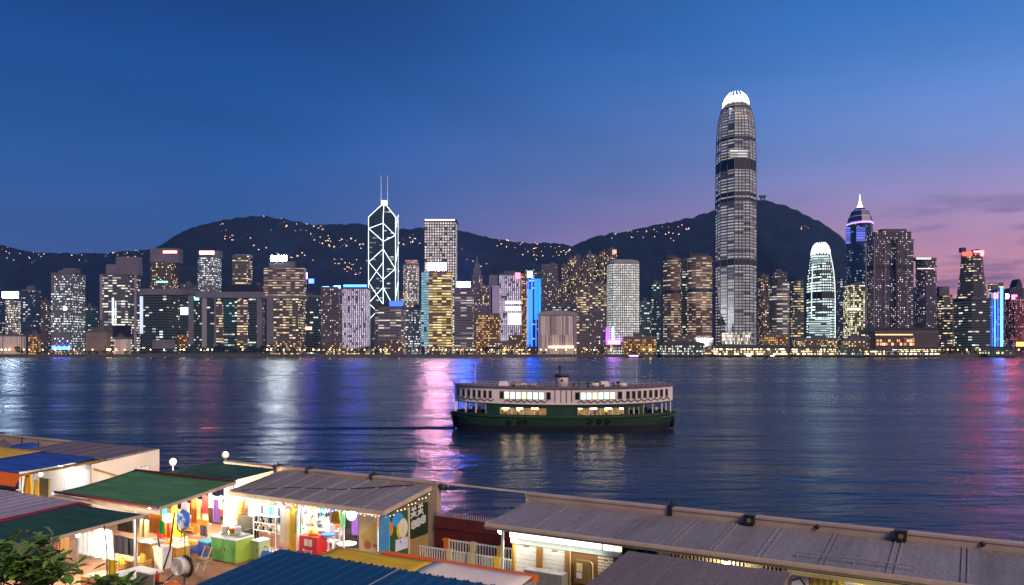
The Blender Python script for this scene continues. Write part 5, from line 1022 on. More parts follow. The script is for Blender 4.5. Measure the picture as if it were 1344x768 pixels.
for x0,x1,y0,y1,lb,mt,tp in ((368,374,664,712,'tall white cloth hanging beside the shirts','w',0),(374,381,668,716,'cream cloth with soft folds hanging second from the shirts','c',.3),(380,386,672,722,'narrow yellow cloth hanging beside the green one','y',.3),(388,395,670,700,'green cloth hanging beside the yellow ones','g',.2),(384,390,668,725,'thin lemon yellow cloth between white and green cloths','y',0)):
    hang('hanging_cloth',lb,'cloth',x0,x1,y0,y1,26.0,{'w':WHT,'c':PALEY,'y':YELP,'g':pm('green_cloth',(.01,.33,.16),.8)}[mt],.06,tp,seed=x0)
# monochrome print
def print_mat(name,base,ink,sc,th=.52):
    m,t,b=mat_new('print_'+name); L=t.links.new; g=t.nodes.new('ShaderNodeTexCoord'); n=t.nodes.new('ShaderNodeTexNoise'); n.inputs['Scale'].default_value=sc; n.inputs['Detail'].default_value=3; L(g.outputs['Object'],n.inputs['Vector'])
    r=t.nodes.new('ShaderNodeValToRGB'); r.color_ramp.elements[0].position=th-.03; r.color_ramp.elements[0].color=(*base,1); r.color_ramp.elements[1].position=th+.03; r.color_ramp.elements[1].color=(*ink,1); L(n.outputs[0],r.inputs[0]); L(r.outputs[0],b.inputs['Base Color']); b.inputs['Roughness'].default_value=.7; m.cycles.emission_sampling='NONE'; return m
standing('poster','white poster with loose black brush marks on the back wall','poster',397,432,668,697,27.6,print_mat('ink',(.78,.78,.78),(.03,.03,.03),3.2,.56),.03)
hang('beach_bag','yellow cloth bag hanging from the eave right of the brush mark poster','bag',433,447,671,687,25.6,YELP,.05,.3)
standing('door','dark narrow door in the back wall of the bright stall','door',452,470,676,726,27.8,DARKP,.08,zb=DZ)
u,z=P(461,677,25.7); t=Th('globe_lantern','round white paper globe hanging before the dark door','lantern',u,25.7,ZF); m=MB(); m.tube((u,25.7,ZF),(u,25.7,z+.2),.01,None,5); t.add('cord',m,BLK); m=MB(); m.ball((u,25.7,z),.21,16,12); t.add('globe',m,glow('paper_globe',(.86,.95,1),.8,'NONE'))
u,z=P(451,690,25.6); solo('pole','thin white pole standing at the round white table','pole',mb(u-.03,u+.03,25.57,25.63,DZ,ZF-.1),WHT,u,25.6)
# red cooler
ua,z1=P(393,700,25.0); ub,_=P(416,700,25.0); t=Th('drinks_cooler','red cooler with two white panes and white marks on its front','cooler',(ua+ub)/2,25.3)
m=mb(ua,ub,25.0,25.6,DZ,z1-.08); m.tube((ua+.05,25.3,z1-.08),(ub-.05,25.3,z1-.08),.05,None,8); t.add('body',m,REDP); w_=ub-ua
m=MB(); m.bb(ua+.30*w_,ua+.48*w_,24.975,25.0,z1-.48,z1-.2); m.bb(ua+.54*w_,ua+.72*w_,24.975,25.0,z1-.48,z1-.2); t.add('pane',m,WHT)
m=MB()
for a,b_,c,d in ((.2,.28,-.72,-.62),(.34,.36,-.82,-.64),(.30,.42,-.70,-.67),(.48,.56,-.76,-.73),(.51,.53,-.84,-.66),(.62,.74,-.68,-.65),(.66,.69,-.80,-.68),(.16,.30,-.86,-.83)): m.bb(ua+a*w_,ua+b_*w_,24.98,25.0,z1+c,z1+d)
t.add('mark',m,WHT)
m=MB(); m.lathe(((ua+ub)/2,25.3,z1-.06),[(.22,0),(.20,.12),(.08,.26),(.02,.30)],10); solo('sun_hat','yellow peaked hat lying on top of the red cooler','hat',m,YELP,(ua+ub)/2,25.3,z1-.06)
def stool(label,x,y,v,seatmat,r_,h=None):
    u,z=P(x,y,v); t=Th('bar_stool',label,'stool',u,v); m=MB(); m.tube((u,v,z-.05),(u,v,z),r_,None,18); t.add('seat',m,seatmat); m=MB(); m.tube((u,v,z-.09),(u,v,z-.052),r_*.98,None,18); t.add('seat_ring',m,WHT)
    for k in range(4):
        a=math.pi/4+k*math.pi/2; m=MB(); m.tube((u+math.cos(a)*r_*.75,v+math.sin(a)*r_*.75,z-.06),(u+math.cos(a)*r_*1.05,v+math.sin(a)*r_*1.05,DZ+.03),.028,None,6); t.add('leg',m,WHT)
    m=MB(); c=[(u+math.cos(math.pi/4+k*math.pi/2)*r_*.95,v+math.sin(math.pi/4+k*math.pi/2)*r_*.95,DZ+.4) for k in range(4)]; m.path(c+c[:1],.02,6); t.add('stretcher',m,WHT)
stool('tall white legged stool with a blue round seat beside the red cooler','' or 431,701,25.6,BLUP,.30)
u,z=P(455,713,26.0); t=Th('round_table','small round white table between blue stool and fruit poster','table',u,26.0); m=MB(); m.tube((u,26,z-.05),(u,26,z),.42,None,24); t.add('tabletop',m,WHT); m=MB(); m.tube((u,26,DZ),(u,26,z-.05),.05,None,8); m.tube((u,26,DZ),(u,26,DZ+.04),.25,None,16); t.add('pedestal',m,STEEL)
u,z=P(441,688,27.2); t=Th('cafe_chair','white chair with dark openings behind the blue stool','chair',u,27.0); 
for du in (-.2,.2):
    for dv in (-.2,.2): m=mb(u+du-.02,u+du+.02,27+dv-.02,27+dv+.02,DZ,DZ+.45); t.add('leg',m,WHT)
t.add('seat',mb(u-.23,u+.23,26.77,27.23,DZ+.45,DZ+.5),WHT); m=mb(u-.22,u+.22,27.19,27.23,DZ+.75,DZ+1.0); m.bb(u-.22,u-.18,27.19,27.23,DZ+.5,DZ+1); m.bb(u+.18,u+.22,27.19,27.23,DZ+.5,DZ+1); t.add('backrest',m,WHT)
# fruit poster board, blue post, side posters
o,(ua,ub,z0,z1)=standing('fruit_poster','pale board painted with big yellow and red fruit at the stall front','poster',472,495,675,726,25.3,PALEY,.06,zb=DZ+.2)
def child(par,name,m,mat,off):
    x=m.build(name,mat,par,off); return x
oc=((ua+ub)/2,25.3,z0); yf=25.26
m=MB(); m.disc((ua+.72*(ub-ua),yf,z1-.55),.20,'y',.02,18,sx=.8); m.disc((ua+.62*(ub-ua),yf-.004,z1-.85),.24,'y',.02,20); m.disc((ua+.35*(ub-ua),yf+.002,z1-.92),.18,'y',.02,18); child(o,'painted_fruit',m,pm('fruit_yellow',(.75,.52,.10),.6),oc)
m=MB(); m.disc((ua+.5*(ub-ua),yf-.006,z1-1.22),.17,'y',.02,20); m.disc((ua+.92*(ub-ua),yf,z1-1.22),.09,'y',.02,14); child(o,'painted_fruit',m,pm('fruit_red',(.60,.16,.06),.6),oc)
standing('corner_panel','sky blue upright panel at the right front corner of the stall','panel',498,511,676,727,25.02,LBLU,.08,zb=DZ)
def side_panel(name,label,cat,v0,v1,za,zb,mat,u=U1+.035,t_=.05):
    return solo(name,label,cat,mb(u-t_/2,u+t_/2,v0,v1,za,zb),mat,u,(v0+v1)/2,za)
o=side_panel('poster','dark green poster with orange, blue and white rounds on the stall side','poster',25.15,26.62,DZ+.35,ZF-.22,pm('poster_green',(.03,.11,.03),.7)); oc=(U1+.035,25.885,DZ+.35); ux=U1+.065
for nm,cc,(v,z,r_,sx) in (('orange_round',(.80,.24,.01),(25.42,ZF-.75,.30,.8)),('blue_round',(.05,.36,.85),(25.95,ZF-.48,.28,1.3)),('white_round',(.85,.82,.55),(26.28,ZF-.88,.40,.75)),('yellow_round',(.80,.56,.02),(26.05,ZF-.92,.33,.6))):
    m=MB(); m.disc((ux+(.012 if nm=='white_round' else .006 if nm=='yellow_round' else 0),v,z),r_,'x',.02,20,sx=sx); child(o,nm,m,pm('poster_'+nm,cc,.6),oc)
m=MB(); m.bb(ux-.01,ux+.02,25.78,26.58,ZF-1.75,ZF-1.28); child(o,'notice',m,print_mat('bluenote',(.68,.70,.86),(.10,.16,.50),6,.62),oc)
o=side_panel('chalkboard','black chalkboard with thick white painted characters on the stall side','sign',26.72,28.02,ZF-1.42,ZF-.10,pm('chalk_green',(.018,.032,.014),.7),U1+.045,.06); oc=(U1+.045,27.37,ZF-1.42)
m=MB(); ux=U1+.09; rn=random.Random(4)
def stroke(v0,z0,v1,z1,w_=.032):
    a=Vector((ux,v0,z0)); b_=Vector((ux,v1,z1)); d=(b_-a); Lh=d.length; ang=math.atan2(d.z,d.y)
    Mx=Matrix.Rotation(ang,3,'X'); m.box((a+b_)/2,(.016,Lh,w_*2),0,0,Mx)
zc_=ZF-.62
# two rows of block characters
for (c,zz) in ((26.98,zc_+.20),(27.45,zc_+.24)):
    stroke(c-.16,zz+.18,c+.18,zz+.20); stroke(c,zz+.26,c,zz-.12); stroke(c-.18,zz+.02,c+.18,zz+.04); stroke(c-.02,zz+.02,c-.18,zz-.16); stroke(c+.02,zz+.02,c+.20,zz-.14); stroke(c-.12,zz+.30,c-.04,zz+.22,.03); stroke(c+.12,zz+.32,c+.06,zz+.22,.03)
for (c,zz) in ((26.98,zc_-.28),(27.30,zc_-.24),(27.66,zc_-.18)):
    stroke(c-.12,zz+.16,c+.12,zz+.17,.035); stroke(c-.12,zz+.16,c-.13,zz-.10,.035); stroke(c+.12,zz+.17,c+.12,zz-.10,.035); stroke(c-.10,zz+.04,c+.10,zz+.05,.03); stroke(c-.14,zz-.10,c+.14,zz-.09,.035); stroke(c,zz+.22,c,zz-.16,.03)
child(o,'lettering',m,WHT,oc)
side_panel('plywood_board','plain olive brown board below the black chalkboard','board',26.72,28.02,DZ+.3,ZF-1.46,pm('plywood',(.36,.25,.10),.7,var=.1),U1+.04)
u=U1+.05; solo('edge_post','thin pale post between green poster and chalkboard','post',mb(u-.03,u+.05,26.63,26.71,DZ,ZF-.1),PALEY,u,26.67)
m=MB(); u,z=P(577,640,28.3); m.tube((u-.35,28.3,z+.12),(u+.35,28.3,z),.09,.13,10); m.tube((u-.3,28.3,z+.12),(u-.3,28.3,z-.3),.04,None,6); m.ball((u-.32,28.3,z+.15),.12,8,6); solo('security_camera','black camera pointing right at the end of the left parapet','camera',m,BLK,u,28.3,z)
# ---- in front of the stall
def cabinet(label,x0,y0,x1,y1,dep,h,mat,side=None,top=WHT,doors=2):
    ua,va=PG(x0,y0); ub,vb=PG(x1,y1); v=(va+vb)/2; t=Th('cabinet',label,'cabinet',(ua+ub)/2,v); 
    t.add('body',mb(ua,ub,v+.02,v+dep,DZ+.08,DZ+h),side or mat); t.add('plinth',mb(ua+.03,ub-.03,v+.05,v+dep-.03,DZ,DZ+.08),BROWNW)
    w_=(ub-ua)/doors
    for k in range(doors):
        d=t.add('door',mb(ua+k*w_+.015,ua+(k+1)*w_-.015,v-.01,v+.02,DZ+.1,DZ+h-.02),mat); m=mb(ua+(k+1)*w_-.12 if k%2==0 else ua+k*w_+.08,ua+(k+1)*w_-.09 if k%2==0 else ua+k*w_+.11,v-.035,v-.01,DZ+h*.5,DZ+h*.65); t.add('handle',m,OLIVE,d)
    t.add('top',mb(ua-.02,ub+.02,v-.03,v+dep+.02,DZ+h,DZ+h+.05),top); return (ua,ub,v)
ga=cabinet('large green two door cabinet with white top in front of the stall',275,737,311,742,.95,1.02,GRNP,LGRN)
cabinet('narrow lime green cabinet right of the large green one',329,737,341,738,.6,.85,pm('sage_paint',(.34,.46,.20),.5),None,WHT,1)
m=MB(); m.bb(ga[0]+.1,ga[1]-.1,ga[2]+.35,ga[2]+.9,DZ+1.08,DZ+1.14); solo('tray','flat grey green tray lying on the large green cabinet','tray',m,pm('tray_green',(.20,.26,.20),.5),ga[0]+.7,ga[2]+.6,DZ+1.08)
for k,(du,dv,h,mt,lb) in enumerate(((.25,.5,.3,WHT,'white lidded box on the tray, left'),(.62,.6,.22,ORP,'orange tub on the tray, middle'),(1.0,.55,.34,WHT,'tall white jar on the tray, right'))):
    m=MB(); m.lathe((ga[0]+du,ga[2]+dv,DZ+1.145),[(.12,0),(.14,h*.8),(.15,h*.82),(.12,h)],12); solo('tub',lb,'tub',m,mt,ga[0]+du,ga[2]+dv,DZ+1.145)
ua,va=PG(260,730); ub,vb=PG(276,732); t=Th('storage_box','blue lidded storage box left of the large green cabinet','box',(ua+ub)/2,va); t.add('body',mb(ua,ub,va,va+.55,DZ+.02,DZ+.62),BLUP); t.add('lid',mb(ua-.03,ub+.03,va-.03,va+.58,DZ+.62,DZ+.68),LBLU)
for k,(x,y,w_,h,mt,lb) in enumerate(((346,733,.32,.62,BLUP,'deep blue upright bag beside the narrow lime cabinet'),(356,733,.42,.55,LBLU,'light blue bag with white patch among the blue bags'),(366,731,.34,.5,BLUP,'deep blue bag at the right of the light blue one'),(374,730,.3,.42,pm('lilac_bag',(.4,.3,.45),.7),'small lilac bag at the end of the blue bags'))):
    u,v=PG(x,y+10); m=MB(); m.loft([[(u-w_/2,v,DZ+.01),(u+w_/2,v,DZ+.01),(u+w_/2,v+.25,DZ+.01),(u-w_/2,v+.25,DZ+.01)],[(u-w_*.55,v-.03,DZ+h*.6),(u+w_*.55,v-.03,DZ+h*.6),(u+w_*.55,v+.28,DZ+h*.6),(u-w_*.55,v+.28,DZ+h*.6)],[(u-w_*.45,v+.08,DZ+h),(u+w_*.45,v+.08,DZ+h),(u+w_*.45,v+.16,DZ+h),(u-w_*.45,v+.16,DZ+h)]]); m.path([(u-.1,v+.12,DZ+h),(u-.08,v+.12,DZ+h+.16),(u+.08,v+.12,DZ+h+.16),(u+.1,v+.12,DZ+h)],.015,5); solo('tote_bag',lb,'bag',m,mt,u,v)
ua,va=PG(258,722); t=Th('sofa','low dark sofa with cloths behind the blue storage box','sofa',ua+.6,26.2); t.add('seat',mb(ua,ua+1.3,25.7,26.5,DZ+.1,DZ+.5),DARKP); t.add('backrest',mb(ua,ua+1.3,26.4,26.7,DZ+.5,DZ+1.15),DARKP)
for q in (0,1.15): t.add('armrest',mb(ua+q,ua+q+.15,25.7,26.4,DZ+.5,DZ+.72),DARKP)
rn=random.Random(21)
for k in range(14):
    u=-27.1+k*.18; h=rn.uniform(.12,.4); m=MB(); c=rn.choice((0,1,2)); 
    if c==0: m.bb(u-.07,u+.07,27.05,27.3,DZ+.925,DZ+.925+h)
    elif c==1: m.lathe((u,27.15,DZ+.925),[(.05,0),(.06,h*.6),(.02,h*.8),(.02,h)],8)
    else: m.lathe((u,27.15,DZ+.925),[(.05,0),(.08,h*.7),(.085,h*.7)],8)
    mt,cn=rn.choice(((WHT,'white'),(ORP,'orange'),(STEEL,'grey'),(WHT,'white'))); kn=('carton','bottle','tub')[c]
    solo(kn,'%s %s on the back counter of the bright stall'%(cn,kn),kn,m,mt,u,27.15,DZ+.925,'%s %ss on the back counter'%(cn,kn))
# ---- dark green roof beyond, green canopies
s=Th('dark_green_roof_stall','low stall roof of dark green sheeting between green canopy and parapet','stall roof',-31.5,26.6); m=MB(); roof_sheet(m,-34,-29.35,25.35,28.0,CAMZ-6.02,CAMZ-5.86,.05,.8,.03,.03); s.add('roof',m,DGREEN); m=MB()
for u in (-33.8,-29.6):
    for v in (25.6,27.8): m.bb(u-.05,u+.05,v-.05,v+.05,DZ,CAMZ-6.02)
s.add('post',m,WHT)
def canopy(label,u0,u1,v0,v1,zf,zb,mat,seed,trim,posts,beam=True,sag=.12,frontmat=None):
    s=Th('canopy',label,'canopy',(u0+u1)/2,(v0+v1)/2); s.add('fabric',sag_cloth(u0,u1,v0,v1,zf,zb,sag,18,12,seed,.0),mat)
    m=MB(); m.bb(u0-.04,u1+.04,v0-.10,v0-.02,zf-.06,zf+.05); s.add('front_trim',m,trim)
    if beam:
        m=MB(); m.bb(u0-.1,u1+.15,v0-.06,v0+.03,zf-.28,zf-.12); s.add('front_beam',m,CREAMP)
    m=MB(); m.loft([[(u1-.01,v0-.05,zf-.12),(u1+.07,v0-.05,zf-.12),(u1+.07,v1,zb-.12),(u1-.01,v1,zb-.12)],[(u1-.01,v0-.05,zf+.0),(u1+.07,v0-.05,zf+.0),(u1+.07,v1,zb+.0),(u1-.01,v1,zb+.0)]]); s.add('side_bar',m,CREAMP)
    for u,v in posts: m=mb(u-.035,u+.035,v-.035,v+.035,DZ,zf-.1 if abs(v-v0)<1 else zb-.1); s.add('post',m,STEEL)
    return s
s=canopy('sloping mid green canopy with a dark red front edge',-36.2,-29.0,21.3,25.2,CAMZ-6.5,CAMZ-6.0,GREEN,3,DRED,[(-36,21.4),(-36,25.1),(-29.2,25.1)]); s.add('back_trim',mb(-36.2,-29.0,25.2,25.28,CAMZ-6.08,CAMZ-5.96),DRED)
canopy('dark green canopy at lower left above the tree',-32.9,-28.6,13.0,20.3,CAMZ-6.92,CAMZ-6.55,DGREEN,8,CREAMP,[(-28.8,20.1),(-32.7,20.1),(-28.8,13.2)],False,.10)
s=Th('lilac_canopy','pale lilac striped awning with a dark red side border at far left','canopy',-37.5,18); m=MB(); roof_sheet(m,-42.5,-34.0,14.5,21.0,CAMZ-7.05,CAMZ-6.74,.04,.7,.03,.02); s.add('fabric',m,R_LILAC); m=MB(); m.loft([[(-33.98,14.5,CAMZ-7.03),(-33.0,14.5,CAMZ-7.10),(-33.0,21.0,CAMZ-6.77),(-33.98,21.0,CAMZ-6.72)],[(-33.98,14.5,CAMZ-6.99),(-33.0,14.5,CAMZ-7.05),(-33.0,21.0,CAMZ-6.73),(-33.98,21.0,CAMZ-6.68)]]); s.add('border',m,REDC)
for u,v in ((-42,20.8),(-33.3,20.8),(-42,14.7)): s.add('post',mb(u-.04,u+.04,v-.04,v+.04,DZ,CAMZ-6.9),STEEL)
# ---- far left group
wall_piece('beige parapet wall at the far left behind the mauve tent',-58,-41.0,CAMZ-5.62,28.5)
s=Th('market_booth','white walled booth with mauve roof and beige gable end','booth',-42,27); m=MB(); roof_sheet(m,-46.5,-38.9,25.5,28.4,CAMZ-5.75,CAMZ-5.52,.06,1.2,.03,.03); s.add('roof',m,R_MAUVE)
m=MB(); m.loft([[(-38.88,24.6,DZ),(-38.78,24.6,DZ),(-38.78,28.5,DZ),(-38.88,28.5,DZ)],[(-38.88,24.6,CAMZ-5.85),(-38.78,24.6,CAMZ-5.85),(-38.78,28.5,CAMZ-5.50),(-38.88,28.5,CAMZ-5.50)]]); s.add('gable_wall',m,pm('pale_gable',(.50,.44,.40),.75,var=.12,vs=.8)); m=MB(); m.tube((-38.70,24.7,CAMZ-6.1),(-38.70,26.9,CAMZ-7.0),.05,None,6); s.add('brace',m,BROWNW)
s.add('side_panel',mb(-38.77,-38.72,27.0,27.9,CAMZ-7.1,CAMZ-6.3),print_mat('notice_grey',(.55,.50,.55),(.15,.13,.16),5,.55))
s.add('back_wall',mb(-46.5,-38.9,28.38,28.46,DZ,CAMZ-5.6),WHT)
for k in range(5): s.add('wall_panel',mb(-46+k*1.42,-44.62+k*1.42,24.95+.02*(k%2),25.05+.02*(k%2),DZ,CAMZ-5.98),WHT)
m=mb(-46.,-38.9,24.80,24.94,DZ+1.15,DZ+1.22); s.add('shelf',m,WHT)
m=MB(); m.lathe((-42.4,24.86,DZ+1.225),[(.22,0),(.24,.02),(.20,.16),(.05,.20)],14); solo('bowl','round pale bowl on the shelf of the white booth','bowl',m,pm('bowl',(.55,.6,.66),.4),-42.4,24.86,DZ+1.225)
for k in range(5):
    m=mb(-41.9+k*.16,-41.78+k*.16,24.83,24.92,DZ+1.225,DZ+1.36+.03*(k%2)); solo('jar','small teal jar on the booth shelf right of the bowl','jar',m,pm('teal_jar',(.05,.35,.45),.4),-41.8+k*.16,24.87,DZ+1.225,'teal jars on the booth shelf')
s=Th('striped_canopy','blue canopy with ochre and orange strips over the far left stall','canopy',-42,23.4)
s.add('blue_fabric',sag_cloth(-44.5,-39.45,21.2,25.35,CAMZ-5.85,CAMZ-5.62,.06,10,8,5),BLUEC); s.add('tan_fabric',sag_cloth(-39.43,-38.9,21.2,25.35,CAMZ-5.98,CAMZ-5.72,.04,4,8,6),TAN); s.add('yellow_fabric',sag_cloth(-49,-44.52,21.6,25.35,CAMZ-5.82,CAMZ-5.60,.06,8,8,7),OCH)
m=MB(); 
for k in range(14):
    a,b_=-48+k*.65,-48+(k+1)*.65; m.face([(a,20.9,CAMZ-6.45),(b_,20.9,CAMZ-6.45),(b_,21.2,CAMZ-5.9),(a,21.2,CAMZ-5.9)]); m.face([(b_,20.92,CAMZ-6.45),(a,20.92,CAMZ-6.45),(a,21.22,CAMZ-5.9),(b_,21.22,CAMZ-5.9)])
s.add('front_flap',m,ORA)
for u,v in ((-39.0,21.3),(-44.5,21.3),(-49,21.7)): s.add('post',mb(u-.03,u+.03,v-.03,v+.03,DZ,CAMZ-6.0),STEEL)
u,z=P(16,575,27.0); s=Th('peaked_tent','mauve tent with a single peak at the left edge','tent',u,26.5); m=MB(); c=(u,26.5,z)
ring=[(u+2.6*math.cos(q*math.pi/4)*1.,26.5+2.0*math.sin(q*math.pi/4),z-1.15) for q in range(8)]; mid=[(u+1.0*math.cos(q*math.pi/4),26.5+.8*math.sin(q*math.pi/4),z-.62) for q in range(8)]
for q in range(8):
    j=(q+1)%8; m.face([ring[q],ring[j],mid[j],mid[q]],None,0,True); m.face([mid[q],mid[j],c],None,0,True)
s.add('fabric',m,R_MAUVE); m=MB()
for q in range(0,8,2): m.tube(ring[q],(ring[q][0],ring[q][1],DZ),.04,None,6)
s.add('post',m,STEEL)
u,z=P(29,590,26.0); m=sag_cloth(u-.9,u+.9,25.4,26.6,z-.1,z+.25,-.15,8,6,9); solo('tarpaulin','crumpled bright blue tarpaulin between the peaked tent and the mauve roof','tarpaulin',m,BLUEC,u,26,z)
for x,lb,h in ((30,'thin black pole leaning at the far left parapet, first',1.0),(43,'short black pole on the far left parapet, second',.5),(51,'thin black pole leaning at the far left parapet, third',.6)):
    u,z=P(x,587,28.4); m=MB(); m.tube((u,28.4,DZ),(u-.12*h,28.4,z+h*.6),.05,.03,6); solo('pole',lb,'pole',m,BLK,u,28.4)
# goods of far left stall
rn=random.Random(9); pal=[('yellow',YELP),('white',WHT),('brown',BROWNW),('orange',ORP),('dark',DARKP),('cream',PALEY),('green',GRNP)]
for k in range(26):
    u=-47.5+rn.uniform(0,7.0); v=22.3+rn.uniform(0,1.6); h=rn.uniform(.25,.7); zb=DZ+.8; cn,mt=pal[k%7]; m=MB()
    kind=('parcel','sack','vase')[k%3]
    if kind=='parcel': m.box((u,v,zb+h*.3),(.45,.35,h*.6),rn.uniform(0,1))
    elif kind=='sack': m.lathe((u,v,zb),[(.18,0),(.26,h*.4),(.2,h*.8),(.08,h*.9),(.12,h)],10)
    else: m.lathe((u,v,zb),[(.1,0),(.18,h*.5),(.07,h*.85),(.1,h)],10)
    solo(kind,'%s %s piled on the far left stall table'%(cn,kind),kind,m,mt,u,v,zb,'%s %ss on the far left stall'%(cn,kind))
t=Th('trestle_table','long white table heaped with goods under the blue canopy','table',-44,23); t.add('tabletop',mb(-48,-40,22.1,24.2,DZ+.74,DZ+.79),WHT)
for u in (-47.8,-44,-40.2):
    for v in (22.2,24.1): t.add('leg',mb(u-.03,u+.03,v-.03,v+.03,DZ,DZ+.74),STEEL)
hang('hanging_cloth','ochre yellow cloth hanging at the corner of the blue canopy','cloth',30,44,622,652,21.6,OCH,.12,.5,k=2); hang('hanging_cloth','yellow drape beside the dark mirror','cloth',44,52,630,656,21.9,YELP,.08,.4,k=2)
hang('hanging_cloth','small yellow pennant cloth under the orange flap','cloth',8,20,624,634,21.6,YELP,.06,.2,k=2)
standing('mirror','dark upright mirror board with olive edge under the blue canopy','mirror',53,65,628,652,22.0,OLIVE,.1,zb=DZ+.3)
for u,v,lb in ((-46,23.5,'bulb under the blue canopy, far left'),(-41.5,23.6,'bulb under the blue canopy near the white booth')): bulb_lamp(lb,u,v,CAMZ-6.0,.35,95,(1,.9,.74))
tube_lamp('tube lamp on the white booth under the tan strip',-40.6,24.4,CAMZ-6.0,1.4,22)
# ---- open area under the green canopies
for u,v,lb in ((-34.2,23.4,'bulb under the mid green canopy, left'),(-31.4,22.6,'bulb under the mid green canopy, front right'),(-30.4,25.6,'bulb between the mid green canopy and the bright stall'),(-33.,26.8,'bulb under the dark green roof sheet')): bulb_lamp(lb,u,v,CAMZ-6.55,.3,700,(1,.84,.60))
for u,v,lb in ((-30.2,18.6,'bulb under the lower dark green canopy, back'),(-31.6,15.6,'bulb under the lower dark green canopy, front')): bulb_lamp(lb,u,v,CAMZ-6.9,.25,520,(1,.84,.62))
def flag(label,x0,x1,y0,y1,v,mat): return hang('hanging_cloth',label,'cloth',x0,x1,y0,y1,v,mat,.04,0,k=2,seed=x1)
flag('orange banner cloth at the left front of the mid green canopy',196,211,672,700,22.4,ORP); flag('bright green banner strip beside the white globe',209,215,684,701,22.3,pm('green_banner',(.01,.42,.05),.7)); flag('orange red banner below the white globe',214,225,686,706,22.9,pm('orangered',(.75,.09,.01),.7)); flag('tall amber cloth behind the blue globe',226,238,668,705,24.0,OCH); flag('red cloth hanging at the back of the canopy',250,256,656,676,25.6,REDP); flag('cream cloth hanging at the back of the canopy, left of the red one',240,251,660,680,25.7,PALEY); flag('wide cream cloth hanging right of the red cloth',256,272,656,682,25.8,PALEY)
standing('low_partition','orange painted board behind the blue globe','board',244,273,678,688,26.0,ORP,.05); 
t=Th('shelf_unit','orange brown open shelf standing behind the blue globe','shelf',-32.0,26.4); ua,za=P(243,692,26.2); ub,_=P(258,692,26.2)
for u in (ua,ub): t.add('side_panel',mb(u-.02,u+.02,26.0,26.5,DZ,DZ+1.1),YWOOD)
for z in (.15,.55,1.06): t.add('shelf',mb(ua,ub,26.0,26.5,DZ+z,DZ+z+.04),YWOOD)
standing('partition','tall amber wooden partition at the back of the canopy space','panel',212,246,668,716,26.8,YWOOD,.06,zb=DZ)
u,z=P(220,680,22.0); t=Th('globe_lantern','round white globe lantern hanging at the green canopy edge','lantern',u,22.0,CAMZ-6.55); m=MB(); m.ball((u,22.0,z),.20,14,10); t.add('globe',m,glow('white_globe',(1,.97,.92),2.2,'NONE')); m=MB(); m.tube((u,22,z+.18),(u,22,CAMZ-6.5),.012,None,5); t.add('cord',m,BLK)
u,v=PG(243,741); z=P(239,683,v)[1]; t=Th('balloon_lantern','blue and white round lantern on a slender bent pole','lantern',u,v); m=MB(); m.path([(u,v,DZ),(u-.02,v,DZ+1.2),(u-.10,v,z-.35)],.022,6); t.add('post',m,OLIVE); m=MB(); m.lathe((u-.12,v,z-.42),[(.03,0),(.20,.16),(.30,.45),(.24,.72),(.05,.90)],16); t.add('globe',m,print_mat('balloon',(.04,.18,.68),(.62,.72,.85),3.0,.55)); m=MB()
m.path([(u-.42,v-.05,z+.35),(u-.48,v-.05,z),(u-.40,v-.05,z-.4),(u-.16,v-.05,z-.5)],.03,6); t.add('hoop',m,BLK)
for (x0,y0,x1,y1,lb) in ((229,672,214,768,'black cable slung down from the canopy, long'),(207,705,215,760,'thin black support pole beside the white bin')):
    v=21.2; ua,za=P(x0,y0,v); ub,zb=P(x1,y1,v); m=MB(); m.path([(ua,v,za),((ua+ub)/2+.08,v,(za+zb)/2),(ub,v,max(zb,DZ))],.03,6); solo('cable' if 'cable' in lb else 'pole',lb,'cable' if 'cable' in lb else 'pole',m,BLK,ub,v)
u,v=PG(196,741); cabinet('yellow wooden chest left of the white bin',178,739,200,741,.7,.85,YWOOD,None,WHT,2); cabinet('small yellow chest right of the white bin',217,735,235,737,.6,.55,YWOOD,None,PALEY,1)
u,v=PG(208,748); t=Th('waste_bin','white upright bin between the two yellow chests','bin',u,v); m=MB(); m.loft([[(u-.25,v,DZ+.01),(u+.25,v,DZ+.01),(u+.25,v+.4,DZ+.01),(u-.25,v+.4,DZ+.01)],[(u-.29,v-.03,DZ+.85),(u+.29,v-.03,DZ+.85),(u+.29,v+.43,DZ+.85),(u-.29,v+.43,DZ+.85)]]); t.add('body',m,WHT); t.add('lid',mb(u-.31,u+.31,v-.05,v+.45,DZ+.85,DZ+.93),WHT)
# dark cooker-like machine on the floor: round white drum in a black frame
u,v=PG(236,764); t=Th('drum_fan','round white caged drum fan in a black stand','fan',u,v); zc2=DZ+.62
m=MB(); m.disc((u,v,zc2),.34,'y',.26,24); t.add('drum',m,WHT)
for r_ in (.30,.21,.12):
    m=MB(); n=20
    for q in range(n): m.tube((u+r_*math.cos(q*2*math.pi/n),v-.16,zc2+r_*math.sin(q*2*math.pi/n)),(u+r_*math.cos((q+1)*2*math.pi/n),v-.16,zc2+r_*math.sin((q+1)*2*math.pi/n)),.018,None,5)
    t.add('guard_ring',m,STEEL)
m=MB(); n=20
for q in range(n): m.tube((u+.12+.37*math.cos(q*2*math.pi/n),v+.18,zc2-.04+.37*math.sin(q*2*math.pi/n)),(u+.12+.37*math.cos((q+1)*2*math.pi/n),v+.18,zc2-.04+.37*math.sin((q+1)*2*math.pi/n)),.07,None,6)
t.add('frame',m,BLK)
for du in (-.4,.4): m=MB(); m.tube((u+du*.7,v,zc2-.3),(u+du*1.3,v-.2,DZ+.03),.035,None,6); t.add('leg',m,BLK)
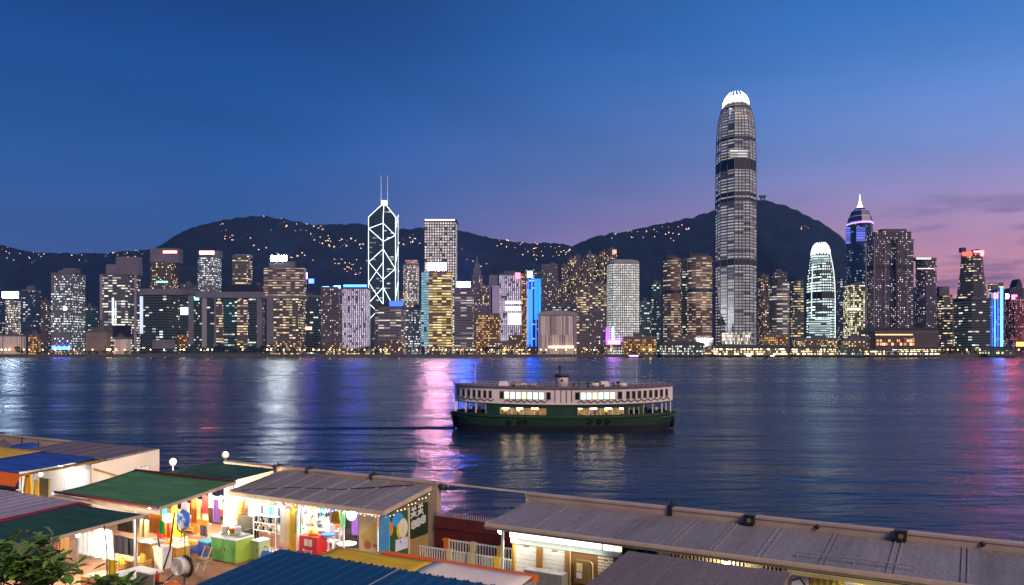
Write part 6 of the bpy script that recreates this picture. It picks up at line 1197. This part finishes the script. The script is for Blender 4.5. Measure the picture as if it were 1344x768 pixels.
# laid out things under the lower dark green canopy
hang('curtain','pale blue curtain hanging under the lower dark green canopy','curtain',100,124,696,728,20.2,pm('pale_blue_cloth',(.48,.56,.66),.85),.08,0,k=4); hang('curtain','white curtain with a slanted fold next to the pale blue one','curtain',120,150,694,733,20.0,WHT,.10,.2,k=3); hang('pink_cloth','square pink cloth hanging behind the tree','cloth',57,77,706,728,20.0,pm('pink_cloth',(.62,.20,.22),.85),.04)
hang('hanging_cloth','pale orange cloth hanging right of the pink one','cloth',78,90,702,730,20.1,pm('apricot_cloth',(.72,.42,.16),.85),.05)
u,v=PG(163,745); t=Th('clothes_rack','steel rack of dark and grey blue clothes beside the white curtain','rack',u,v); ua,za=P(150,702,v); ub,_=P(176,702,v); m=MB(); m.tube((ua,v,za),(ub,v,za),.02,None,6); m.tube((ua,v,DZ),(ua,v,za),.02,None,6); m.tube((ub,v,DZ),(ub,v,za),.02,None,6); t.add('frame',m,STEEL)
for k,(c,nm) in enumerate((((.10,.12,.20),'slate'),((.14,.17,.27),'blue grey'),((.10,.12,.20),'slate'),((.30,.32,.40),'pale grey'),((.015,.015,.02),'black'),((.02,.02,.03),'charcoal'))):
    uu=ua+.1+(ub-ua-.2)*k/5; m=drape(uu-.16,uu+.12,v+.01*k,za-.75,za-.02,.03,8,.15,k,1.5); solo('jacket','%s jacket on the steel rack, place %s from the left'%(nm,('one','two','three','four','five','six')[k]),'jacket',m,pm('jacket_'+nm.replace(' ','_'),c,.85),uu,v,za)
standing('dark_screen','dark rectangular screen behind the clothes rack','screen',155,175,678,698,22.0,DARKP)
u0_,v0_=PG(150,768); t=Th('display_table','broad white topped table at the front of the lower canopy','table',-26.8,20.6); ua,va=PG(148,752,DZ+.75); ub,vb=PG(204,752,DZ+.75); t.add('tabletop',mb(ua,ub,vb-.9,vb+.35,DZ+.70,DZ+.76),WHT); m=mb(ua+.02,ub-.02,vb-.92,vb-.88,DZ+.42,DZ+.70); t.add('apron',m,YWOOD)
for u in (ua+.1,ub-.1):
    for v in (vb-.8,vb+.25): t.add('leg',mb(u-.04,u+.04,v-.04,v+.04,DZ,DZ+.70),YWOOD)
ua,va=PG(106,758,DZ+.5); t=Th('bench','orange covered bench under the curtains','bench',ua+.9,va); t.add('seat',mb(ua,ua+1.9,va,va+.9,DZ+.3,DZ+.55),pm('apricot',(.72,.30,.08),.8)); t.add('skirt',mb(ua+.03,ua+1.87,va-.02,va+.02,DZ+.02,DZ+.3),ORP); t.add('cover',mb(ua+.1,ua+1.3,va+.2,va+.85,DZ+.55,DZ+.58),PALEY)
v=15.5; ua,za=P(138,733,v); ub,_=P(156,733,v); m=drape(ua,ub,v,DZ+.3,za,.06,14,.45,1,1.5); solo('beach_banner','tall bright yellow banner on a black pole beside the tree','banner',m,pm('banner_yellow',(.90,.60,.02),.7),(ua+ub)/2,v,za); u,z=P(140,690,v); m=MB(); m.path([(u+.1,v-.03,DZ),(u+.06,v-.03,z-.8),(u-.08,v-.03,z)],.02,6); solo('pole','thin black pole holding the yellow banner','pole',m,BLK,u,v)
v=15.6; standing('sign_board','grey tilted board at the bottom edge right of the yellow banner','board',180,202,753,790,v,pm('grey_board',(.36,.30,.26),.7),.06,zb=DZ); u,z=P(206,752,16.5); m=MB(); m.lathe((u,16.5,z-.3),[(.05,0),(.06,.22),(.03,.3),(.03,.36)],8); o=solo('gas_bottle','small red bottle beside the grey board','bottle',m,REDP,u,16.5,z-.3); t=Th('side_stand','small black stand under the red bottle','stand',u,16.5); t.add('top',mb(u-.14,u+.14,16.36,16.64,z-.36,z-.305),BLK); m=MB(); m.tube((u,16.5,DZ),(u,16.5,z-.36),.03,None,6); t.add('leg',m,BLK)
u,z=P(225,766,16.5); m=MB(); m.lathe((u,16.5,z-.35),[(.28,0),(.34,.2),(.2,.38),(.05,.42)],14); solo('umbrella_bundle','bundled orange parasol cloth at the bottom edge','parasol',m,ORP,u,16.5,z-.35)
u,z=P(8,745,17.5); m=sag_cloth(u-.4,u+.5,17.1,17.9,z-.1,z+.1,-.1,6,5,3); solo('orange_cover','orange red cloth cover behind the tree at the left edge','cover',m,ORA,u,17.5,z)
# ---- potted-looking big leaved tree, lower left
def leaf_tree(label,u,v,zc2,sp,nl,seed,trunk_from=DZ):
    rn=random.Random(seed); t=Th('broadleaf_tree',label,'tree',u,v,DZ); m=MB(); tips=[]
    m.tube((u,v,DZ),(u+.1,v,zc2-.9),.13,.09,8)
    for k in range(26):
        p=Vector((u+rn.gauss(0,sp[0]*.45),v+rn.gauss(0,sp[1]*.45),zc2+rn.gauss(0,sp[2]*.42))); b0=Vector((u+.1,v,zc2-.9-.02*k)); md=b0.lerp(p,.5)+Vector((0,0,.15)); m.tube(b0,md,.045,.03,5); m.tube(md,p,.03,.012,5); tips.append(p)
    t.add('trunk',m,bark); c=MB()
    for k in range(nl):
        p0=rn.choice(tips)+Vector((rn.gauss(0,.16),rn.gauss(0,.16),rn.gauss(0,.14))); a=rn.uniform(0,6.28); el_=rn.uniform(-.5,.9); d=Vector((math.cos(a)*math.cos(el_),math.sin(a)*math.cos(el_),math.sin(el_))); Ln=rn.uniform(.28,.58); w_=Ln*rn.uniform(.20,.32)
        sd_=d.cross(Vector((0,0,1))).normalized(); up=sd_.cross(d); q1=p0+d*Ln*.35; q2=p0+d*Ln*.72; e=p0+d*Ln-up*.05
        for s_ in (-1,1):
            f=[p0,q1,q1+sd_*s_*w_*.9+up*.03]; g_=[q1,q2,q2+sd_*s_*w_*.85+up*.03,q1+sd_*s_*w_*.9+up*.03]; h_=[q2,e,q2+sd_*s_*w_*.85+up*.03]
            for ff in (f,g_,h_): c.face(ff if s_<0 else ff[::-1],None,0 if k%5 else 1)
    t.add('crown',c,[pm('big_leaf',(.13,.25,.04),.38,var=.5,vs=2.5),pm('pale_leaf',(.16,.20,.06),.4,var=.3,vs=2.5)])
u,z=P(48,738,13.2); leaf_tree('broad leaved tree with glossy dark leaves at the lower left corner',u,13.2,z-.02,(1.75,1.0,.66),720,2)
u,z=P(95,710,13.4); 
u2,z2=P(150,770,14.4); leaf_tree('smaller leafy bush at the bottom beside the yellow banner',u2,14.4,z2-.2,(.55,.5,.4),260,5)
# ---- blue metal roof in the middle bottom
s=Th('blue_roof_stall','stall with a deep blue ribbed metal roof at the bottom','stall',-14,15); zf,zb=CAMZ-6.98,CAMZ-6.36; m=MB(); roof_sheet(m,-19.0,-9.0,12.2,18.3,zf,zb,.05,.42,.022,.045); s.add('roof',m,R_BLUE)
for k in range(24): u=-18.9+k*.42; m=MB(); m.tube((u+.2,18.25,zb+.02),(u+.2,18.36,zb+.03),.05,None,8); s.add('rib_end',m,BLK)
m=MB(); m.tube((-14.2,12.3,zf+.12),(-14.2,18.25,zb+.12),.02,None,5); s.add('cable_run',m,STEEL)
s.add('wall',mb(-18.8,-9.2,12.5,18.0,DZ,zf-.02),DARKP)
# ---- yellow awning, orange edge, cream canopy
s=Th('low_awning','low awning with yellow and cream panels and an orange edge','awning',-14.5,19.3); z=CAMZ-6.5
s.add('yellow_panel',sag_cloth(-18.1,-14.25,18.42,19.95,z-.02,z+.02,.03,10,6,2),YEL); s.add('cream_panel',sag_cloth(-14.22,-10.9,18.42,20.0,z-.05,z+.05,.02,8,6,4),CREAMC)
s.add('orange_edge',mb(-16.4,-10.85,20.02,20.32,z-.16,z+.03),ORA)
for u,v in ((-18,18.5),(-18,19.9),(-14.2,20.2),(-10.95,18.5),(-10.95,20.2)): s.add('post',mb(u-.03,u+.03,v-.03,v+.03,DZ,z-.17),STEEL)
m=MB(); rn=random.Random(8)
for k in range(14): a=18.5+k*.12; m.face([(-10.86,a,z-.05),(-10.86,a+.1,z-.05),(-10.86+rn.uniform(0,.1),a+.1,z-.5-rn.uniform(0,.25)),(-10.86+rn.uniform(0,.1),a,z-.5-rn.uniform(0,.25))]); 
s.add('fringe',m,pm('fringe',(.35,.42,.38),.8))
s=Th('metal_locker','pair of grey metal lockers under the first notice board','locker',-12.3,24.6); ua,_=P(688,760,24.9); 
for k in range(3): d=s.add('door',mb(ua+.0+k*.5,ua+.48+k*.5,24.88,24.9,DZ+.1,DZ+1.15),STEEL); s.add('handle',mb(ua+.40+k*.5,ua+.44+k*.5,24.85,24.88,DZ+.6,DZ+.75),BLK,d)
s.add('body',mb(ua-.02,ua+1.5,24.9,25.35,DZ,DZ+1.18),STEEL)
# ---- fence and railings in the gap
s=Th('picket_fence','dark maroon board fence with pale pointed tops across the gap','fence',-17.8,28.1); m=MB(); mt_=MB()
for k in range(42):
    u=-20.0+k*.108; m.bb(u+.004,u+.1,28.05,28.1,DZ,CAMZ-7.12); mt_.loft([[(u+.02,28.04,CAMZ-7.115),(u+.085,28.04,CAMZ-7.115),(u+.085,28.1,CAMZ-7.115),(u+.02,28.1,CAMZ-7.115)],[(u+.045,28.06,CAMZ-6.90),(u+.06,28.06,CAMZ-6.90),(u+.06,28.08,CAMZ-6.90),(u+.045,28.08,CAMZ-6.90)]])
s.add('board',m,MAROON); s.add('spike',mt_,pm('spike',(.30,.20,.22),.6)); m=mb(-20,-15.5,28.0,28.04,DZ+.4,DZ+.52); m.bb(-20,-15.5,28.0,28.04,DZ+1.4,DZ+1.52); s.add('rail',m,MAROON)
m=MB(); m.tube((-20.0,28.6,ZW-.02),(-15.6,28.6,ZW-.06),.045,None,6); solo('water_pipe','pale pipe strung over the gap between the two parapets','pipe',m,CREAMP,-17.8,28.6,ZW-.02)
def railing(label,u0,u1,v,h,nb,posts,pm_,top=WHT):
    s=Th('railing',label,'railing',(u0+u1)/2,v); m=mb(u0,u1,v-.03,v+.03,DZ+h-.06,DZ+h); m.bb(u0,u1,v-.02,v+.02,DZ+.12,DZ+.17); s.add('rail',m,top)
    for k in range(nb):
        u=u0+(u1-u0)*(k+.5)/nb; s.add('bar',mb(u-.017,u+.017,v-.015,v+.015,DZ+.17,DZ+h-.06),top)
    for u,mt in posts: s.add('post',mb(u-.12,u+.12,v-.07,v+.07,DZ,DZ+h+.03),mt)
railing('front white bar railing with yellow posts in the gap',-19.6,-14.4,26.4,1.02,44,[(-18.1,PALEY),(-15.9,YELP),(-17.1,PALEY)],None); railing('rear white bar railing with orange post before the maroon fence',-19.2,-14.6,27.5,1.12,34,[(-19.0,ORP),(-17.7,PALEY),(-16.4,YELP),(-15.0,ORP)],None)
u,z=P(660,700,25.1); solo('pole','white post under the left corner of the right grey roof','post',mb(u-.04,u+.04,25.05,25.13,DZ,CAMZ-6.5),WHT,u,25.1)
# ---- right grey roofed building with notice boards
UR=-15.45; s=Th('notice_stall','long building with a grey sheet roof and lit notice boards','stall',-6,26.6); zf,zb=CAMZ-6.4,CAMZ-6.12
m=MB(); roof_sheet(m,UR,8.5,24.95,28.1,zf,zb,.06,None)
for k,u in enumerate((-13.6,-12.0,-10.4,-8.7,-8.5,-7.3,-7.15,-5.8,-5.62,-4.0,-3.85,-2.2,-2.0,-.35,-.2,1.4,1.6,3.2,3.35,5.0,6.7)):
    big=u>-9; h=.035 if big else .018; rw=.028; m.loft([[(u-rw,24.97,zf+.05),(u+rw,24.97,zf+.05),(u+rw,28.08,zb+.05),(u-rw,28.08,zb+.05)],[(u-rw*.7,24.97,zf+.06+h),(u+rw*.7,24.97,zf+.06+h),(u+rw*.7,28.08,zb+.06+h),(u-rw*.7,28.08,zb+.06+h)]])
s.add('roof',m,R_GREY)
m=MB(); m.bb(UR-.02,8.5,24.82,24.94,zf-.14,zf+.06); m.bb(UR-.02,8.5,24.76,24.815,zf-.05,zf+.02); s.add('gutter',m,CREAMP)
m=MB(); m.bb(UR-.06,UR-.01,24.9,28.1,zf-.1,zf+.08); s.add('barge_board',m,CREAMP)
ua,_=P(672,720,25.5); ub,_=P(816,735,25.5)
s.add('front_wall',mb(ua,ub,25.52,25.6,DZ,zf-.05),BROWNW); s.add('rear_wall',mb(UR+.1,8.5,27.95,28.05,DZ,zb-.1),BEIGE); s.add('partition',mb(ub,8.4,26.9,27.0,DZ,zf-.1),DARKP)
m=MB(); m.bb(ua,ub,25.40,25.52,zf-.68,zf-.50); s.add('lintel',m,pm('teal_grey_trim',(.42,.50,.48),.5,var=.1))
m=MB(); m.bb(ua,P(790,712,25.5)[0],25.34,25.44,zf-.46,zf-.20); t=Th('light_box','long white light strip above the notice boards','lamp',(ua+ub)/2,25.4,zf-.3); t.add('diffuser',m,glow('strip_box',(1,.98,.92),2.6,'NONE')); light('strip_light','AREA',t.root,(-.6,-.25,-.25),24,(1,.90,.72),4.2,Vector((0,.35,-1)).to_track_quat('-Z','Y').to_euler(),.15)
u0b,_=P(794,715,25.5); u1b,_=P(805,715,25.5); t=Th('light_box','small square white light at the right end of the lit strip','lamp',(u0b+u1b)/2,25.4,zf-.4); t.add('diffuser',mb(u0b,u1b,25.34,25.44,zf-.46,zf-.2),glow('strip_box',(1,.98,.92),2.6,'NONE'))
u0b,_=P(807,716,25.5); u1b,_=P(817,716,25.5); t=Th('light_box','small cream light beside the square white one','lamp',(u0b+u1b)/2,25.4,zf-.4); t.add('diffuser',mb(u0b+.02,u1b,25.34,25.44,zf-.46,zf-.24),glow('strip_cream',(1,.88,.60),1.6,'NONE'))
def paper_mat(name,base,line,n,th=.18):
    m,t,b=mat_new('paper_'+name); L=t.links.new; g=t.nodes.new('ShaderNodeTexCoord'); sp=t.nodes.new('ShaderNodeSeparateXYZ'); L(g.outputs['Object'],sp.inputs[0]); f=mnode(t,'FRACT',mnode(t,'MULTIPLY',sp.outputs[2],n)); nz_=t.nodes.new('ShaderNodeTexNoise'); nz_.inputs['Scale'].default_value=14; L(g.outputs['Object'],nz_.inputs['Vector'])
    k=mnode(t,'MULTIPLY',mnode(t,'LESS_THAN',f,th),mnode(t,'GREATER_THAN',nz_.outputs[0],.46)); mx=t.nodes.new('ShaderNodeMix'); mx.data_type='RGBA'; L(k,mx.inputs[0]); mx.inputs[6].default_value=(*base,1); mx.inputs[7].default_value=(*line,1); L(mx.outputs[2],b.inputs['Base Color']); b.inputs['Roughness'].default_value=.6; m.cycles.emission_sampling='NONE'; return m
PAP=paper_mat('white',(.80,.79,.76),(.50,.50,.50),6.5); PAP2=paper_mat('cream',(.74,.66,.50),(.30,.22,.14),9,.4)
def notice(label,x0,x1,y0,y1,mat=PAP,frame=YELP,v=25.5):
    u0,_=P(x0,y0,v); u1,_=P(x1,y0,v); _,zt=P((x0+x1)/2,y0,v); _,z0=P((x0+x1)/2,y1,v); t=Th('notice_board',label,'notice board',(u0+u1)/2,v,z0)
    if frame: 
        m=mb(u0-.07,u1+.07,v-.03,v+.0,zt,zt+.12); m.bb(u0-.07,u0,v-.03,v,z0,zt); m.bb(u1,u1+.07,v-.03,v,z0,zt); t.add('frame',m,frame)
    t.add('sheet',mb(u0,u1,v-.02,v+.0,z0,zt),mat); m=mb(u0+(u1-u0)*.40,u0+(u1-u0)*.66,v-.025,v-.02,zt-.16,zt-.11); t.add('heading',m,pm('ink',(.12,.12,.14),.7))
notice('white notice sheet on the first brown board, left',677,704,712,757); notice('white notice sheet on the second brown board, middle',713,742,718,764); notice('cream printed notice beside the meter box',783+2,805+0,730,757,PAP2,None)
for x,lb,mt in ((708,'amber brown post between the first two notice boards',BROWNW),(748,'thin pale pipe right of the second notice board',PALEY),(745,'dark amber post at the second notice board',BROWNW)):
    u,_=P(x,740,25.44); w_=.10 if mt is BROWNW else .035; solo('post' if mt is BROWNW else 'pipe',lb,'post' if mt is BROWNW else 'pipe',mb(u-w_,u+w_,25.40,25.48,DZ,zf-.7),mt,u,25.44)
u0,_=P(756,735,25.4); u1,_=P(775,738,25.4); _,zt=P(765,735,25.4); _,z0=P(765,765,25.4); t=Th('meter_box','bronze metal meter box with two pale labels','meter box',(u0+u1)/2,25.4,z0); t.add('case',mb(u0,u1,25.28,25.5,z0,zt),pm('bronze_box',(.26,.18,.07),.5,.2)); m=mb(u0+.08,u0+.30,25.26,25.28,zt-.38,zt-.10); t.add('label',m,PALEY); m=mb(u0+.08,u0+.28,25.26,25.28,zt-.62,zt-.42); t.add('label',m,WHT); m=MB(); m.path([(u1+.08,25.4,z0),(u1+.08,25.4,zt-.1),(u1-.02,25.4,zt-.02)],.03,6); t.add('conduit',m,PALEY)
u0,_=P(818,720,26.0); u1,_=P(836,724,26.0); t=solo('crate_cover','green plastic panel under the right grey eave','panel',mb(u0,u1,25.95,26.05,zf-.85,zf-.25),pm('green_panel',(.01,.20,.06),.5),(u0+u1)/2,26.0,zf-.85)
u0,_=P(838,724,26.2); u1,_=P(862,728,26.2); t=Th('shop_window','dark blue window next to the green panel','window',(u0+u1)/2,26.2,zf-1.2); t.add('pane',mb(u0,u1,26.18,26.22,zf-1.2,zf-.22),pm('blue_dark_glass',(.01,.03,.09),.1,var=0)); 
for u in (u0,(u0+u1)/2,u1): t.add('mullion',mb(u-.03,u+.03,26.12,26.18,zf-1.2,zf-.2),pm('teal_frame',(.05,.22,.16),.5))
s=Th('slat_screen','white picket screen under the eave of the right grey roof','screen',-6,25.7); ua,_=P(863,728,25.7); ub,_=P(1036,752,25.7); m=mb(ua,ub,25.68,25.72,zf-.28,zf-.2); m.bb(ua,ub,25.68,25.72,zf-1.5,zf-1.42); s.add('rail',m,PALEY)
n=34
for k in range(n):
    u=ua+(ub-ua)*(k+.5)/n; big=k in (1,2,24,25,26); s.add('slat',mb(u-(.075 if big else .032),u+(.075 if big else .032),25.62,25.68,zf-1.5,zf-.2),PALEY)
bulb_lamp('bulb behind the white picket screen',-6.8,25.3,zf-.1,.2,40,(1,.84,.55))
# lit shop with pleated yellow curtain
ua,_=P(1042,750,25.2); ub=1.5
s=Th('curtained_kiosk','kiosk front with brightly lit pleated yellow curtain at lower right','kiosk',(ua+ub)/2,25.2); s.add('fascia',mb(ua-.1,ub,24.7,24.80,zf-.27,zf-.16),pm('lime_fascia',(.55,.52,.22),.6)); s.add('end_post',mb(ua-.25,ua-.02,24.95,25.15,DZ,zf-.16),PALEY)
s.add('curtain',drape(ua+.5,ub,24.9,DZ+.4,zf-.27,.05,120,0,0,34),pm('lit_curtain',(.85,.62,.10),.8,var=.08)); s.add('side_sheet',mb(ua,ua+.48,24.86,24.9,DZ+.4,zf-.27),WHT)
for u in (-2.6,-.6,1.): tube_lamp('tube lamp inside the kiosk before the yellow curtain, %s'%({-2.6:'left',-.6:'middle',1.:'right'}[u]),u,24.62,zf-.28,1.3,26,(1,.93,.6))
ua,za=P(1048,732,25.6); ub,zb_=P(1200,752,25.6); t=Th('roof_rail','thin silver rail lying along the edge of the right grey roof','rail',(ua+ub)/2,25.3,zf+.07); m=MB(); za=zf+.27; m.tube((ua,25.35,za),(ub,25.35,za),.025,None,6)
for u in (ua,(ua+ub)/2,ub): m.tube((u,25.35,zf+.08),(u,25.35,za),.02,None,6)
t.add('rail',m,STEEL)
# ---- brown roof at the bottom
s=Th('brown_roof_stall','stall with a plain brown sheet roof at the bottom, right of the meter box','stall',-6.6,19); zf2,zb2=CAMZ-6.55,CAMZ-6.06; m=MB(); roof_sheet(m,-8.95,-4.3,16.5,22.4,zf2,zb2,.06,1.5,.02,.015); s.add('roof',m,R_BROWN); s.add('wall',mb(-8.7,-4.5,16.8,22.1,DZ,zf2-.02),DARKP)
u,_=P(1038,752,22.6); m=MB(); m.path([(-4.25,22.3,zf2+.38),(-4.05,22.3,zf2+.48),(-3.95,22.4,zf2+.30),(-3.95,22.4,DZ)],.035,6); solo('downpipe','olive bent pipe at the right corner of the brown roof','pipe',m,pm('dark_olive_pipe',(.06,.055,.03),.6),-4,22.35)

bulb_lamp('bulb under the left corner of the right grey roof',-15.1,25.3,CAMZ-6.5,.12,110,(1,.86,.62))
# ---- more clutter of the market floor
rn=random.Random(31)
def crate(label,x,y,w_,d_,h,mt,zb=DZ,rz=0):
    u,v=PG(x,y); t=Th('crate',label,'crate',u,v,zb); m=MB(); m.box((u,v,zb+.03),(w_,d_,.05),rz)
    Mx=Matrix.Rotation(rz,3,'Z')
    for q in range(3):
        z=zb+.09+q*h/3
        for a,b_ in (((w_,.03,h/3-.05),(0,-d_/2,0)),((w_,.03,h/3-.05),(0,d_/2,0)),((.03,d_,h/3-.05),(-w_/2,0,0)),((.03,d_,h/3-.05),(w_/2,0,0))):
            p=Mx@Vector(b_); m.box((u+p.x,v+p.y,z+h/6-.03),a,rz)
    t.add('slats',m,mt); return u,v,zb+h
for lb,x,y,w_,d_,h,mt,rz in (('yellow slatted crate on the boardwalk left of the white bin',186,748,.6,.4,.34,YWOOD,.2),('orange slatted crate behind the small yellow chest',226,726,.55,.4,.36,ORP,.5),('blue slatted crate at the foot of the dark sofa',252,726,.5,.4,.3,BLUP,-.2),('white slatted crate near the amber partition',236,718,.5,.4,.4,WHT,.1),('brown slatted crate at the left end of the boardwalk',160,752,.6,.45,.35,BROWNW,.3),('red slatted crate behind the white bin',206,727,.5,.4,.34,REDP,0)):
    u,v,z=crate(lb,x,y,w_,d_,h,mt,DZ+.03,rz); w=lb.split(' slatted')[0]
    for k in range(3):
        h2=rn.uniform(.1,.3); mt2,cn=((WHT,'white'),(YELP,'yellow'),(GRNP,'green'),(ORP,'orange'))[rn.randrange(4)]; m=MB(); uu=u-.15+.15*k; m.lathe((uu,v,DZ+.09),[(.05,0),(.065,h+h2*.6),(.04,h+h2*.8),(.03,h+h2)],8); solo('bottle','%s bottle standing in the %s crate'%(cn,w),'bottle',m,mt2,uu,v,DZ+.09,'%s bottles in the %s crate'%(cn,w))
for k,(x0,x1,y0,y1,v,mt,lb) in enumerate(((278,292,652,668,27.2,PALEY,'cream cloth at the left end of the bright stall'),(292,304,660,700,27.0,WHT,'long white towel left of the curved orange bag'),(304,312,662,690,27.1,pm('pale_mint',(.55,.72,.62),.8),'pale mint towel beside the long white one'),(433,440,690,706,26.8,pm('grey_cloth',(.25,.25,.28),.8),'grey cloth hanging above the white chair'),(262,272,690,712,25.9,pm('dark_slate_cloth',(.05,.05,.09),.8),'dark slate cloth hanging by the dark sofa'),(205,212,700,718,24.5,REDP,'small red cloth before the amber partition'),(183,196,682,706,22.6,PALEY,'cream cloth hanging right of the dark screen'),(228,234,690,712,25.0,WHT,'narrow white cloth behind the slung cable'))):
    hang('hanging_cloth',lb,'cloth',x0,x1,y0,y1,v,mt,.05,.1,k=2,seed=k*1.7)
for k,(x,lb,mt) in enumerate(((290,'red round paper fan on the back wall, left',REDP),(408,'teal round paper fan on the back wall, right',pm('teal_fan',(.03,.36,.34),.7)),(378,'orange round paper fan on the back wall, middle',ORP))):
    u,z=P(x,672,27.9); m=MB(); m.disc((u,27.9,z),.24,'y',.03,18); solo('paper_fan',lb,'fan',m,mt,u,27.9,z)
t=Th('folding_chair','brown folding chair by the dark machine on the boardwalk','chair',*PG(268,748)); u,v=PG(268,748); t.add('seat',mb(u-.22,u+.22,v-.2,v+.22,DZ+.42,DZ+.46),BROWNW); t.add('backrest',mb(u-.22,u+.22,v+.2,v+.23,DZ+.62,DZ+.88),BROWNW)
for du in (-.2,.2):
    m=MB(); m.tube((u+du,v-.22,DZ+.03),(u+du,v+.22,DZ+.9),.018,None,6); t.add('leg',m,STEEL); m=MB(); m.tube((u+du*.9,v+.22,DZ+.03),(u+du*.9,v-.18,DZ+.44),.018,None,6); t.add('leg',m,STEEL)
# loose cables and a hose on the roofs
for lb,pts in (('black cable sagging across the left grey roof',[(-28.6,25.2,ZF+.10),(-26.5,26.2,ZF+.26),(-24.0,26.6,ZF+.33),(-21.0,27.9,ZB+.10)]),):
    m=MB(); m.path(pts,.022,6); solo('cable',lb,'cable',m,BLK,pts[0][0],pts[0][1],pts[0][2])
cols=[('cherry red',REDP),('lemon yellow',YELP),('bright green',pm('cloth_bright_green',(.03,.42,.10),.8)),('orange',ORP),('turquoise',pm('cloth_turquoise',(.03,.42,.45),.8)),('violet',pm('cloth_violet',(.22,.08,.40),.8)),('pink',pm('cloth_pink',(.70,.22,.34),.8)),('deep blue',BLUP)]
for k in range(12):
    cn,mt=cols[(k*3)%8]; u=-28.6+k*.62; z=ZF-.35-.12*(k%3); w_=.30+.10*(k%2); m=drape(u,u+w_,27.6,z-.8-.2*(k%4),z,.04,10,.15,k,2)
    solo('hanging_garment','%s garment hung at the back of the bright stall, %s from left'%(cn,('first','second','third','fourth','fifth','sixth','seventh','eighth','ninth','tenth','eleventh','twelfth')[k]),'garment',m,mt,u,27.6,z)
for k in range(8):
    cn,mt=cols[(k*5+2)%8]; u=-35.3+k*.72; z=CAMZ-6.75-.1*(k%2); m=drape(u,u+.42,25.0,z-.85-.2*(k%3),z,.04,10,.15,k,2)
    solo('hanging_garment','%s garment hung behind the mid green canopy, %s from left'%(cn,('first','second','third','fourth','fifth','sixth','seventh','eighth')[k]),'garment',m,mt,u,25.0,z)
# ------------------------------------------------------------------ evening haze over the harbour
m=MB(); m.bb(-5600,5600,-150,4600,-1.5,640)
hz,t,b=mat_new('evening_haze'); t.nodes.remove(b); pv=t.nodes.new('ShaderNodeVolumePrincipled'); pv.inputs['Color'].default_value=(.07,.40,.95,1); pv.inputs['Density'].default_value=.00007; pv.inputs['Anisotropy'].default_value=.5
t.links.new(pv.outputs[0],[n for n in t.nodes if n.type=='OUTPUT_MATERIAL'][0].inputs['Volume'])
o=m.build('haze',hz); stuff(o)
